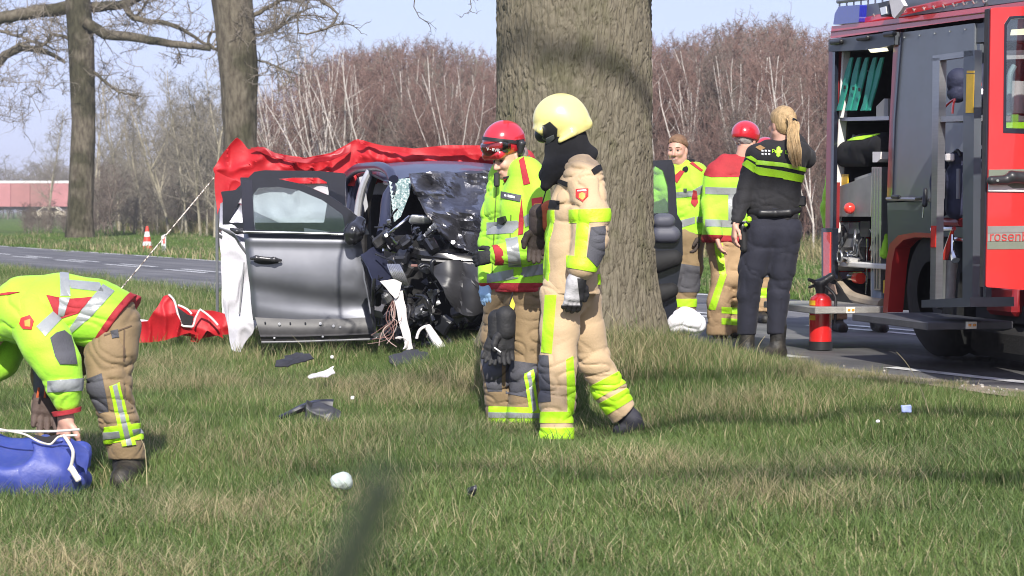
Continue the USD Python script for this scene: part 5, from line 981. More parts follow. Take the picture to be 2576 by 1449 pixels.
jm = J.mesh(0.009, fold=0.0129, fs=(8, 8, 15), seed=81); obj('shirt', jm, char_c, p6)
yb = (0, Y6 + 0.10)
strips(p6, 'yellow_band', jm, hivis2, [[(1902, 403), (1970, 410), (1970, 420), (1902, 414)], [(1970, 410), (2036, 424), (2034, 434), (1970, 420)], [(1876, 396), (1890, 392), (1904, 402), (1904, 410)],
    [(1896, 418), (1970, 430), (1970, 448), (1910, 440), (1896, 432)], [(1970, 430), (2036, 444), (2034, 462), (1970, 450)], [(1866, 414), (1880, 402), (1902, 416), (1896, 434)]], yb, True, 0.005)
for tx, x0, y0, h, lk in (('P', 1937, 385, 0.026, hivis2), ('LITIE', 1970, 388, 0.026, hivis2), ('', 0, 0, 0, None)):
    if not tx: continue
    m = meshkit.text_mesh(tx, h, 0.003, bold=True); a = math.radians(-5); Rz = np.array([[math.cos(a), -math.sin(a), 0], [math.sin(a), math.cos(a), 0], [0, 0, 1]]); v = m.vertices @ Rz.T; o = q(x0, y0)
    pts = np.stack([o[0] + v[:, 0], np.zeros(len(v)), o[2] + v[:, 1]], 1); from scipy.spatial import cKDTree
    fr = jm.vertices[jm.vertex_normals[:, 1] < -0.2]; kd = cKDTree(fr[:, [0, 2]]); _, ii = kd.query(pts[:, [0, 2]], k=6); pts[:, 1] = fr[ii][:, :, 1].mean(1) - 0.004 - v[:, 2]; m.vertices = pts; obj('back_lettering', m, lk, p6)
for k in range(6): x0, y0 = 1916 + (k % 3) * 8, 378 + (k // 3) * 8; strips(p6, 'white_mark', jm, white_p, [[(x0, y0), (x0 + 5, y0 + 0.5), (x0 + 5, y0 + 4.5), (x0, y0 + 4)]], (0, Y6 + 0.10), True, 0.006)
em = [(0, -10), (7, -6), (8, 2), (14, 4), (12, 12), (6, 14), (7, 22), (0, 27), (-7, 22), (-6, 14), (-12, 12), (-13, 4), (-7, 2), (-6, -6)]
for k in range(len(em)): strips(p6, 'back_emblem', jm, hivis2, [[(1958, 384), (1958 + em[k][0] * 0.75, 376 + em[k][1] * 0.75), (1958 + em[(k + 1) % 14][0] * 0.75, 376 + em[(k + 1) % 14][1] * 0.75)]], yb, True, 0.006) if k % 2 == 0 or True else None
strips(p6, 'shoulder_mark', jm, mt('bronze_mark', (0.35, 0.2, 0.08), 0.6), [[(1901, 372), (1914, 366), (1926, 373), (1913, 380)]], None, True, 0.008)
T = Solid(); T.cone(q(1915, 575), q(1976, 575), 0.115, 0.115, 0.04); T.cone(q(1925, 530), q(1968, 530), 0.10, 0.10, 0.04)
T.chain([q(1914, 592), q(1893, 680), q(1884, 740, 0.02), q(1878, 838, 0.05)], [0.122, 0.098, 0.082, 0.066], 0.025); T.chain([q(1974, 592), q(1966, 680), q(1958, 740), q(1953, 832, 0.0)], [0.118, 0.092, 0.078, 0.066], 0.025)
T.cutpx((1700, 846), (2100, 838), (1940, 700), Y6); tmm = T.mesh(0.009, fold=0.012, fs=(8, 8, 9), seed=82); obj('trousers', tmm, navy_c, p6)
bl = Solid(); bl.chain([q(1886, 532, -0.02), q(1915, 536, -0.11), q(1950, 536, -0.125), q(1985, 534, -0.11), q(2008, 528, -0.02)], [0.026] * 5, 0.01); obj('belt', bl.mesh(0.008), black_p, p6)
obj('belt_pouch', rbox((0.06, 0.05, 0.075), 0.012, q(2016, 506, -0.02)), black_p, p6); obj('holster', Solid().cone(q(1868, 570, -0.05), q(1872, 625, -0.05), 0.034, 0.03, 0.01).mesh(0.008), black_p, p6)
obj('yellow_pouch', rbox((0.035, 0.03, 0.04), 0.01, q(1884, 552, -0.13)), hivis2, p6); obj('yellow_pouch', rbox((0.025, 0.03, 0.022), 0.008, q(1876, 566, -0.13)), hivis2, p6)
R6 = frame((-0.55, 0.82, 0.0), (0, 0, 1)); fo = q(1966, 314, 0.06); hd = head_mesh(fo, R6, 0.96, neck=q(1964, 372, 0.04)); face_parts(p6, fo, R6, 0.96, hair_b)
hr = Solid(); hr.ell(fo + R6 @ np.array([-0.018, 0, 0.042]), R6, (0.104, 0.086, 0.094), 0.02); hr.ell(fo + R6 @ np.array([-0.05, 0, -0.01]), R6, (0.062, 0.076, 0.072), 0.03); hr.cut(fo + R6 @ np.array([0.045, 0, 0.05]), R6 @ np.array([1.0, 0, -0.75]))
hr.cone(q(1990, 300, -0.06), q(1996, 312, -0.09), 0.035, 0.03, 0.02); hh = obj('hair', hr.mesh(0.006, fold=0.006, fs=(26, 26, 18)), blonde, p6, smooth=60)
rgp = np.random.default_rng(9); strands = []
for k in range(170):
    a = rgp.uniform(0, 6.28); rr = 0.04 * math.sqrt(rgp.uniform(0, 1)); ox, oy = rr * math.cos(a), rr * math.sin(a); L = rgp.uniform(0.78, 1.05); pts = []
    for (x, y, d), f in (((1988, 298, -0.08), 0.4), ((1998, 312, -0.12), 0.75), ((1996, 345, -0.15), 1.0), ((2000, 385, -0.175), 1.1), ((2004, 418, -0.165), 0.75)): pts.append(q(1988 + (x - 1988) * L, 298 + (y - 298) * L, d) + np.array([ox * f * 0.95, oy * f * 0.8, 0]) + rgp.normal(0, 0.006, 3))
    strands.append(tube(curve(pts, 14), np.r_[np.linspace(0.0045, 0.0055, 9), np.linspace(0.005, 0.001, 5)], 4))
obj('ponytail', strands, blonde, p6, kind='stuff', smooth=60); obj('hair_tie', tube(curve([q(1990, 301, -0.055), q(2000, 306, -0.13)], 3), [0.02, 0.022, 0.02], 8), black_c, p6)
wr = q(1850, 566, -0.145); hl = hand_solid(wr, (-0.10, 0.0, -1), (1, 0.2, 0), -1, 0.45, 0.95)
obj('body', body_core([([q(1962, 380, 0.04), q(1948, 470), q(1945, 570)], [0.06, 0.08, 0.09]), ([q(1914, 592), q(1888, 740, 0.02), q(1880, 860, 0.05)], [0.08, 0.055, 0.042]), ([q(1978, 592), q(1964, 740), q(1958, 860)], [0.08, 0.055, 0.042]), ([q(1925, 390, 0.03), q(1902, 394, 0.03), q(1868, 505, -0.06), wr], [0.05, 0.05, 0.04, 0.026]), ([q(1995, 388, 0.03), q(2026, 398, 0.12), q(2028, 393, 0.3), q(1978, 322, 0.36)], [0.05, 0.05, 0.04, 0.026])],
    [hd, hl.mesh(0.0045), hand_solid(q(1978, 322, 0.36), (-0.5, -0.2, 0.8), (-0.7, -0.6, 0), 1, 0.9, 0.95).mesh(0.005)]), skin, p6, smooth=60)
for x, y, d, tx_, ty in ((1878, 868, 0.05, -0.05, 0.16), (1956, 876, 0.0, -0.13, -0.10)): a = q(x, y, d); a[2] = ROADZ + 0.09; boot(p6, a, a + np.array([tx_, ty, -0.045]), r=0.052, top=q(x + 2, y - 55, d))

# ---- 7, 8: two people mostly hidden
def hidden(name, label, Y, x, top, l1, l2, seed):
    q = q_(Y); p = thing('person', label, 'person', tuple(P(x, 532 + (CAMZ - ROADZ) / Y * F, Y))); s = F / Y; z = lambda h: 532 + (CAMZ - ROADZ - h) * s
    J = Solid()
    for dx in (-0.09, 0.09): J.chain([q(x + dx * s * 0.8, z(1.36)), q(x + dx * s, z(1.15)), q(x + dx * s, z(0.82))], [0.08, 0.115, 0.125], 0.06)
    for k in (-1, 1): J.chain([q(x + k * 0.2 * s, z(1.34)), q(x + k * 0.25 * s, z(1.05)), q(x + k * 0.22 * s, z(0.80), -0.1)], [0.075, 0.07, 0.058], 0.03)
    obj('jacket', J.mesh(0.012, fold=0.0141, seed=seed), hivis, p); T = Solid(); T.cone(q(x - 0.09 * s, z(0.84)), q(x + 0.09 * s, z(0.84)), 0.115, 0.115, 0.04); R = frame((0, -1, -0.1), (0, 0, 1)); fo = q(x, z(1.56))
    for lx in (l1, l2): T.chain([q(x + (lx - x) * 0.6, z(0.8)), q(x + (lx - x) * 0.9, z(0.45), -0.03), q(lx, z(0.10))], [0.11, 0.095, 0.09], 0.03)
    T.cutpx((x - 200, z(0.10)), (x + 200, z(0.10)), (x, z(0.6)), Y); tmm = T.mesh(0.012, fold=0.0141, seed=seed + 1); obj('trousers', tmm, mt('sand_brown_cloth', (0, 0, 0)), p)
    strips(p, 'fluorescent_band', tmm, hivis2, [[(x - 90, z(0.32)), (x + 90, z(0.32)), (x + 90, z(0.23)), (x - 90, z(0.23))]]); strips(p, 'knee_pad', tmm, pad, [[(x - 90, z(0.68)), (x + 90, z(0.68)), (x + 90, z(0.42)), (x - 90, z(0.42))]], None, True)
    obj('body', body_core([([q(x, z(1.4)), q(x, z(0.85))], [0.06, 0.09]), ([q(l1, z(0.8)), q(l1, z(0.1))], [0.07, 0.04]), ([q(l2, z(0.8)), q(l2, z(0.1))], [0.07, 0.04])], [head_mesh(fo, R, 0.97)] + [hand_solid(q(x + k * 0.22 * s, z(0.78), -0.1), (0, 0, -1), (-k, 0, 0), 1, 0.5).mesh(0.006) for k in (-1, 1)]), skin, p)
    face_parts(p, fo, R, 0.97); hs = Solid(); hc = fo + np.array([0, 0, 0.05]); hs.ell(hc, R, (0.13, 0.112, 0.112), 0.02).cut(hc - [0, 0, 0.04], (0, 0, -1)); obj('helmet', hs.mesh(0.008), helm_r, p)
    for lx in (l1, l2): a = q(lx, z(0.09)); boot(p, a, a + np.array([0.03, -0.16, -0.045]), r=0.056)
hidden('person', 'person in tan trousers with striped cuffs hidden behind the policewoman', 19.0, 1926, 0, 1912, 1942, 91)
hidden('person', 'person whose black boots show under the fire engine step', 17.6, 2158, 0, 2104, 2206, 95)

# ---------------------------------------------------------------- wrecked car
paint_g = usdkit.material(stage, '/World/Looks/grey_car_paint', {
    'tc': ('texture_coordinate', {}), 'n': ('noise_texture', {'scale': 5.0, 'detail': 4.0}), 'r': ('rgb_ramp', {'ramp': [(0.3, (0.125, 0.13, 0.15)), (0.7, (0.155, 0.16, 0.182))]}),
    'd': ('noise_texture', {'scale': 900.0, 'detail': 1.0}), 'p': ('principled_bsdf', {'metallic': 0.45, 'roughness': 0.45, 'coat_weight': 0.6, 'coat_roughness': 0.06}), 'b': ('bump', {'distance': 0.0004}),
    'db': ('noise_texture', {'scale': 3.0, 'detail': 2.0}), 'b2': ('bump', {'distance': 0.006})},
    [('tc.object', 'n.vector'), ('n.fac', 'r.fac'), ('r.color', 'p.base_color'), ('db.fac', 'b2.height'), ('b2.normal', 'p.normal')], surface='p.BSDF')
paint_s = mt('silver_car_paint', (0.30, 0.295, 0.33), 0.4, metal=0.6, var=0.04, vs=3, coat=1.0)
trim_k = mt('black_trim', (0.016, 0.017, 0.022), 0.35, var=0.2, vs=20)
frame_k = mt('dark_window_frame', (0.009, 0.011, 0.020), 0.25, var=0.15, vs=8, coat=0.5)
cladding = mt('sill_cladding', (0.055, 0.053, 0.055), 0.5, var=0.2, vs=14)
dark_in = mt('dark_interior', (0.012, 0.012, 0.013), 0.8, var=0.3, vs=8)
alu = mt('bare_aluminium', (0.55, 0.55, 0.56), 0.35, metal=0.9, var=0.25, vs=12, bump=0.004, bs=20)
steel_d = mt('dark_steel', (0.06, 0.058, 0.06), 0.38, metal=0.6, var=0.35, vs=14, bump=0.004, bs=20)
gloss_k = mt('shiny_black', (0.013, 0.013, 0.015), 0.18, var=0.3, vs=20, coat=0.6)
white_pl = mt('white_plastic', (0.72, 0.68, 0.67), 0.5, var=0.12, vs=10)
copper = mt('copper_wire', (0.20, 0.10, 0.085), 0.5, var=0.2, vs=20)
wglass = glass('window_glass', (0.85, 0.95, 0.97), 0.02, (0.72, 0.80, 0.81))
rubber = mt('tyre_rubber', (0.014, 0.014, 0.014), 0.85, var=0.3, vs=20, bump=0.004, bs=60)
chrome = mt('chrome', (0.75, 0.75, 0.76), 0.15, metal=1.0, var=0.05)

car = thing('wrecked_car', 'grey hatchback with crushed front and open doors, wrecked against the big trunk', 'car', tuple(P(1080, 885, 16.2)))
YD = 15.95
# passenger door (nearest): skin, window frame, glass, handle, cladding, mirror
def dd(u, v): 
    return YD + 0.05 * (1 - math.sin(min(max((v - 0.0) / 1.0, 0), 1) * math.pi)) - 0.02 * math.exp(-((v - 0.08) / 0.05) ** 2) + 0.035 * math.exp(-((v - (0.93 - 0.18 * (1 - u))) / 0.10) ** 2) * (0.5 + 0.5 * u) + 0.05 * max(0, u - 0.93) / 0.07 * 0.6 + 0.06 * max(0, 0.03 - u) / 0.03
skin_d = coons([(612, 585), (700, 588), (800, 590), (905, 592)], [(637, 806), (730, 806), (840, 803), (941, 797)], 40, 36, dd)
if skin_d.face_normals[:, 1].mean() > 0: skin_d.invert()
skin_d = jitter(skin_d, 0.006, 2.2, 3); uu = np.repeat(np.linspace(0, 1, 40), 36); vv = np.tile(np.linspace(0, 1, 36), 40); cr_ = 1 - np.abs(2 * meshkit.noise(skin_d.vertices * np.array([7, 1, 5.0]) + 2, 4) - 1); skin_d.vertices[:, 1] += 0.075 * np.clip((uu - 0.72) / 0.28, 0, 1) ** 1.5 * np.clip((vv - 0.25) / 0.5, 0, 1) * (cr_ - 0.4) + 0.03 * np.exp(-((vv - 0.62 - 0.22 * uu) / 0.09) ** 2)
door = obj('door', solid(skin_d, 0.03), paint_g, car, label='open front passenger door facing the camera', smooth=50)
obj('window_frame', ext([(604, 446), (690, 448), (760, 463), (830, 493), (880, 528), (912, 556), (930, 590), (612, 588)], YD - 0.01, 0.05, [[(641, 578), (634, 510), (637, 488), (650, 473), (700, 470), (750, 478), (810, 503), (860, 538), (868, 560), (869, 584), (760, 583)]], 0.008), frame_k, door)
obj('window_pane', ext([(640, 582), (633, 510), (636, 486), (650, 472), (700, 469), (750, 477), (810, 502), (862, 538), (870, 585)], YD + 0.012, 0.005), wglass, door)
obj('waist_trim', tube([P(612, 583, YD - 0.02), P(760, 586, YD - 0.025), P(880, 590, YD - 0.02)], 0.009, 8), chrome, door)
obj('pillar_trim', ext([(606, 450), (634, 452), (640, 582), (614, 584)], YD - 0.018, 0.012, rnd=0.004), mt('gloss_pillar', (0.012, 0.014, 0.028), 0.15, var=0.1, coat=0.6), door)
hd_ = Solid().chain([P(632, 650, YD - 0.035), P(645, 649, YD - 0.055), P(690, 653, YD - 0.055), P(706, 655, YD - 0.035)], [0.013, 0.018, 0.017, 0.012], 0.02); obj('door_handle', hd_.mesh(0.005), mt('handle_grey', (0.06, 0.06, 0.065), 0.3, metal=0.5), door)
obj('handle_recess', Solid().ell(P(670, 656, YD - 0.003), np.eye(3), (0.10, 0.012, 0.03)).mesh(0.006), trim_k, door)
cl = coons([(641, 798), (740, 803), (850, 802), (943, 797)], [(658, 862), (740, 860), (850, 857), (948, 853)], 30, 14, lambda u, v: YD + 0.02 - 0.03 * math.sin(v * 3.1) - 0.025 * (1 if 0.72 < v < 0.80 else 0))
if cl.face_normals[:, 1].mean() > 0: cl.invert()
clo = obj('sill_cladding', solid(jitter(cl, 0.005, 4, 6), 0.03), cladding, car, label='torn lower cladding of the open door with bare clips')
for x, y, rr in ((703, 815, 7), (730, 812, 4), (768, 812, 4), (806, 814, 7), (839, 820, 7), (856, 823, 5), (667, 811, 4), (812, 846, 6), (690, 850, 5)): obj('clip', cyl(P(x, y, YD - 0.022), P(x, y, YD + 0.02), rr / 2 / 318, 12), alu if rr > 4 else trim_k, clo)
obj('sill_edge', tube([P(658, 861, YD - 0.015), P(740, 860, YD - 0.015), P(945, 853, YD - 0.01)], 0.009, 6), mt('dull_edge', (0.16, 0.16, 0.165), 0.4, metal=0.5), clo)
mi = Solid(); mi.chain([P(905, 560, YD - 0.03), P(890, 585, YD - 0.10), P(884, 605, YD - 0.12)], [0.05, 0.075, 0.05], 0.04); mm_ = mi.mesh(0.008, fold=0.012, fs=(14, 14, 14)); obj('mirror', mm_, gloss_k, car, smooth=60, label='broken black door mirror')
# rear door behind it
YR = 16.75
def dr(u, v): return YR + 0.06 * abs(v - 0.35) + 0.30 * (1 - u) ** 2 * 0.3
sk = coons([(562, 500), (600, 500), (700, 520), (866, 560)], [(556, 600), (610, 640), (650, 760), (866, 800)], 24, 24, dr)
rd = coons([(553, 512), (580, 496), (612, 520), (700, 560), (860, 590)], [(552, 590), (590, 612), (622, 668), (650, 780), (860, 800)], 36, 24, lambda u, v: YR + 0.10 * (0.5 - u) + 0.05 * math.cos(v * 3.0) + 0.06 * math.exp(-((v - 0.95) / 0.1) ** 2))
if rd.face_normals[:, 1].mean() > 0: rd.invert()
rdo = obj('door', solid(jitter(rd, 0.012, 2.0, 9), 0.03), paint_s, car, label='pale open rear door behind the front door', smooth=50)
obj('window_frame', ext([(555, 482), (592, 478), (640, 432), (665, 428), (800, 430), (868, 436), (872, 600), (560, 600), (560, 500)], YR + 0.03, 0.05, [[(575, 560), (605, 500), (680, 452), (735, 447), (800, 447), (822, 458), (827, 485), (815, 560)]], 0.01), frame_k, rdo)
obj('door_handle', Solid().chain([P(582, 576, YR - 0.06), P(596, 582, YR - 0.08), P(622, 584, YR - 0.07)], [0.014, 0.02, 0.016], 0.02).mesh(0.006), mt('handle_grey', (0, 0, 0)), rdo)
# roof, pillars, body side
ax = unit(np.array([-0.235, 0.97, 0])); rt = np.array([0.97, 0.235, 0]); F0 = P(985, 446, 16.55)
def roof_pt(u, v, dz=0.0):                                     # u across (0 = camera's left), v towards the rear
    w = 1.30 + 0.02 * v; q = F0 + rt * (u * w + 0.03 * v) + ax * (v * 2.15); q = q.copy()
    q[2] = 1.505 + 0.135 * math.sin(min(v * 1.25, 1) * 1.5) - 0.06 * max(0, v - 0.6) + 0.045 * (1 - (2 * u - 1) ** 2) - 0.06 * (abs(2 * u - 1) ** 8) + dz; return q
m = grid_mesh(np.array([[roof_pt(u, v) for v in np.linspace(0, 1, 26)] for u in np.linspace(0, 1, 34)]))
if m.face_normals[:, 2].mean() < 0: m.invert()
obj('roof', solid(jitter(m, 0.012, 1.6, 4), 0.035), mt('blue_grey_paint', (0.035, 0.04, 0.075), 0.42, metal=0.3, var=0.1, vs=4, coat=0.25), car, smooth=50)
A0 = roof_pt(0.015, 0.0, -0.02); obj('windscreen_pillar', tube(curve([A0 + ax * 0.35 + [0, 0, 0.03], A0, P(972, 500, 16.45), P(968, 560, 16.3), P(962, 590, 16.2)], 14), np.linspace(0.03, 0.05, 14), 10), mt('blue_grey_paint', (0, 0, 0)), car)
A1 = roof_pt(0.985, 0.0, -0.02); obj('windscreen_pillar', tube([A1, A1 + np.array([0.06, -0.25, -0.45])], 0.045, 10), mt('blue_grey_paint', (0, 0, 0)), car)
obj('windscreen_header', tube([A0 + [0, -0.01, 0.0], roof_pt(0.5, 0, -0.012) + [0, -0.02, 0], A1], 0.028, 8), mt('blue_grey_paint', (0, 0, 0)), car)
for v, r_, lk in ((0.52, 0.045, steel_d), (0.60, 0.03, mt('pale_pillar', (0.5, 0.5, 0.52), 0.3, metal=0.4)), (0.97, 0.08, mt('blue_grey_paint', (0, 0, 0)))):
    a = roof_pt(0.02, v, -0.03); obj('door_pillar', tube(curve([a, a + np.array([-0.06, -0.02, -0.22]), a + np.array([-0.10, -0.05, -0.6]), a + np.array([-0.09, -0.05, -1.0])], 10), np.linspace(r_, r_ * 1.3, 10), 10), lk, car)
a = roof_pt(0.02, 0.55, -0.05); obj('seat_belt', ext([(903, 446), (914, 443), (926, 520), (918, 534)], 17.4, 0.02), mt('pale_pillar', (0, 0, 0)), car)
bot = np.array([[F0 + rt * (u * 1.4 - 0.05) + ax * (v * 2.6 - 0.1) for v in np.linspace(0, 1, 8)] for u in np.linspace(0, 1, 8)]); bot[..., 2] = 0.42
obj('floor_pan', solid(grid_mesh(bot), 0.05), dark_in, car)
for u in (0.0, 1.0):
    obj('sill', tube([F0 + rt * (u * 1.36) + np.array([0, -0.1, 0]) * 0 + [0, 0, 0.42 - F0[2]], F0 + rt * (u * 1.36) + ax * 2.3 + [0, 0, 0.42 - F0[2]]], 0.08, 8), steel_d, car)
obj('dashboard', rbox((1.35, 0.5, 0.30), 0.08, F0 + rt * 0.68 + ax * 0.15 + [0, 0, -0.62], np.stack([rt, ax, [0, 0, 1]], 1)), dark_in, car)
obj('firewall', rbox((1.45, 0.06, 0.75), 0.03, F0 + rt * 0.7 - ax * 0.15 + [0, 0, -0.85], np.stack([rt, ax, [0, 0, 1]], 1)), dark_in, car)
obj('tailgate', rbox((1.35, 0.08, 1.0), 0.04, F0 + rt * 0.72 + ax * 2.5 + [0, 0, -0.55], np.stack([rt, ax, [0, 0, 1]], 1)), dark_in, car)
for s_ in (0.32, 1.02):
    S = Solid(); b0 = F0 + rt * s_ + ax * 1.0; S.cone(b0 + [0, 0, -0.75], b0 + ax * 0.15 + [0, 0, -0.3], 0.2, 0.18, 0.05); S.cone(b0 + ax * 0.16 + [0, 0, -0.22], b0 + ax * 0.18 + [0, 0, -0.10], 0.1, 0.08, 0.03); obj('seat', S.mesh(0.02), dark_in, car)
for u, v in ((0.02, 0.12), (1.0, 0.12), (0.0, 1.15), (1.0, 1.15)):
    c = F0 + rt * (u * 1.36) + ax * (v * 2.3 - 0.35); c[2] = gz(c[0], c[1]) + 0.30
    w_ = thing if False else None
    t1 = trimesh.creation.torus(0.235, 0.085, 28, 14); t1.vertices = t1.vertices @ np.stack([ax, np.array([0, 0, 1.0]), rt], 0) ; wl = obj('wheel', trimesh.Trimesh(t1.vertices + c, t1.faces, process=False), rubber, car, smooth=60)
    obj('rim', cyl(c - rt * 0.06, c + rt * 0.06, 0.19, 20), steel_d, wl)
obj('rear_quarter', solid(grid_mesh(np.array([[roof_pt(0.0, v, -0.03) + np.array([-0.10 * min(1, w * 2.5), 0, -1.12 * w]) for w in np.linspace(0, 1, 10)] for v in np.linspace(0.86, 1.1, 10)])), 0.04), mt('blue_grey_paint', (0, 0, 0)), car)
obj('roof_rail', tube(curve([P(990, 452, 16.5), P(980, 432, 16.65), P(950, 419, 17.1), P(908, 422, 17.8), P(876, 440, 18.4), P(864, 475, 18.5), P(861, 545, 18.5)], 24), 0.042, 10), mt('blue_grey_paint', (0, 0, 0)), car, smooth=60); obj('door_pillar', tube(curve([P(930, 430, 17.35), P(912, 470, 17.35), P(902, 515, 17.35), P(898, 570, 17.35)], 10), 0.03, 8), mt('pale_pillar', (0, 0, 0)), car)
obj('rear_seat', rbox((1.25, 0.2, 0.75), 0.06, F0 + rt * 0.68 + ax * 1.75 + [0, 0, -0.50], np.stack([rt, ax, [0, 0, 1]], 1)), dark_in, car); obj('headlining', solid(grid_mesh(np.array([[roof_pt(u, v, -0.05) for v in np.linspace(0, 1, 8)] for u in np.linspace(0.03, 0.97, 8)])), 0.01), dark_in, car)
obj('windscreen_glass', ext([(988, 452), (1036, 447), (1030, 490), (1018, 520), (1008, 545), (990, 560)], 16.52, 0.006), usdkit.material(stage, '/World/Looks/shattered_glass', {
    'tc': ('texture_coordinate', {}), 'v': ('voronoi_texture' if False else 'noise_texture', {'scale': 60.0, 'detail': 6.0, 'roughness': 0.8}), 'r': ('rgb_ramp', {'ramp': [(0.40, (0.10, 0.19, 0.20)), (0.52, (0.28, 0.40, 0.42)), (0.58, (0.75, 0.8, 0.8))]}),
    'b': ('bump', {'distance': 0.01}), 'p': ('principled_bsdf', {'roughness': 0.25})}, [('tc.object', 'v.vector'), ('v.fac', 'r.fac'), ('r.color', 'p.base_color'), ('v.fac', 'b.height'), ('b.normal', 'p.normal')], surface='p.BSDF'), car)
obj('pillar_shards', [hull([P(978 + k * 1.3 + dx, 455 + k * 11 + dy, 16.32) for dx, dy in ((0, 0), (9, 4), (4, 13))] + [P(983 + k * 1.3, 460 + k * 11, 16.35)]) for k in range(9)], mt('glass_shard', (0.45, 0.55, 0.56), 0.2, var=0.4, vs=40), car, kind='stuff', smooth=False)
# buckled bonnet pushed up against the windscreen
hp = coons([(1031, 447), (1080, 440), (1150, 443), (1230, 438), (1330, 440), (1420, 452)], [(1128, 606), (1150, 628), (1190, 646), (1240, 656), (1330, 650), (1420, 640)], 46, 36, lambda u, v: 16.35 - 0.75 * v ** 1.2 - 0.22 * math.sin(v * 3.1) - 0.07 * math.sin(u * 9 + v * 3) * (0.3 + v) + 0.15 * abs(u - 0.45))
left = interp_poly([(1031, 447), (1056, 505), (1080, 552), (1108, 588), (1128, 606)], 36); hv = hp.vertices.reshape(46, 36, 3).copy()
for j in range(36):
    tgt = P(left[j, 0], left[j, 1], hv[0, j, 1]); d = tgt - hv[0, j]
    for i in range(46): hv[i, j] += d * max(0, 1 - i / 14)
hp = grid_mesh(hv); v = hp.vertices; rj = np.random.default_rng(3); co = grid_mesh(hv[::5, ::5].copy()); cv = co.vertices.reshape(len(hv[::5]), -1, 3).copy(); dj = rj.normal(0, 1, cv.shape[:2]) * 0.06; from scipy.ndimage import zoom as nzoom; dz = nzoom(dj, (46 / cv.shape[0], 36 / cv.shape[1]), order=1); hp.vertices[:, 1] += dz.ravel(); v = hp.vertices; cr = 1 - np.abs(2 * meshkit.noise(v * np.array([3.2, 3.2, 2.2]), 5) - 1); cr2 = 1 - np.abs(2 * meshkit.noise(v * 7.0 + 3, 6) - 1); hp.vertices = v + np.stack([0 * cr, -0.17 * cr ** 2 - 0.05 * cr2 ** 2, 0.03 * cr2], 1)
if hp.face_normals[:, 1].mean() > 0: hp.invert()
obj('bonnet', solid(hp, 0.008), mt('scraped_grey_paint', (0.115, 0.115, 0.13), 0.3, metal=0.75, var=0.25, vs=5, coat=0.8, bump=0.012, bs=9), car, label='buckled grey bonnet folded up against the windscreen', smooth=14)
obj('bonnet_edge', tube(np.array([hp.vertices.reshape(46, 36, 3)[0, j] for j in range(36)]), 0.010, 6), steel_d, car)
for pl in ([(1075, 452), (1095, 448), (1106, 462), (1098, 472), (1084, 466)], [(1106, 532), (1138, 512), (1172, 508), (1180, 520), (1140, 536), (1128, 552)], [(1128, 545), (1180, 535), (1195, 548), (1160, 566)]):
    m = patch(hp, pl, None, None, 0.006); m.faces.size and obj('bare_metal', jitter(m, 0.006, 30, 2), alu, car)
obj('wing_panel', solid(jitter(coons([(905, 640), (948, 620), (962, 640)], [(945, 720), (975, 712), (985, 690)], 10, 10, lambda u, v: 15.45 + 0.25 * u - 0.1 * v), 0.02, 6, 3), 0.01), mt('blue_grey_paint', (0, 0, 0)), car, label='torn piece of blue grey front wing')
obj('wing_panel', solid(jitter(coons([(903, 645), (912, 650), (925, 665)], [(930, 790), (940, 830), (946, 850)], 10, 14, lambda u, v: 15.5 + 0.2 * u), 0.02, 5, 4), 0.01), paint_g, car)
obj('bumper_piece', solid(jitter(coons([(1090, 672), (1150, 655), (1230, 668), (1320, 672)], [(1130, 770), (1170, 790), (1240, 780), (1320, 770)], 20, 14, lambda u, v: 15.42 - 0.05 * math.sin(v * 3) - 0.09 * abs(math.sin(u * 9 + v * 2))), 0.05, 5, 8), 0.012), mt('bumper_plastic', (0.035, 0.035, 0.04), 0.45, var=0.2, vs=9), car)
obj('cross_member', tube([P(960, 612, 15.75), P(1060, 640, 15.55), P(1150, 652, 15.5), P(1300, 660, 15.6)], 0.045, 8), gloss_k, car)
obj('cross_member', tube([P(1060, 655, 15.5), P(1230, 668, 15.48)], 0.02, 8), gloss_k, car)
dull_al = mt('dull_aluminium', (0.20, 0.20, 0.205), 0.45, metal=0.6, var=0.35, vs=14, bump=0.004, bs=24)
# mangled engine bay, every larger piece its own part
rg = np.random.default_rng(2024)
def inbay(a=0.0):
    while True:
        x, y = rg.uniform(935, 1225), rg.uniform(560, 880)
        if y > 560 + max(0, (x - 1040)) * 0.45 and x > 940 - max(0, 640 - y) * 0.1 + max(0, y - 780) * 0.12: return x, y, rg.uniform(15.35, 16.0) + a
for k in range(46):
    x, y, Y = inbay(0.12); s_ = rg.uniform(0.05, 0.15, 3); Rr = trimesh.transformations.random_rotation_matrix(rg.uniform(size=3))[:3, :3]
    obj('engine_block_piece', jitter(trimesh.Trimesh(*(lambda b: (b.vertices, b.faces))(rbox(s_, 0.015, P(x, y, Y), Rr).subdivide()), process=False), 0.014, 12, k), [gloss_k, steel_d, steel_d, trim_k, dull_al][k % 5], car, smooth=25)
for k in range(44):
    x, y, Y = inbay(); a = P(x, y, Y); w_, h_ = rg.uniform(0.04, 0.17), rg.uniform(0.03, 0.12); Rr = trimesh.transformations.random_rotation_matrix(rg.uniform(size=3))[:3, :3]; ph = rg.uniform(0, 6)
    pts = np.array([[[(i / 7 - 0.5) * w_, (j / 5 - 0.5) * h_ * (0.6 + 0.4 * math.sin(i)), 0.03 * math.sin(i * 0.9 + j + ph)] for j in range(6)] for i in range(8)]) @ Rr.T + a
    obj('crumpled_plate', solid(grid_mesh(pts), 0.003), [gloss_k, steel_d, dull_al, gloss_k, steel_d, paint_g, trim_k, alu][k % 8], car, smooth=25)
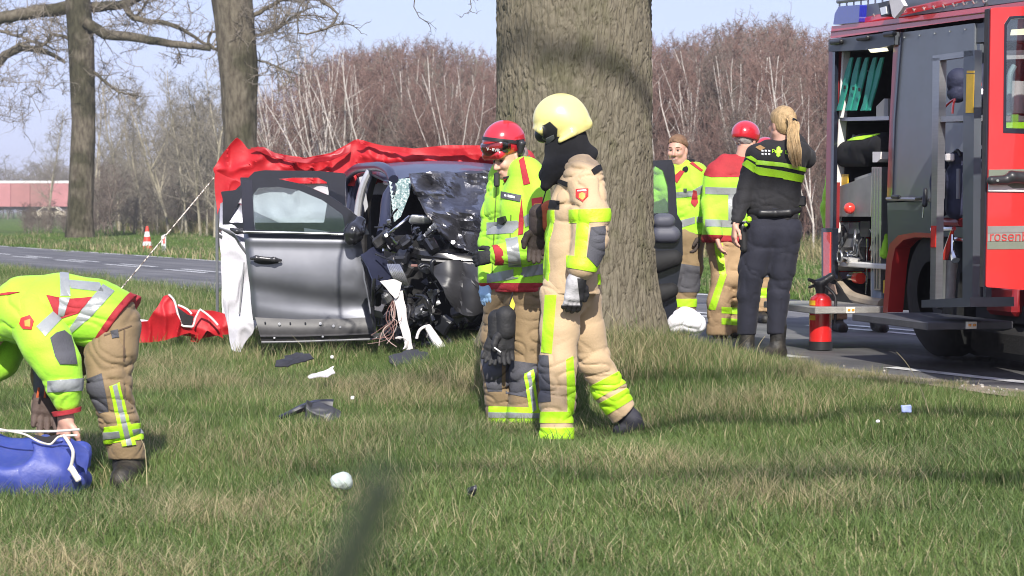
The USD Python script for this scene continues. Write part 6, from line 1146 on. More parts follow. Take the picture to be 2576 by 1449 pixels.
for k in range(40):
    x, y, Y = inbay(-0.05); p = [P(x, y, Y)]; d = rg.normal(0, 1, 3)
    for i in range(4): d = unit(d + rg.normal(0, 0.7, 3) + [0, 0, -0.25]); p.append(p[-1] + d * rg.uniform(0.03, 0.10))
    obj('hose', tube(curve(p, 14), rg.uniform(0.005, 0.017), 7), [gloss_k, trim_k, gloss_k, steel_d, trim_k][k % 5], car, smooth=60)
for k in range(26):
    x, y, Y = inbay(-0.08); r_ = rg.uniform(0.006, 0.018); d = unit(rg.normal(0, 1, 3)); a = P(x, y, Y); obj('bolt_head', cyl(a, a + d * r_ * 1.5, r_, 8), [alu, chrome, steel_d][k % 3], car)
for k in range(9):
    t0 = P(990 + rg.normal(0, 5), 760 + rg.normal(0, 10), 15.25); e = [P(985 + rg.normal(0, 12), 800, 15.2), P(968 + rg.normal(0, 16), 835 + rg.normal(0, 10), 15.15), P(960 + rg.normal(0, 22), 850 + rg.uniform(-15, 28), 15.15)]
    obj('wire', tube(curve([t0] + e, 14), 0.0024, 5), [copper, copper, mt('pale_wire', (0.5, 0.38, 0.33), 0.6)][k % 3], car, smooth=60)
for k in range(8):
    b0 = P(975 + k * 4, 665, 15.3); obj('pipe', tube(curve([b0, P(985 + k * 4.5, 690, 15.25), P(1000 + k * 4, 712 + k, 15.3)], 8), 0.006, 6), alu, car, smooth=60)
def strip(pts, w, Y, look, t=0.012):
    p = curve([P(x, y, Y) for x, y in pts], 14); n = len(p); ww = np.linspace(w[0], w[1], n); g = np.stack([p - np.outer(ww / 2, [1, 0, 0.25]), p + np.array([0, -0.012, 0]), p + np.outer(ww / 2, [1, 0, 0.25])], 1); return solid(jitter(grid_mesh(g), 0.008, 12, 1), t)
obj('white_strut', strip([(1000, 735), (1008, 770), (1012, 800), (1022, 840), (1030, 878)], (0.075, 0.05), 15.22, white_pl), white_pl, car); obj('white_bracket', solid(jitter(coons([(955, 708), (990, 703), (1010, 712)], [(985, 742), (996, 752), (1002, 745)], 8, 6, lambda u, v: 15.2), 0.01, 9, 3), 0.008), white_pl, car)
obj('white_hook', strip([(1000, 852), (1012, 850), (1024, 858), (1018, 876)], (0.03, 0.03), 15.2, white_pl), white_pl, car)
obj('white_strut', tube([P(1076, 822, 15.25), P(1092, 848, 15.18), P(1112, 878, 15.15)], [0.025, 0.032, 0.036], 10), white_pl, car); obj('white_hose', tube(curve([P(1076, 820, 15.25), P(1058, 828, 15.2), P(1048, 852, 15.2)], 10), 0.011, 8), white_pl, car)
obj('reflector_piece', jitter(rbox((0.16, 0.05, 0.07), 0.015, P(1058, 552, 15.7)).subdivide(), 0.015, 14, 4), alu, car); obj('torn_bracket', tube(curve([P(975, 590, 15.5), P(1000, 570, 15.45), P(1030, 545, 15.5)], 8), 0.012, 8), chrome, car); obj('orange_clip', rbox((0.05, 0.02, 0.02), 0.004, P(1042, 668, 15.25)), copper, car)
# driver's door on the far side of the trunk
far = obj('door', ext([(1600, 405), (1690, 402), (1697, 420), (1704, 540), (1716, 560), (1718, 640), (1700, 740), (1704, 770), (1690, 815), (1660, 815), (1600, 810)], 16.3, 0.08, [[(1620, 425), (1650, 418), (1668, 430), (1680, 470), (1682, 535), (1620, 538)]], 0.01), frame_k, car, label='dark open driver door right of the big trunk')
obj('door_panel', Solid().chain([P(1660, 556, 16.24), P(1680, 556, 16.24)], [0.06, 0.06], 0.02).chain([P(1660, 590, 16.26), P(1690, 590, 16.26)], [0.07, 0.07], 0.02).mesh(0.01), mt('door_lining', (0.075, 0.078, 0.105), 0.6, var=0.1), far)
obj('door_pocket', Solid().chain([P(1650, 660, 16.25), P(1695, 650, 16.25)], [0.09, 0.07], 0.03).chain([P(1655, 740, 16.25), P(1688, 730, 16.25)], [0.08, 0.06], 0.03).mesh(0.012), dark_in, far); obj('window_pane', ext([(1618, 424), (1650, 417), (1668, 429), (1682, 470), (1683, 537), (1618, 540)], 16.34, 0.005), wglass, far)

# ---------------------------------------------------------------- privacy screen, red bag, rope
red_t = mt('red_tarpaulin', (0.43, 0.013, 0.020), 0.55, var=0.16, vs=4, bump=0.002, bs=40, coat=0.0, spec=0.35); white_t = mt('white_sheet', (0.52, 0.51, 0.55), 0.6, var=0.05, vs=4, bump=0.006, bs=12)
scr = thing('privacy_screen', 'red and white fabric privacy screen stretched behind the wrecked car', 'screen', tuple(P(900, 860, 18.8)))
def sheet(top, bottom, n, m, Y, amp, seed, sc=(3.0, 1, 2.0)):
    g = coons(top, bottom, n, m, lambda u, v: Y); v = g.vertices; wv = v + 0.12 * (meshkit.noise(v * 2.5, seed + 4)[:, None] - 0.5) * np.array([1, 0, 1.4]); f1 = 1 - np.abs(2 * meshkit.noise(wv * np.array([3.4, 0.3, 1.5]) + seed, seed) - 1); f2 = (1 - np.abs(2 * meshkit.noise(wv * np.array([8.0, 0.5, 5.0]) + seed, seed + 1) - 1)) ** 2
    g.vertices = v + np.stack([0.02 * f2, -amp * f1 ** 2 - amp * 0.35 * f2 ** 2, 0.0 * f1], 1)
    if g.face_normals[:, 1].mean() > 0: g.invert()
    return g
obj('red_band', solid(sheet([(536, 425), (556, 398), (580, 365), (597, 347), (612, 358), (628, 378), (650, 370), (700, 388), (765, 398), (830, 386), (868, 366), (890, 352), (930, 362), (990, 376), (1060, 376), (1120, 372), (1240, 368), (1330, 372)], [(548, 480), (570, 478), (600, 474), (640, 470), (700, 462), (760, 462), (830, 462), (900, 470), (1000, 480), (1150, 480), (1240, 480), (1330, 480)], 130, 26, 18.6, 0.16, 5), 0.004), red_t, scr, smooth=50)
obj('red_flap', solid(sheet([(630, 372), (660, 370), (700, 389), (765, 400), (830, 390), (880, 362)], [(640, 378), (690, 398), (740, 408), (770, 412), (830, 404), (876, 384)], 60, 10, 18.42, 0.05, 8), 0.004), mt('dark_red_tarpaulin', (0.36, 0.012, 0.022), 0.45, var=0.12, vs=4, coat=0.2), scr, smooth=50)
obj('red_flap', solid(sheet([(895, 350), (960, 366), (1040, 374), (1120, 366), (1230, 366)], [(905, 362), (960, 378), (1040, 390), (1110, 392), (1230, 388)], 60, 10, 18.40, 0.05, 9), 0.004), red_t, scr, smooth=50)
obj('red_corner', solid(sheet([(538, 428), (560, 440), (600, 458)], [(545, 540), (549, 525), (604, 470)], 20, 20, 18.3, 0.06, 11), 0.004), red_t, scr, smooth=50)
obj('white_panel', solid(sheet([(548, 476), (700, 458), (900, 460), (1240, 462), (1330, 462)], [(560, 830), (700, 850), (900, 850), (1240, 840), (1330, 840)], 90, 40, 18.62, 0.10, 15), 0.004), white_t, scr, smooth=50)
obj('white_panel', solid(sheet([(556, 580), (590, 600), (622, 650), (650, 740)], [(560, 760), (580, 880), (602, 886), (652, 806)], 40, 40, 16.35, 0.07, 21), 0.004), white_t, scr, smooth=50, label='white lower corner of the screen hanging beside the open door')
obj('seam', tube(curve([P(614, 660, 16.28), P(608, 720, 16.26), P(602, 790, 16.26)], 8), 0.007, 6), mt('grey_seam', (0.25, 0.25, 0.26), 0.8), scr)
for x, t_ in ((545, 420), (597, 350), (890, 355), (1290, 372)): obj('pole', tube([np.array([P(x, 0, 18.7)[0], 18.75, -0.02 + gz(P(x, 0, 18.7)[0], 18.75)]), P(x, t_, 18.75)], 0.014, 8), mt('grey_pole', (0.3, 0.3, 0.3), 0.4, metal=0.8), scr)
ra, rb = P(538, 448, 18.5), P(300, 732, 17.4); rb[2] = gz(rb[0], rb[1]) + 0.02; n = 34
gl_ = thing('guy_rope', 'taut pale rope with dark flecks running from the screen to the ground', 'rope', tuple(rb)); 
obj('rope', tube([ra, P(300, 732, 17.4)], 0.0055, 8), usdkit.material(stage, '/World/Looks/flecked_rope', {'g': ('geometry', {}), 'n': ('noise_texture', {'scale': 40.0, 'detail': 2.0}), 'r': ('rgb_ramp', {'ramp': [(0.42, (0.1, 0.08, 0.07)), (0.5, (0.65, 0.58, 0.5))]}), 'p': ('principled_bsdf', {'roughness': 0.9})}, [('g.position', 'n.vector'), ('n.fac', 'r.fac'), ('r.color', 'p.base_color')], surface='p.BSDF'), gl_)
e_ = P(300, 732, 17.4); obj('rope_end', tube([e_, e_ + (e_ - ra) * 0.35], 0.008, 6), mt('grey_pole', (0, 0, 0)), gl_); pk = e_ + (e_ - ra) * 0.35; obj('peg', tube([pk + [0, 0, 0.08], pk - [0, 0, 0.3]], 0.012, 6), mt('grey_pole', (0, 0, 0)), gl_)
bag = thing('red_bag', 'open red tarpaulin bag with white piping collapsed on the grass', 'bag', tuple(P(450, 855, 17.2))); YB = 17.2
obj('front_panel', solid(sheet([(345, 808), (372, 806), (398, 770), (412, 745), (424, 741), (436, 752), (448, 790), (458, 820), (478, 822)], [(338, 862), (370, 860), (400, 858), (430, 850), (462, 840), (480, 836), (490, 840), (495, 842), (500, 840)], 60, 24, YB, 0.12, 31), 0.006), red_t, bag, smooth=50)
obj('back_panel', solid(sheet([(424, 748), (440, 765), (480, 778), (540, 780), (570, 788), (620, 800)], [(440, 840), (480, 845), (510, 850), (560, 840), (590, 838), (620, 838)], 50, 20, YB + 0.35, 0.10, 33), 0.006), red_t, bag, smooth=50)
obj('side_fold', solid(sheet([(486, 800), (502, 778), (520, 784), (545, 805)], [(480, 858), (498, 860), (520, 830), (560, 850)], 30, 20, YB + 0.08, 0.08, 35), 0.006), red_t, bag, smooth=50)
obj('lining', solid(sheet([(436, 765), (470, 790), (500, 800)], [(452, 830), (480, 835), (520, 840)], 20, 16, YB + 0.2, 0.05, 36), 0.006), mt('bag_lining', (0.02, 0.018, 0.02), 0.8), bag)
for pts in ([(424, 741), (438, 756), (448, 792), (460, 820), (484, 822), (492, 800), (502, 780)], [(448, 768), (470, 778), (482, 790)], [(502, 778), (520, 790), (548, 818)]): obj('piping', tube(curve([P(x, y, YB - 0.10) for x, y in pts], 24), 0.009, 7), white_pl, bag, smooth=60)
obj('white_flap', solid(sheet([(344, 802), (360, 804), (385, 808)], [(346, 810), (362, 816), (388, 816)], 14, 8, YB - 0.02, 0.03, 37), 0.006), white_t, bag)
# blue bag in the foreground
blue_t = mt('blue_tarpaulin', (0.034, 0.055, 0.27), 0.5, var=0.15, vs=4, bump=0.003, bs=30, coat=0.15, dirt=(0.12, 0.12, 0.22), dirt_amt=0.35, dirts=5); YB2 = 9.25
bb = thing('blue_bag', 'long blue tarpaulin bag with white zip edging lying on the grass', 'bag', tuple(P(60, 1240, YB2))); q = q_(YB2)
S = Solid(); S.chain([q(-230, 1168), q(-60, 1165), q(60, 1178), q(140, 1182)], [0.15, 0.165, 0.16, 0.135], 0.05); S.chain([q(-60, 1200), q(80, 1205), q(160, 1190)], [0.12, 0.12, 0.10], 0.06); S.cone(q(140, 1165), q(205, 1140), 0.12, 0.055, 0.05); S.cone(q(150, 1190), q(196, 1205), 0.09, 0.05, 0.05)
S.hole(q(100, 1140, -0.20), frame((0.35, -1, 0.9), (0, 0, 1)), (0.06, 0.17, 0.11), 0.05).hole(q(30, 1110, -0.02), frame((0.1, -0.5, 1), (0, 1, 0)), (0.05, 0.13, 0.20), 0.04).hole(q(160, 1130, -0.12), frame((0.7, -0.5, 0.8), (0, 0, 1)), (0.05, 0.09, 0.10), 0.03).hole(q(20, 1190, -0.24), frame((0.2, -1, 0.2), (0, 0, 1)), (0.05, 0.20, 0.07), 0.04)
S.hole(q(198, 1165, -0.16), frame((0.4, -1, 0.1), (0, 0, 1)), (0.10, 0.05, 0.09), 0.03)
bm = S.mesh(0.0085, fold=0.040, fs=(7.0, 7.0, 8.0), seed=77, smooth=1); obj('body', bm, blue_t, bb, smooth=60)
def on(x, y, mesh=bm, lift=0.004):
    v = mesh.vertices; k = mesh.vertex_normals[:, 1] < 0.25; px = np.stack([CX + F * v[:, 0] / v[:, 1], HY - F * (v[:, 2] - CAMZ) / v[:, 1]], 1)[k]; i = np.argsort(((px - [x, y]) ** 2).sum(1))[:5]; w = v[k][i].copy(); p = P(x, y, w[:, 1].mean()); p[1] -= lift; return p
def zip_(pts, r=0.011, name='zip_edge'): obj(name, tube(curve([on(x, y) for x, y in pts], 30), r, 7), mt('cream_edge', (0.62, 0.58, 0.50), 0.7, var=0.1, vs=20), bb, smooth=60)
zip_([(-20, 1095), (20, 1100), (70, 1118), (112, 1142)], 0.012) if False else None
obj('zip_edge', tube(curve([q(-60, 1066, -0.1), q(10, 1082, -0.12), q(60, 1092, -0.12), q(100, 1112, -0.12), q(125, 1118, -0.10), q(150, 1098, -0.1), q(195, 1095, -0.1)], 40), 0.005, 7), mt('cream_edge', (0.62, 0.58, 0.50), 0.7), bb, smooth=60)
obj('zip_edge', tube(curve([q(-60, 1074, 0.05), q(20, 1084, 0.05), q(120, 1085, 0.05), q(200, 1080, 0.02)], 30), 0.006, 7), mt('cream_edge', (0, 0, 0)), bb, smooth=60)
obj('zip_edge', tube(curve([q(160, 1096, -0.14), q(172, 1112, -0.17), q(184, 1140, -0.18), q(180, 1168, -0.17), q(174, 1182, -0.16)], 24), 0.008, 7), mt('cream_edge', (0, 0, 0)), bb, smooth=60)
obj('pull_tab', rbox((0.028, 0.012, 0.075), 0.005, q(188, 1192, -0.19), trimesh.transformations.rotation_matrix(-0.55, [0, 1, 0])[:3, :3]), mt('cream_edge', (0, 0, 0)), bb)
obj('opening', solid(sheet([(70, 1090), (110, 1098), (150, 1090)], [(100, 1110), (122, 1116), (140, 1106)], 14, 8, YB2 - 0.05, 0.02, 41), 0.006), mt('bag_lining', (0, 0, 0)), bb)
obj('end_flap', solid(sheet([(176, 1100), (205, 1118), (222, 1132)], [(190, 1165), (205, 1175), (214, 1190)], 20, 16, YB2 - 0.12, 0.04, 43), 0.006), blue_t, bb, smooth=50)

# ---------------------------------------------------------------- wreckage and litter in the grass
def debris(name, label, cat, mesh, look): 
    m = tm(mesh); t = obj(name, m, look, label=label, cat=cat); return t
def flake(outline, Y, amp, seed, t=0.006, lift=0.0):
    """a bent piece lying on the ground: outline in the photograph on the ground plane near depth Y"""
    g = []
    pl = Polygon(outline); x0, y0, x1, y1 = pl.bounds; c = pl.centroid; r_ = [(c.x + (x - c.x) * f, c.y + (y - c.y) * f) for f in (0.0, 0.5, 1.0) for x, y in interp_poly(list(outline) + [outline[0]], 25)[:-1]]; rj = np.random.default_rng(seed); r_ = [(c.x + (x - c.x) * g_, c.y + (y - c.y) * g_) for (x, y), g_ in zip(r_, np.r_[np.ones(48), rj.uniform(0.72, 1.12, 24)])]
    pts = np.array([P(x, y, Y) for x, y in r_]); pts[:, 1] += (pts[:, 2] - pts[:, 2].min()) * 1.6
    k = 24; f = []
    for a in range(2):
        for j in range(k): jj = (j + 1) % k; f += [[a * k + j, a * k + jj, (a + 1) * k + jj], [a * k + j, (a + 1) * k + jj, (a + 1) * k + j]]
    m = trimesh.Trimesh(pts, f, process=False)
    if m.face_normals[:, 1].mean() > 0: m.invert()
    return jitter(solid(m, t), amp, 9, seed)
debris('broken_panel', 'dark curved piece of broken car trim under the door edge', 'car part', flake([(690, 915), (715, 895), (770, 890), (794, 904), (770, 912), (735, 922), (700, 925)], 14.2, 0.02, 1), steel_d)
debris('broken_panel', 'white splintered plastic strip lying in the grass below the door', 'car part', flake([(768, 945), (800, 938), (838, 922), (843, 942), (820, 950), (780, 952)], 13.4, 0.012, 2), white_pl)
debris('broken_panel', 'black undershield piece lying below the crushed car front', 'car part', flake([(962, 912), (985, 892), (1030, 882), (1075, 886), (1090, 905), (1040, 918), (990, 920)], 14.3, 0.02, 3, 0.012), mt('bumper_plastic', (0, 0, 0)))
t = thing('torn_rubber_strip', 'dark torn rubber strip and lump lying in the dry grass', 'car part', tuple(P(770, 1060, 11.5))); obj('strip', tube(curve([P(700, 1052, 11.5), P(730, 1040, 11.5), P(765, 1025, 11.52), P(800, 1018, 11.5), P(838, 1020, 11.5)], 16), np.linspace(0.012, 0.035, 16), 8), gloss_k, t); obj('lump', jitter(rbox((0.18, 0.1, 0.11), 0.03, P(800, 1040, 11.45)).subdivide().subdivide(), 0.07, 9, 5), mt('bumper_plastic', (0, 0, 0)), t); obj('end_piece', jitter(rbox((0.09, 0.06, 0.05), 0.015, P(722, 1078, 11.3)).subdivide(), 0.02, 12, 6), trim_k, t)
debris('plastic_cup', 'crumpled whitish plastic cup lying in the foreground grass', 'cup', jitter(Solid().ell(P(860, 1208, 8.85), np.eye(3), (0.045, 0.04, 0.036), 0.01).cone(P(848, 1214, 8.85), P(872, 1216, 8.85), 0.028, 0.028, 0.01).mesh(0.006), 0.008, 30, 3), mt('milky_plastic', (0.46, 0.52, 0.49), 0.4, var=0.15, vs=30))
debris('dark_scrap', 'small black plastic scrap standing in the foreground grass', 'scrap', jitter(rbox((0.05, 0.02, 0.05), 0.01, P(1190, 1234, 8.6)).subdivide().subdivide(), 0.03, 22, 7), trim_k)
debris('blue_wrapper', 'small pale blue crumpled wrapper on the right of the verge', 'litter', jitter(rbox((0.05, 0.03, 0.04), 0.006, P(2280, 1028, 10.4)).subdivide(), 0.014, 30, 8), mt('blue_foil', (0.3, 0.36, 0.62), 0.35, var=0.2, vs=30))
debris('white_scrap', 'tiny white scrap left of the blue wrapper', 'litter', jitter(rbox((0.02, 0.015, 0.015), 0.004, P(2208, 1060, 10.2)).subdivide(), 0.005, 30, 9), white_pl)
for k, (x, y, Y, lb) in enumerate(((1208, 905, 14.0, 'left'), (888, 1000, 12.4, 'middle'), (835, 898, 14.0, 'rear'))): debris('white_scrap', 'tiny pale plastic chip, %s one of three between car and firefighters' % lb, 'litter', jitter(rbox((0.022, 0.015, 0.02), 0.004, P(x, y, Y)).subdivide(), 0.006, 30, k), white_pl)
Sw = Solid(); Yw = 14.6; q = q_(Yw); Sw.ell(q(1725, 806), np.eye(3), (0.125, 0.10, 0.085), 0.03).cone(q(1700, 815), q(1755, 818), 0.06, 0.06, 0.04).cone(q(1690, 822), q(1720, 800), 0.04, 0.07, 0.04); debris('white_airbag', 'white bulging airbag fabric at the foot of the big trunk', 'airbag', Sw.mesh(0.009, fold=0.02, fs=(8, 8, 8), seed=4), mt('airbag_cloth', (0.76, 0.75, 0.80), 0.75, var=0.04, vs=6))

# ---------------------------------------------------------------- fire engine
TA, TO = np.array([0.2377, -0.9713, 0.0]), np.array([-0.9713, -0.2377, 0.0]); TB = np.array([2.51, 16.22, ROADZ]); TILT = 0.055
def Pt(u, e, z): return TB + TA * u + TO * (e - TILT * (z - 1.0)) + np.array([0, 0, z])          # along, outwards, up
TR = np.stack([TA, TO, np.array([0, 0, 1.0])], 1)
def side(x, y, e=0.0):
    """along and height of the point of the engine's side (offset e) seen at (x, y)"""
    r, s_, z = (x - CX) / F, (HY - y) / F, 1.0
    for _ in range(8):
        ee = e - TILT * (z - 1.0); O = TB + TO * ee; u = (r * O[1] - O[0]) / (TA[0] - r * TA[1]); z = CAMZ + s_ * (O[1] + TA[1] * u) - ROADZ
    return u, z
def across(x, y, u):
    r, s_, z = (x - CX) / F, (HY - y) / F, 1.0; O = TB + TA * u
    for _ in range(8):
        e_ = (r * O[1] - O[0]) / (TO[0] - r * TO[1]); z = CAMZ + s_ * (O[1] + TO[1] * e_) - ROADZ
    return e_ + TILT * (z - 1.0), z
def _plate(polys, holes, t, put, rnd):
    g = Polygon(polys, holes).buffer(0)
    if rnd: g = g.buffer(-rnd).buffer(2 * rnd).buffer(-rnd)
    ms = []
    for k in getattr(g, 'geoms', [g]):
        m = trimesh.creation.extrude_polygon(k, t, engine='earcut'); ms.append(trimesh.Trimesh(np.array([put(*p) for p in m.vertices]), m.faces, process=False))
    return trimesh.util.concatenate(ms)
def side_plate(poly, e, t, holes=(), rnd=0.0):                      # a panel of the side, thickness going inwards
    return _plate([side(x, y, e) for x, y in poly], [[side(x, y, e) for x, y in h] for h in holes], t, lambda u, z, w: Pt(u, e - w, z), rnd)
def door_plate(poly, u, t, holes=(), rnd=0.0):                      # a panel square to the side, thickness going to the rear
    return _plate([across(x, y, u) for x, y in poly], [[across(x, y, u) for x, y in h] for h in holes], t, lambda e, z, w: Pt(u - w, e, z), rnd)
def blk(u0, u1, e0, e1, z0, z1, r=0.008):
    m = rbox((u1 - u0, e1 - e0, z1 - z0), r); c = np.array([(u0 + u1) / 2, (e0 + e1) / 2, (z0 + z1) / 2]); v = m.vertices + c
    return trimesh.Trimesh(np.array([Pt(*p) for p in v]), m.faces, process=False)
def spx(x, y, e): u, z = side(x, y, e); return Pt(u, e, z)
def bar(p, e, r, sides=8): return tube([spx(x, y, e) for x, y in p], r, sides)
fr_red = mt('engine_red', (0.60, 0.024, 0.022), 0.25, var=0.05, vs=3, coat=0.8, dirt=(0.30, 0.05, 0.04), dirt_amt=0.2, dirts=4)
fr_dred = mt('engine_dark_red', (0.20, 0.012, 0.015), 0.35, var=0.1, vs=5, coat=0.4)
fr_grey = mt('engine_grey', (0.155, 0.168, 0.185), 0.38, metal=0.35, var=0.06, vs=4, dirt=(0.12, 0.12, 0.11), dirt_amt=0.3, dirts=3); fr_dgrey = mt('engine_dark_grey', (0.06, 0.068, 0.08), 0.45, var=0.12, vs=6)
alum = mt('brushed_aluminium', (0.34, 0.345, 0.35), 0.38, metal=0.85, var=0.10, vs=8, stretch=(1, 1, 12)); wht = mt('white_lining', (0.66, 0.65, 0.63), 0.55, var=0.06, vs=6, dirt=(0.4, 0.37, 0.32), dirt_amt=0.4, dirts=5)
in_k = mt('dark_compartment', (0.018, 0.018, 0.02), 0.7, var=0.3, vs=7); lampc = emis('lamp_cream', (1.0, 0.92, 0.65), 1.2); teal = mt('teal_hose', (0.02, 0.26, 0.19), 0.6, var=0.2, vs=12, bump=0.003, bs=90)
navy_b = mt('navy_bag', (0.022, 0.026, 0.06), 0.75, var=0.25, vs=9, bump=0.008, bs=20); yl = mt('yellow_label', (0.66, 0.40, 0.02), 0.5, var=0.08, vs=20)
en = thing('fire_engine', 'red and grey fire engine with open lockers, door and folded down steps', 'fire engine', tuple(Pt(2, 0, 0)))
# shell
obj('roof', blk(-0.02, 5.9, -2.32, -0.02, 2.46, 2.55, 0.03), fr_red, en); obj('rear_wall', blk(0.0, 0.05, -2.30, -0.03, 0.55, 2.46), fr_red, en); obj('far_wall', blk(0.0, 3.4, -2.32, -2.26, 0.55, 2.46), fr_red, en)
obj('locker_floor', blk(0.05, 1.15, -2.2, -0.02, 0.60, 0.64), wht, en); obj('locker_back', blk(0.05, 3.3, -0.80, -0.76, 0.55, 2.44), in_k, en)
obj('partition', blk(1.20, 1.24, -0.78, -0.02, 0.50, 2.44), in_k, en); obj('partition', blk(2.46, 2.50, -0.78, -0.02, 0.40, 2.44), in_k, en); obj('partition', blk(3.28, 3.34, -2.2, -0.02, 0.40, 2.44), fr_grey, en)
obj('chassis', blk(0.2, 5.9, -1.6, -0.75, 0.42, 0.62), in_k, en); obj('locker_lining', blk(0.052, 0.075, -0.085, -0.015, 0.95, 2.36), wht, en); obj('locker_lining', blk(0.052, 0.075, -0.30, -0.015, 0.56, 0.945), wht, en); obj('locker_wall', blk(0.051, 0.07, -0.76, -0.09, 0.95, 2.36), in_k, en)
mt('grey_lining', (0.2, 0.2, 0.2), 0.6)
# roof edge
obj('red_band', side_plate([(2092, 66), (2200, 54), (2492, 15), (2640, -5), (2640, 20), (2492, 42), (2089, 97)], 0.02, 0.06), fr_red, en); obj('band_crease', bar([(2091, 80), (2492, 29)], 0.025, 0.006), fr_dred, en)
obj('roof_panel', side_plate([(2160, 14), (2492, -30), (2640, -50), (2640, -6), (2492, 13), (2160, 56)], -0.03, 0.04), fr_grey, en); rp = stage.GetPrimAtPath('/World/fire_engine/roof_panel')
for k in range(13): x = 2176 + k * 25; yb = 56 - (x - 2160) * 0.131 - 9; p = spx(x, yb, -0.025); obj('bolt', cyl(p, p + TO * 0.014 + [0, 0, 0.02], 0.008, 8), alu, rp)
obj('blue_beacon', side_plate([(2096, 62), (2100, 34), (2110, 16), (2163, 12), (2160, 56)], 0.03, 0.30, rnd=0.01), mt('blue_lens', (0.015, 0.02, 0.26), 0.15, var=0.35, vs=14, stretch=(14, 14, 1), coat=1.0), en)
obj('roof_rail', tube([spx(2108, 4, -0.3), spx(2260, -14, -0.3), spx(2500, -50, -0.3)], 0.018, 8), alum, en)
for x in range(2112, 2262, 18): obj('rail_post', tube([spx(x, 20, -0.3), spx(x, 2 - (x - 2112) * 0.12, -0.3)], 0.008, 6), alum, en)
wl_ = obj('work_light', blk(0, 0.001, 0, 0.001, 0, 0.001) if False else side_plate([(2209, 8), (2232, 2), (2238, 36), (2216, 42)], 0.14, 0.10, rnd=0.005), black_p, en); obj('lens', side_plate([(2213, 20), (2228, 16), (2231, 34), (2217, 38)], 0.145, 0.01), mt('lamp_lens', (0.8, 0.8, 0.8), 0.1, coat=1.0), wl_)
obj('white_flap', side_plate([(2236, -4), (2264, -4), (2274, 14), (2268, 24), (2250, 46), (2244, 40)], 0.16, 0.03), white_pl, en)
# left jamb, red lamp, shutter boxes
obj('corner_post', side_plate([(2086, 98), (2098, 98), (2096, 300), (2090, 575), (2076, 578), (2080, 300)], 0.02, 0.07), fr_dred, en); obj('corner_seal', side_plate([(2095, 110), (2101, 110), (2095, 575), (2089, 575)], 0.03, 0.03), frame_k, en)
rl = obj('reflector_frame', side_plate([(2066, 574), (2094, 574), (2093, 702), (2067, 700)], 0.06, 0.05, rnd=0.006), frame_k, en); obj('red_reflector', side_plate([(2071, 584), (2088, 584), (2087, 694), (2071, 694)], 0.068, 0.02), mt('red_reflector', (0.75, 0.05, 0.035), 0.2, coat=1.0), rl)
sb = obj('shutter_box', side_plate([(2084, 100), (2250, 80), (2249, 112), (2200, 124), (2084, 130)], 0.05, 0.30), fr_dgrey, en)
for x, y in ((2104, 106), (2171, 96), (2238, 86)): obj('hinge', Solid().chain([spx(x - 12, y + 1, 0.07), spx(x + 12, y - 2, 0.07)], [0.02, 0.02], 0.01).mesh(0.008), black_p, sb); 
obj('lamp', side_plate([(2184, 124), (2222, 120), (2226, 128), (2190, 132)], 0.055, 0.03), lampc, sb)
# first locker
obj('shelf', side_plate([(2106, 296), (2236, 292), (2236, 302), (2106, 305)], -0.02, 0.70), alum, en)
obj('shelf_bracket', side_plate([(2204, 300), (2204, 268), (2224, 248), (2234, 248), (2234, 300)], -0.05, 0.02), mt('grey_lining', (0, 0, 0)), en)
for k, (x0, x1) in enumerate(((2141, 2114), (2160, 2136), (2180, 2151), (2200, 2175), (2218, 2186))):
    ee = -0.02 - 0.012 * k; pts = [spx(x0, 145, ee), spx(x0 - (x0 - x1) * 0.45, 195, ee), spx(x1 + 3, 250, ee + 0.02), spx(x1 - 5, 278, ee + 0.03)]; c = curve(pts, 20); w_ = np.interp(np.linspace(0, 1, 20), [0, 0.35, 0.6, 0.85, 1], [0.03, 0.055, 0.05, 0.042, 0.05])
    m = np.stack([c - np.outer(w_, TA), c + np.outer(w_ * 0.1, TO) + [0, 0, 0], c + np.outer(w_, TA)], 1); t = thing('rescue_hose', 'teal flat hose hanging in the open rear locker, %s of five' % ['first from the left', 'second from the left', 'middle one', 'fourth from the left', 'rightmost'][k], 'hose', tuple(c[-1]))
    obj('hose', solid(grid_mesh(m), 0.012), teal, t, smooth=50); obj('mark', [hull(spx(x1 + 9 + dx, 215 + k * 3 + dy, 0.0) + TO * d for dx in (0, 5) for dy in (0, 9) for d in (0, 0.004))], dark_in, t) if k < 3 else None
obj('bracket', tube([spx(2184, 178, -0.1), spx(2196, 190, -0.1), spx(2204, 160, -0.1)], 0.007, 6), alum, en)
obj('chequer_strip', side_plate([(2104, 170), (2110, 170), (2102, 350), (2094, 350)], -0.04, 0.02), usdkit.material(stage, '/World/Looks/chequer', {'g': ('geometry', {}), 'c': ('checker_texture', {'scale': 28.0, 'color1': (0.35, 0.36, 0.06), 'color2': (0.03, 0.03, 0.03)}), 'p': ('principled_bsdf', {'roughness': 0.6})}, [('g.position', 'c.vector'), ('c.color', 'p.base_color')], surface='p.BSDF'), en)
bagk = thing('equipment_bag', 'black rescue bag with yellow top in the open rear locker', 'bag', tuple(spx(2170, 405, -0.2))); S = Solid(); S.chain([spx(2130, 385, -0.10), spx(2175, 372, -0.11), spx(2226, 366, -0.13)], [0.09, 0.10, 0.10], 0.05); S.chain([spx(2122, 400, -0.07), spx(2180, 400, -0.09)], [0.06, 0.06], 0.04)
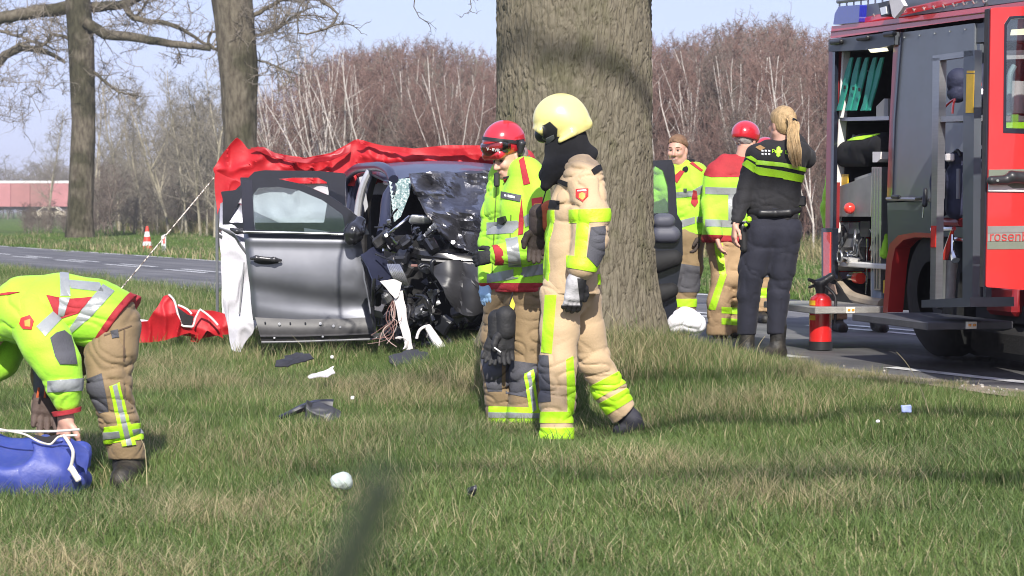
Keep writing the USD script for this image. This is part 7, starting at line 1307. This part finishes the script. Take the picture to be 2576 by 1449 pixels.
bkm = S.mesh(0.009, fold=0.014, fs=(9, 9, 9), seed=12); obj('body', bkm, black_c, bagk); strips(bagk, 'yellow_top', bkm, hivis2, [[(2130, 352), (2160, 342), (2205, 338), (2232, 334), (2232, 348), (2170, 352), (2140, 362)]], None, None, 0.006); obj('strap', tube(curve([spx(2150, 340, -0.08), spx(2142, 370, -0.07), spx(2146, 396, -0.07)], 8), 0.016, 6), mt('grey_strap', (0, 0, 0)), bagk); obj('buckle', rbox((0.05, 0.03, 0.03), 0.008, spx(2150, 398, -0.06)), yl, bagk)
obj('silver_profile', side_plate([(2193, 420), (2218, 420), (2215, 730), (2190, 730)], -0.05, 0.10), alum, en); obj('profile_cap', side_plate([(2195, 382), (2216, 382), (2214, 400), (2206, 408), (2195, 408)], -0.04, 0.1), white_pl, en)
obj('tool_box', side_plate([(2108, 470), (2192, 440), (2190, 545), (2108, 545)], -0.05, 0.2), mt('grey_lining', (0, 0, 0)), en); obj('box_front', side_plate([(2150, 448), (2192, 434), (2190, 545), (2150, 545)], -0.08, 0.02), mt('light_grey_box', (0.34, 0.34, 0.34), 0.5), en)
obj('yellow_sign', side_plate([(2116, 438), (2133, 438), (2131, 474), (2117, 474)], -0.06, 0.01), yl, en); obj('red_light', trimesh.Trimesh(*(lambda m: (m.vertices * 0.045 + spx(2137, 524, 0.0), m.faces))(trimesh.creation.icosphere(2))), mt('red_reflector', (0, 0, 0)), en)
for (x, y) in ((2130, 648), (2158, 646)):
    a = spx(x, y, -0.10); cpl = obj('coupling', tube([a, a + TO * 0.10, a + TO * 0.101, a + TO * 0.15], [0.050, 0.050, 0.043, 0.043], 24), chrome, en, smooth=40); obj('coupling_ring', trimesh.Trimesh((lambda t_: t_ @ np.stack([TA, np.array([0, 0, 1.0]), TO], 0) + a + TO * 0.15)(trimesh.creation.torus(0.043, 0.010, 24, 8).vertices), trimesh.creation.torus(0.043, 0.010, 24, 8).faces), alum, cpl); obj('bore', cyl(a + TO * 0.151, a + TO * 0.154, 0.034, 20), in_k, cpl)
a = spx(2142, 698, -0.12); obj('valve', tube([a, a + TA * 0.10], [0.042, 0.036], 18), chrome, en); obj('valve_wheel', tube([a + TA * 0.10, a + TA * 0.18], 0.045, 18), mt('red_reflector', (0, 0, 0)), en)
obj('drain_pipe', tube(curve([spx(2096, 690, -0.05), spx(2116, 725, -0.05), spx(2150, 752, -0.05), spx(2222, 768, -0.05)], 14), 0.05, 10), mt('beige_pipe', (0.33, 0.27, 0.2), 0.6, var=0.2, vs=8), en)
for x in (2200, 2206, 2182): obj('locker_rod', bar([(x, 600), (x - 3, 740)], -0.09, 0.006), chrome, en)
obj('yellow_jacket', Solid().chain([spx(2226, 560, -0.10), spx(2224, 640, -0.08)], [0.03, 0.035], 0.02).mesh(0.009, fold=0.008), hivis, en); obj('blue_canister', Solid().chain([spx(2216, 690, -0.12), spx(2216, 752, -0.12)], [0.075, 0.075], 0.02).mesh(0.009), mt('pale_blue_can', (0.30, 0.35, 0.42), 0.35, metal=0.3), en); obj('yellow_sign', side_plate([(2222, 705), (2232, 705), (2231, 738), (2221, 738)], -0.02, 0.006), yl, en)
obj('rear_corner', side_plate([(2067, 702), (2094, 702), (2130, 745), (2150, 768), (2140, 775), (2100, 765), (2067, 735)], 0.0, 0.5), in_k, en); obj('mud_plate', side_plate([(2084, 712), (2098, 716), (2104, 740), (2084, 740)], 0.03, 0.01), mt('brown_plate', (0.22, 0.15, 0.12), 0.6), en)
# locker pillar, grey panel, wheel arch
obj('pillar', side_plate([(2249, 84), (2266, 80), (2248, 300), (2241, 495), (2231, 495), (2238, 300)], 0.01, 0.08), fr_dred, en); obj('pillar_seal', side_plate([(2263, 82), (2268, 81), (2251, 300), (2244, 495), (2241, 495), (2247, 300)], 0.025, 0.02), frame_k, en)
gp = obj('grey_panel', side_plate([(2268, 82), (2452, 58), (2449, 300), (2444, 500), (2243, 506), (2252, 300)], 0.012, 0.05), fr_grey, en)
obj('panel_rail', bar([(2232, 500), (2340, 502)], 0.05, 0.014), alum, gp); obj('panel_latch', Solid().chain([spx(2246, 495, 0.06), spx(2262, 496, 0.06)], [0.016, 0.016]).mesh(0.007), black_p, gp); obj('panel_lever', Solid().chain([spx(2328, 478, 0.06), spx(2326, 515, 0.08)], [0.016, 0.02]).mesh(0.007), black_p, gp); obj('lever_rod', bar([(2324, 515), (2321, 548)], 0.07, 0.005), chrome, gp); obj('panel_latch', Solid().chain([spx(2306, 500, 0.06), spx(2322, 498, 0.06)], [0.014, 0.014]).mesh(0.007), black_p, gp)
obj('lower_panel', side_plate([(2232, 510), (2450, 500), (2450, 600), (2330, 592), (2280, 596), (2250, 612), (2234, 640)], 0.010, 0.05), fr_dgrey, en)
uw, zw = 1.88, 0.46
obj('wheel_arch', side_plate([(2221, 786), (2230, 650), (2238, 614), (2260, 592), (2300, 585), (2352, 588), (2352, 598), (2300, 597), (2272, 604), (2252, 624), (2244, 662), (2233, 786)], 0.05, 0.12), mt('arch_red', (0.36, 0.018, 0.018), 0.4, var=0.1, vs=5), en); obj('wheel_well', blk(uw - 0.62, uw + 0.62, -0.9, -0.72, 0.3, 1.15), in_k, en)
obj('arch_lining', side_plate([(2236, 780), (2246, 664), (2256, 626), (2274, 607), (2352, 600), (2352, 780)], -0.30, 0.05), in_k, en)
def tyre(u, e, nm='wheel'):
    R_, w_ = 0.45, 0.27; prof = [(0.22, -w_ / 2), (0.30, -w_ / 2 - 0.005), (0.40, -w_ / 2 + 0.005), (0.44, -w_ / 2 + 0.04), (R_, -w_ / 2 + 0.06), (R_, w_ / 2 - 0.06), (0.44, w_ / 2 - 0.04), (0.40, w_ / 2 - 0.005), (0.30, w_ / 2 + 0.005), (0.22, w_ / 2)]; m = trimesh.creation.revolve(np.array(prof), sections=48)
    th = np.arctan2(m.vertices[:, 1], m.vertices[:, 0]); v = m.vertices @ np.stack([TA, np.array([0, 0, 1.0]), TO], 0) + Pt(u, e, 0.46); w = obj(nm, trimesh.Trimesh(v, m.faces, process=False), rubber, en, smooth=50)
    obj('rim', tube([Pt(u, e - 0.06, zw), Pt(u, e + 0.03, zw), Pt(u, e + 0.031, zw), Pt(u, e + 0.09, zw)], [0.22, 0.23, 0.13, 0.11], 28), mt('wheel_grey', (0.16, 0.16, 0.16), 0.5, metal=0.4), w); return w
for e_ in (-0.15, -0.44, -1.9, -2.16): tyre(uw, e_)
tyre(5.05, -0.2); tyre(5.05, -2.1); obj('axle', cyl(Pt(uw, -2.1, zw), Pt(uw, -0.2, zw), 0.09, 12), in_k, en); obj('under_tank', blk(2.45, 3.4, -1.9, -0.08, 0.30, 0.42), in_k, en); obj('mud_flap', blk(2.32, 2.34, -0.62, -0.0, 0.12, 0.62), rubber, en)
rg = np.random.default_rng(606)
for k in range(7):                                                   # hoses and cables in the first locker
    x, y = rg.uniform(2112, 2190), rg.uniform(560, 610); obj('locker_hose', tube(curve([spx(x, y, -0.1), spx(x + rg.uniform(-14, 14), y + 25, -0.06), spx(x + rg.uniform(-18, 18), y + 55, -0.1)], 10), rg.uniform(0.008, 0.016), 7), [in_k, fr_dgrey, alum][k % 3], en, smooth=60)
for k, (x0, y0, x1, y1) in enumerate(((2136, 560, 2160, 588), (2164, 556, 2188, 596), (2120, 600, 2150, 622))): obj('locker_fitting', side_plate([(x0, y0), (x1, y0), (x1, y1), (x0, y1)], -0.08, 0.12, rnd=0.01), [fr_dgrey, in_k, mt('grey_lining', (0, 0, 0))][k], en)
for x in (2196, 2203, 2210): obj('profile_groove', bar([(x, 424), (x - 2, 726)], -0.048, 0.003), fr_dgrey, en)
for k in range(5): obj('panel_rivet', cyl(spx(2275 + k * 38, 94 - k * 5, 0.012), spx(2275 + k * 38, 94 - k * 5, 0.018), 0.006, 8), alum, gp)
# second locker with the pulled out rack
obj('shutter_box', side_plate([(2446, 62), (2492, 54), (2640, 36), (2640, 100), (2492, 104), (2446, 108)], 0.0, 0.3), fr_dgrey, en); 
eR = 0.42
def rk(poly, e=eR, t=0.05): return side_plate(poly, e, t)
rack = obj('rack_post', rk([(2346, 146), (2364, 146), (2356, 560), (2353, 756), (2339, 756), (2342, 560)]), alum, en); obj('rack_top', rk([(2346, 140), (2446, 126), (2448, 140), (2362, 152), (2346, 154)]), alum, en); obj('rack_post', rk([(2424, 128), (2452, 126), (2449, 450), (2446, 766), (2421, 766), (2422, 450)]), mt('rack_grey', (0.13, 0.145, 0.165), 0.4, metal=0.5, var=0.06, vs=6), en)
obj('rack_label', side_plate([(2431, 186), (2450, 186), (2448, 284), (2429, 284)], eR + 0.006, 0.004), yl, en); obj('rack_label', side_plate([(2432, 178), (2450, 178), (2450, 184), (2432, 184)], eR + 0.006, 0.004), yl, en); 
obj('rack_shelf', side_plate([(2350, 294), (2426, 290), (2426, 304), (2350, 308)], eR - 0.01, 0.45), alum, en); obj('rack_shelf', side_plate([(2450, 290), (2492, 288), (2492, 300), (2450, 302)], 0.1, 0.3), alum, en); obj('rack_foot', side_plate([(2318, 755), (2440, 748), (2440, 772), (2318, 774)], eR + 0.05, 0.30), mt('rack_grey', (0, 0, 0)), en); obj('red_marker', rk([(2342, 568), (2353, 568), (2352, 622), (2341, 622)], eR + 0.008, 0.01), mt('red_reflector', (0, 0, 0)), en)
def soft_bag(name, label, pts, r, e, look, seed, extra=None):
    t = thing(name, label, 'bag', tuple(spx(*pts[-1], e))); S = Solid(); S.chain([spx(x, y, e) for x, y in pts], r, 0.05); m = S.mesh(0.009, fold=0.016, fs=(9, 9, 9), seed=seed); obj('body', m, look, t); return t, m
for k, (pts, lb) in enumerate((([(2370, 410), (2372, 460), (2366, 520)], 'left navy equipment bag in the pulled out rack'), ([(2408, 405), (2410, 460), (2405, 525)], 'middle navy equipment bag in the pulled out rack'), ([(2466, 410), (2468, 470), (2464, 530)], 'right navy equipment bag beside the red door'))):
    t, m = soft_bag('equipment_bag', lb, pts, [0.065, 0.075, 0.07], 0.25 if k < 2 else 0.1, navy_b, 40 + k); obj('handle', tube(curve([spx(pts[0][0] - 8, 392, 0.27 if k < 2 else 0.12), spx(pts[0][0], 378, 0.28 if k < 2 else 0.13), spx(pts[0][0] + 8, 392, 0.27 if k < 2 else 0.12)], 8), 0.012, 6), black_p, t)
    if k == 0: obj('white_tag', rbox((0.06, 0.03, 0.05), 0.008, spx(2389, 396, 0.34)), white_pl, t)
    obj('pale_strip', tube([spx(pts[0][0] + 3, 425, 0.36 if k < 2 else 0.2), spx(pts[0][0] + 2, 500, 0.36 if k < 2 else 0.2)], 0.013, 6), mt('grey_strap', (0, 0, 0)), t)
for k, (pts, lb) in enumerate((([(2412, 200), (2408, 230)], 'navy padded bundle behind the yellow label'), ([(2470, 190), (2474, 225)], 'navy padded bundle with white and red tag'))):
    t, m = soft_bag('equipment_bag', lb, pts, [0.08, 0.075] if k == 0 else [0.085, 0.08], 0.2 if k == 0 else 0.05, navy_b, 50 + k)
    if k: obj('tag', rbox((0.03, 0.05, 0.06), 0.006, spx(2458, 212, 0.12)), white_pl, t); obj('red_tag', rbox((0.05, 0.03, 0.03), 0.006, spx(2460, 212, 0.15)), mt('red_reflector', (0, 0, 0)), t); obj('small_light', trimesh.Trimesh(*(lambda m: (m.vertices * 0.018 + spx(2470, 230, 0.16), m.faces))(trimesh.creation.icosphere(2))), emis('pink_lamp', (1, 0.8, 0.9), 2.0), t)
t = thing('dangling_cord', 'red cord dangling from the navy bundle onto the rack shelf', 'cord', tuple(spx(2370, 292, 0.3))); obj('cord', tube(curve([spx(2400, 250, 0.3), spx(2378, 268, 0.32), spx(2362, 292, 0.33)], 10), 0.008, 6), mt('red_reflector', (0, 0, 0)), t); obj('cord_end', tube(curve([spx(2402, 250, 0.3), spx(2397, 270, 0.33), spx(2396, 286, 0.33)], 8), 0.008, 6), mt('red_reflector', (0, 0, 0)), t)
t = thing('spreader_tool', 'red and silver rescue tool standing in the lower rack', 'rescue tool', tuple(spx(2385, 750, 0.25))); obj('arm', tube([spx(2396, 580, 0.3), spx(2376, 650, 0.3)], [0.012, 0.025], 8), mt('red_reflector', (0, 0, 0)), t); obj('arm', tube([spx(2396, 590, 0.32), spx(2396, 630, 0.32), spx(2404, 655, 0.32)], [0.01, 0.015, 0.03], 8), chrome, t); obj('handle', bar([(2345, 577), (2400, 575)], 0.30, 0.016), chrome, t); obj('body', tube([spx(2388, 655, 0.28), spx(2384, 752, 0.28)], [0.055, 0.048], 14), mt('tool_grey', (0.30, 0.30, 0.29), 0.5, metal=0.4, var=0.2), t); obj('yoke', bar([(2398, 600), (2430, 604)], 0.26, 0.014), chrome, t); obj('red_top', bar([(2372, 558), (2420, 560)], 0.22, 0.03), fr_dred, t)
obj('orange_bottle', Solid().chain([spx(2460, 318, 0.0), spx(2461, 352, 0.0)], [0.03, 0.035], 0.01).mesh(0.008), mt('orange_plastic', (0.6, 0.12, 0.02), 0.4), en); obj('white_box', side_plate([(2452, 368), (2482, 364), (2482, 398), (2452, 400)], 0.02, 0.1), white_pl, en); obj('rack_rod', bar([(2362, 620), (2364, 750)], 0.3, 0.006), chrome, en); obj('red_tank', blk(2.7, 3.1, -0.3, -0.02, 0.35, 0.55, 0.03), fr_dred, en)
for x in (2458, 2478): obj('door_post', side_plate([(x, 110), (x + 7, 110), (x + 2, 760), (x - 5, 760)], 0.02, 0.05), mt('rack_grey', (0, 0, 0)), en)
# folded down steps
def step(name, corners, zt, th, mark):
    pts = []
    for x, y in corners: s_ = (y - HY) / (CAMZ - ROADZ - zt); pts.append([(x - CX) / s_, F / s_, ROADZ + zt])
    pts = np.array(pts); st = obj(name, hull(np.vstack([pts, pts - [0, 0, th]])), mt('step_plate', (0.30, 0.29, 0.27), 0.55, metal=0.3, var=0.2, vs=9, bump=0.004, bs=90), en, smooth=False)
    (x, y, w, h, Y) = mark; c = P(x, y, Y); mk = obj('marker_light', rbox((w, 0.02, h), 0.005, c), mt('marker_white', (0.75, 0.7, 0.6), 0.3), st); obj('amber_lens', [rbox((w * 0.28, 0.012, h * 0.4), 0.003, c + [dx * w, -0.012, 0]) for dx in (-0.18, 0.18)], mt('amber_lens', (0.8, 0.3, 0.03), 0.2, coat=1.0), mk); return pts
pA = step('fold_step', [(1986, 772), (2100, 770), (2226, 781), (2222, 788), (2080, 790), (1990, 782)], 0.31, 0.05, (2080, 794, 0.062, 0.042, 0)) if False else None
def step2(name, u0, u1, e0, e1, z, th, c=(0.30, 0.29, 0.27)):
    return obj(name, blk(u0, u1, e0, e1, z - th, z, 0.006), mt('step_plate_%d' % int(c[0] * 100), c, 0.55, metal=0.3, var=0.2, vs=9, bump=0.004, bs=90), en, smooth=False)
zA = 0.33
stA = step2('fold_step', 0.10, 1.16, 0.0, 0.55, zA, 0.05); c = Pt(1.165, 0.42, zA - 0.02)
def marker(st, u, e, z, lit): mk = obj('marker_light', blk(u - 0.01, u + 0.02, e - 0.035, e + 0.035, z - 0.025, z + 0.022, 0.004), mt('marker_white', (0.75, 0.7, 0.6), 0.3), st); [obj('amber_lens', blk(u + 0.018, u + 0.026, e + d - 0.01, e + d + 0.01, z - 0.008, z + 0.008, 0.002), mt('amber_lens', (0.8, 0.3, 0.03), 0.2, coat=1.0), mk) for d in (-0.016, 0.016)]
marker(stA, 1.165, 0.28, zA - 0.022, True); obj('side_tank', blk(2.42, 3.3, -0.70, -0.05, 0.06, 0.28, 0.05), rubber, en); stB = step2('fold_step', 1.95, 3.15, 0.0, 0.60, 0.325, 0.05, (0.09, 0.09, 0.10)); marker(stB, 3.15, 0.30, 0.305, False)
# cab with its opened door
UD = 4.50
dr_ = obj('cab_door', door_plate([(2493, 20), (2720, 8), (2716, 740), (2480, 722), (2484, 560)], UD, 0.055, [[(2530, 62), (2541, 44), (2690, 36), (2690, 336), (2527, 331)]], 0.012), fr_red, en, label='red cab door standing open toward the camera')
obj('window_gasket', door_plate([(2527, 60), (2540, 41), (2694, 33), (2694, 340), (2524, 334)], UD + 0.004, 0.02, [[(2533, 64), (2543, 48), (2688, 40), (2688, 326), (2531, 322)]]), frame_k, dr_); obj('window_pane', door_plate([(2530, 60), (2542, 44), (2690, 36), (2690, 335), (2527, 330)], UD - 0.02, 0.005), glass('cab_glass', (0.8, 0.85, 0.85), 0.01, (0.85, 0.87, 0.87)), dr_)
obj('door_edge', door_plate([(2487, 22), (2494, 20), (2482, 722), (2474, 722)], UD - 0.012, 0.05), frame_k, dr_); obj('handle_plate', door_plate([(2488, 427), (2660, 424), (2660, 486), (2487, 482)], UD + 0.006, 0.02), mt('grey_green_band', (0.16, 0.18, 0.14), 0.45, var=0.1, vs=8), dr_)
hb = Solid().chain([Pt(UD + 0.045, *across(2494, 454, UD + 0.045)), Pt(UD + 0.045, *across(2532, 452, UD + 0.045)), Pt(UD + 0.05, *across(2545, 445, UD + 0.05)), Pt(UD + 0.05, *across(2600, 448, UD + 0.05))], [0.026, 0.026, 0.034, 0.036], 0.01); obj('door_handle', hb.mesh(0.006), black_p, dr_); obj('handle_lock', cyl(Pt(UD + 0.06, *across(2510, 454, UD + 0.06)), Pt(UD + 0.075, *across(2510, 454, UD + 0.075)), 0.008, 10), chrome, dr_); obj('white_strip', door_plate([(2488, 464), (2534, 466), (2548, 474), (2620, 472), (2620, 483), (2487, 481)], UD + 0.012, 0.01), white_pl, dr_)
obj('stripe', door_plate([(2485, 569), (2716, 567), (2716, 584), (2485, 586)], UD + 0.004, 0.008), mt('stripe_grey', (0.20, 0.20, 0.19), 0.5), dr_); obj('stripe', door_plate([(2485, 587), (2716, 585), (2716, 606), (2485, 607)], UD + 0.004, 0.008), mt('stripe_pale', (0.23, 0.23, 0.21), 0.5), dr_); obj('stripe', door_plate([(2484, 608), (2716, 607), (2716, 626), (2484, 627)], UD + 0.004, 0.008), mt('grey_green_band', (0, 0, 0)), dr_)
tx = meshkit.text_mesh('rosenbauer', 0.052, 0.003); e0, z0 = across(2487, 606, UD); sc_ = 1.05; tx.vertices = np.array([Pt(UD + 0.005 + p[2], e0 - p[0] * sc_, z0 + p[1]) for p in tx.vertices]); tx.fix_normals(); obj('door_lettering', tx, mt('letter_red', (0.42, 0.045, 0.04), 0.5), dr_)
obj('cab_roof', blk(3.34, 6.0, -2.30, 0.0, 2.40, 2.46, 0.02), fr_red, en); obj('cab_floor', blk(3.34, 6.0, -2.25, -0.05, 0.62, 0.68), in_k, en); obj('cab_front', blk(5.9, 6.0, -2.30, 0.0, 0.5, 1.5, 0.04), fr_red, en); obj('cab_side', blk(4.52, 5.95, -0.06, 0.0, 0.45, 1.4, 0.02), fr_red, en); obj('cab_windscreen', blk(5.93, 5.96, -2.2, -0.1, 1.5, 2.4, 0.005), wglass, en)
for u in (3.38, 4.50, 5.92): obj('cab_pillar', blk(u - 0.05, u + 0.05, -0.08, 0.0, 0.6, 2.46, 0.015), fr_red, en)
obj('cab_far_side', blk(3.34, 5.95, -2.30, -2.25, 0.5, 1.4), fr_red, en); obj('grab_rail', door_plate([(2500, 128), (2720, 122), (2720, 144), (2500, 150)], 3.75, 0.03), mt('light_grey_box', (0, 0, 0)), en); obj('lamp', door_plate([(2548, 74), (2640, 68), (2640, 86), (2545, 88)], 3.9, 0.02), lampc, en)
obj('air_cylinder', tube([Pt(3.75, *across(2556, 205, 3.75)), Pt(3.75, *across(2554, 285, 3.75))], 0.055, 14), mt('light_grey_box', (0, 0, 0)), en); obj('teal_strap', tube(curve([Pt(3.8, *across(2552, 165, 3.8)), Pt(3.8, *across(2540, 190, 3.8)), Pt(3.8, *across(2537, 290, 3.8))], 10), 0.018, 6), mt('dull_teal', (0.16, 0.24, 0.25), 0.7), en); obj('green_strap', door_plate([(2546, 288), (2562, 288), (2562, 322), (2546, 322)], 3.85, 0.02), mt('green_strap', (0.2, 0.5, 0.03), 0.6), en); obj('yellow_bar', door_plate([(2529, 308), (2690, 306), (2690, 322), (2529, 323)], UD - 0.03, 0.03), hivis2, dr_)
obj('cab_seat', blk(3.5, 3.9, -0.7, -0.25, 0.9, 1.9, 0.08), in_k, en)
# extinguisher on the road behind the step
Ye = 15.2; ex = P(2064, 880, Ye); ex[2] = ROADZ + 0.006; fx = thing('fire_extinguisher', 'red fire extinguisher standing on the road at the fire engine step', 'fire extinguisher', tuple(ex)); r_ = 0.083
obj('foot', tube([ex, ex + [0, 0, 0.06]], [r_ * 1.06, r_ * 1.06], 24), black_p, fx); obj('cylinder', tube([ex + [0, 0, z] for z in (0.06, 0.061, 0.36, 0.39, 0.41, 0.42)], [r_ * 0.9, r_, r_, r_ * 0.85, r_ * 0.5, 0.03], 28), mt('extinguisher_red', (0.60, 0.02, 0.02), 0.25, coat=1.0), fx, smooth=50)
S = Solid().chain([ex + [0, 0, 0.42], ex + [0, 0, 0.48]], [0.035, 0.04], 0.02).cone(ex + [0.0, 0, 0.48], ex + [-0.09, -0.03, 0.52], 0.022, 0.012, 0.02).cone(ex + [0, 0, 0.49], ex + [-0.08, 0.02, 0.46], 0.014, 0.01, 0.01).cone(ex + [0, 0, 0.49], ex + [0.08, 0, 0.54], 0.03, 0.03, 0.03); obj('valve_head', S.mesh(0.006, fold=0.004, fs=(20, 20, 20)), black_p, fx); obj('hose', tube(curve([ex + [0.03, -0.04, 0.47], ex + [0.10, -0.08, 0.38], ex + [0.09, -0.09, 0.20]], 12), 0.012, 8), black_p, fx)
for z, k in ((0.22, 0), (0.33, 1)): obj('label', tube([ex + [0, 0, z], ex + [0, 0, z + 0.035]], r_ + 0.002, 28, False) if False else hull([ex + np.array([r_ * 1.02 * math.cos(a), r_ * 1.02 * math.sin(a), zz]) for a in np.linspace(3.2, 4.1, 6) for zz in (z, z + 0.035)]), yl, fx)

# ---------------------------------------------------------------- far side of the road
cone_red = mt('cone_red', (0.60, 0.05, 0.03), 0.5, var=0.1, vs=6); cone_w = mt('cone_white', (0.75, 0.75, 0.75), 0.4)
Yc = 51.5; b = P(370, 655, Yc); b[2] = 0.20; b[2] = max(b[2], 0.2); s = F / Yc; hC = 0.66; c = thing('traffic_cone', 'red and white traffic cone at the far road edge', 'traffic cone', tuple(b))
obj('base', rbox((0.40, 0.40, 0.05), 0.02, b + [0, 0, 0.027]), mt('cone_base', (0.16, 0.02, 0.02), 0.7), c); rr = lambda z: 0.145 - 0.115 * (z / hC)
for z0, z1, lk, nm in ((0.05, 0.17, cone_red, 'red_ring'), (0.17, 0.27, cone_w, 'white_ring'), (0.27, 0.40, cone_red, 'red_ring'), (0.40, 0.52, cone_w, 'white_ring'), (0.52, 0.66, cone_red, 'red_ring')): obj(nm, tube([b + [0, 0, z0], b + [0, 0, z1]], [rr(z0), rr(z1)], 20), lk, c, smooth=40)
Ym = 51.5; mz = P(412, 640, Ym); g0 = float(gz(mz[0], mz[1])); top = P(416, 588, Ym); post = thing('marker_post', 'white roadside marker post with red reflector beside the cone', 'marker post', (mz[0], Ym, g0))
obj('post', hull([[mz[0] + dx, Ym + dy, z] for dx in (-0.055, 0.055) for dy in (-0.03, 0.03) for z in (g0, top[2] - 0.06)] + [[mz[0] + 0.055, Ym - 0.03, top[2]], [mz[0] + 0.055, Ym + 0.03, top[2]]]), mt('post_white', (0.62, 0.62, 0.62), 0.5, dirt=(0.3, 0.3, 0.28), dirt_amt=0.5), post, smooth=False); obj('reflector', rbox((0.045, 0.01, 0.17), 0.004, [mz[0] + 0.01, Ym - 0.036, top[2] - 0.16]), mt('red_reflector', (0, 0, 0)), post); obj('number_plate', rbox((0.09, 0.008, 0.11), 0.003, [mz[0], Ym - 0.036, top[2] - 0.36]), mt('grey_strap', (0, 0, 0)), post)
YL = 250.0; lt, lbm = P(0, 461, YL)[2], P(0, 520, YL)[2]; x0, x1 = P(-120, 0, YL)[0], P(222, 0, YL)[0]; lor = thing('lorry_trailer', 'faded red lorry trailer with white top edge passing far left', 'lorry', (x0, YL, 0))
for k in range(7):
    a, b_ = x0 + (x1 - x0) * k / 7, x0 + (x1 - x0) * (k + 1) / 7; obj('side_panel', rbox((b_ - a - 0.03, 2.5, lt - lbm), 0.02, ((a + b_) / 2, YL + 1.25, (lt + lbm) / 2)), mt('faded_red_%d' % (k % 3), [(0.30, 0.13, 0.125), (0.25, 0.12, 0.11), (0.36, 0.15, 0.155)][k % 3], 0.6, var=0.15, vs=0.6), lor)
obj('roof_edge', rbox((x1 - x0, 2.56, 0.30), 0.02, ((x0 + x1) / 2, YL + 1.25, lt + 0.15)), mt('lorry_white', (0.6, 0.58, 0.58), 0.5), lor); obj('chassis', rbox((x1 - x0, 2.0, 0.3), 0.05, ((x0 + x1) / 2, YL + 1.2, lbm - 0.2)), in_k, lor)
for k in range(3): t1 = trimesh.creation.torus(0.36, 0.14, 20, 10); t1.vertices = t1.vertices[:, [0, 2, 1]] + [x1 - 2.0 - k * 1.3, YL + 0.1, 0.5]; obj('wheel', t1, rubber, lor)
Ya = 215.0; ax_, az_ = P(118, 536, Ya)[0], P(118, 552, Ya)[2]
fc = thing('parked_car', 'far cream coloured car half hidden by the hedge on the left', 'car', (ax_, Ya, 0)); prof = Polygon([(-1.9, 0.35), (-1.85, 0.8), (-1.0, 0.95), (-0.4, 1.4), (0.9, 1.42), (1.5, 0.98), (1.95, 0.9), (2.0, 0.35)]); m = trimesh.creation.extrude_polygon(prof, 1.6, engine='earcut'); m.vertices = m.vertices[:, [0, 2, 1]] + [ax_, Ya, az_ - 0.1 + 0.0]; m.fix_normals(); obj('body', m, mt('cream_paint', (0.7, 0.62, 0.48), 0.4), fc, smooth=False); obj('side_window', [hull([[ax_ + x, Ya + y, az_ - 0.1 + z] for x, z in pl for y in (-0.02, 0.01)]) for pl in ([(-0.8, 0.98), (-0.35, 1.34), (0.1, 1.34), (0.1, 0.98)],)], in_k, fc); obj('rear_window', hull([[ax_ + x, Ya + y, az_ - 0.1 + z] for x, z in [(0.2, 0.98), (0.2, 1.34), (0.85, 1.34), (1.3, 1.0)] for y in (-0.02, 0.01)]), in_k, fc)
for dx in (-1.2, 1.25): t1 = trimesh.creation.torus(0.24, 0.09, 18, 8); t1.vertices = t1.vertices[:, [0, 2, 1]] + [ax_ + dx, Ya + 0.02, az_ + 0.22]; obj('wheel', t1, rubber, fc)
def cow(x, y, Y, flip, label):
    o = P(x, y, Y); o[2] = max(P(x, y, Y)[2], -0.05); c = thing('cow', label, 'cow', tuple(o)); S = Solid(); w = lambda a, b, h: o + np.array([a * flip, b, h])
    S.chain([w(-0.75, 0, 1.1), w(0, 0, 1.05), w(0.6, 0, 1.12)], [0.30, 0.36, 0.30], 0.1).chain([w(0.75, 0, 1.15), w(1.05, 0, 1.1), w(1.2, 0, 0.8)], [0.22, 0.15, 0.12], 0.1).chain([w(1.18, 0, 0.85), w(1.38, 0, 0.6)], [0.14, 0.09], 0.05)
    for lx in (-0.85, 0.55):
        for ly in (-0.17, 0.17): S.chain([w(lx, ly, 0.95), w(lx + (0.06 if lx < 0 else 0), ly, 0.5), w(lx, ly, 0.02)], [0.15, 0.075, 0.06], 0.05)
    S.chain([w(-1.03, 0, 1.2), w(-1.1, 0, 0.6)], [0.05, 0.03], 0.03)
    obj('body', S.mesh(0.04), usdkit.material(stage, '/World/Looks/cow_hide%d' % (flip + 1), {'g': ('geometry', {}), 'n': ('noise_texture', {'scale': 1.3, 'detail': 1.0}), 'r': ('rgb_ramp', {'ramp': [(0.47, (0.02, 0.018, 0.018)), (0.50, (0.7, 0.68, 0.65))]}), 'p': ('principled_bsdf', {'roughness': 0.8})}, [('g.position', 'n.vector'), ('n.fac', 'r.fac'), ('r.color', 'p.base_color')], surface='p.BSDF'), c)
cow(284, 562, 235, 1, 'black and white cow in the far field, right of the leftmost trunk'); cow(258, 560, 250, -1, 'black and white cow close against the leftmost trunk')
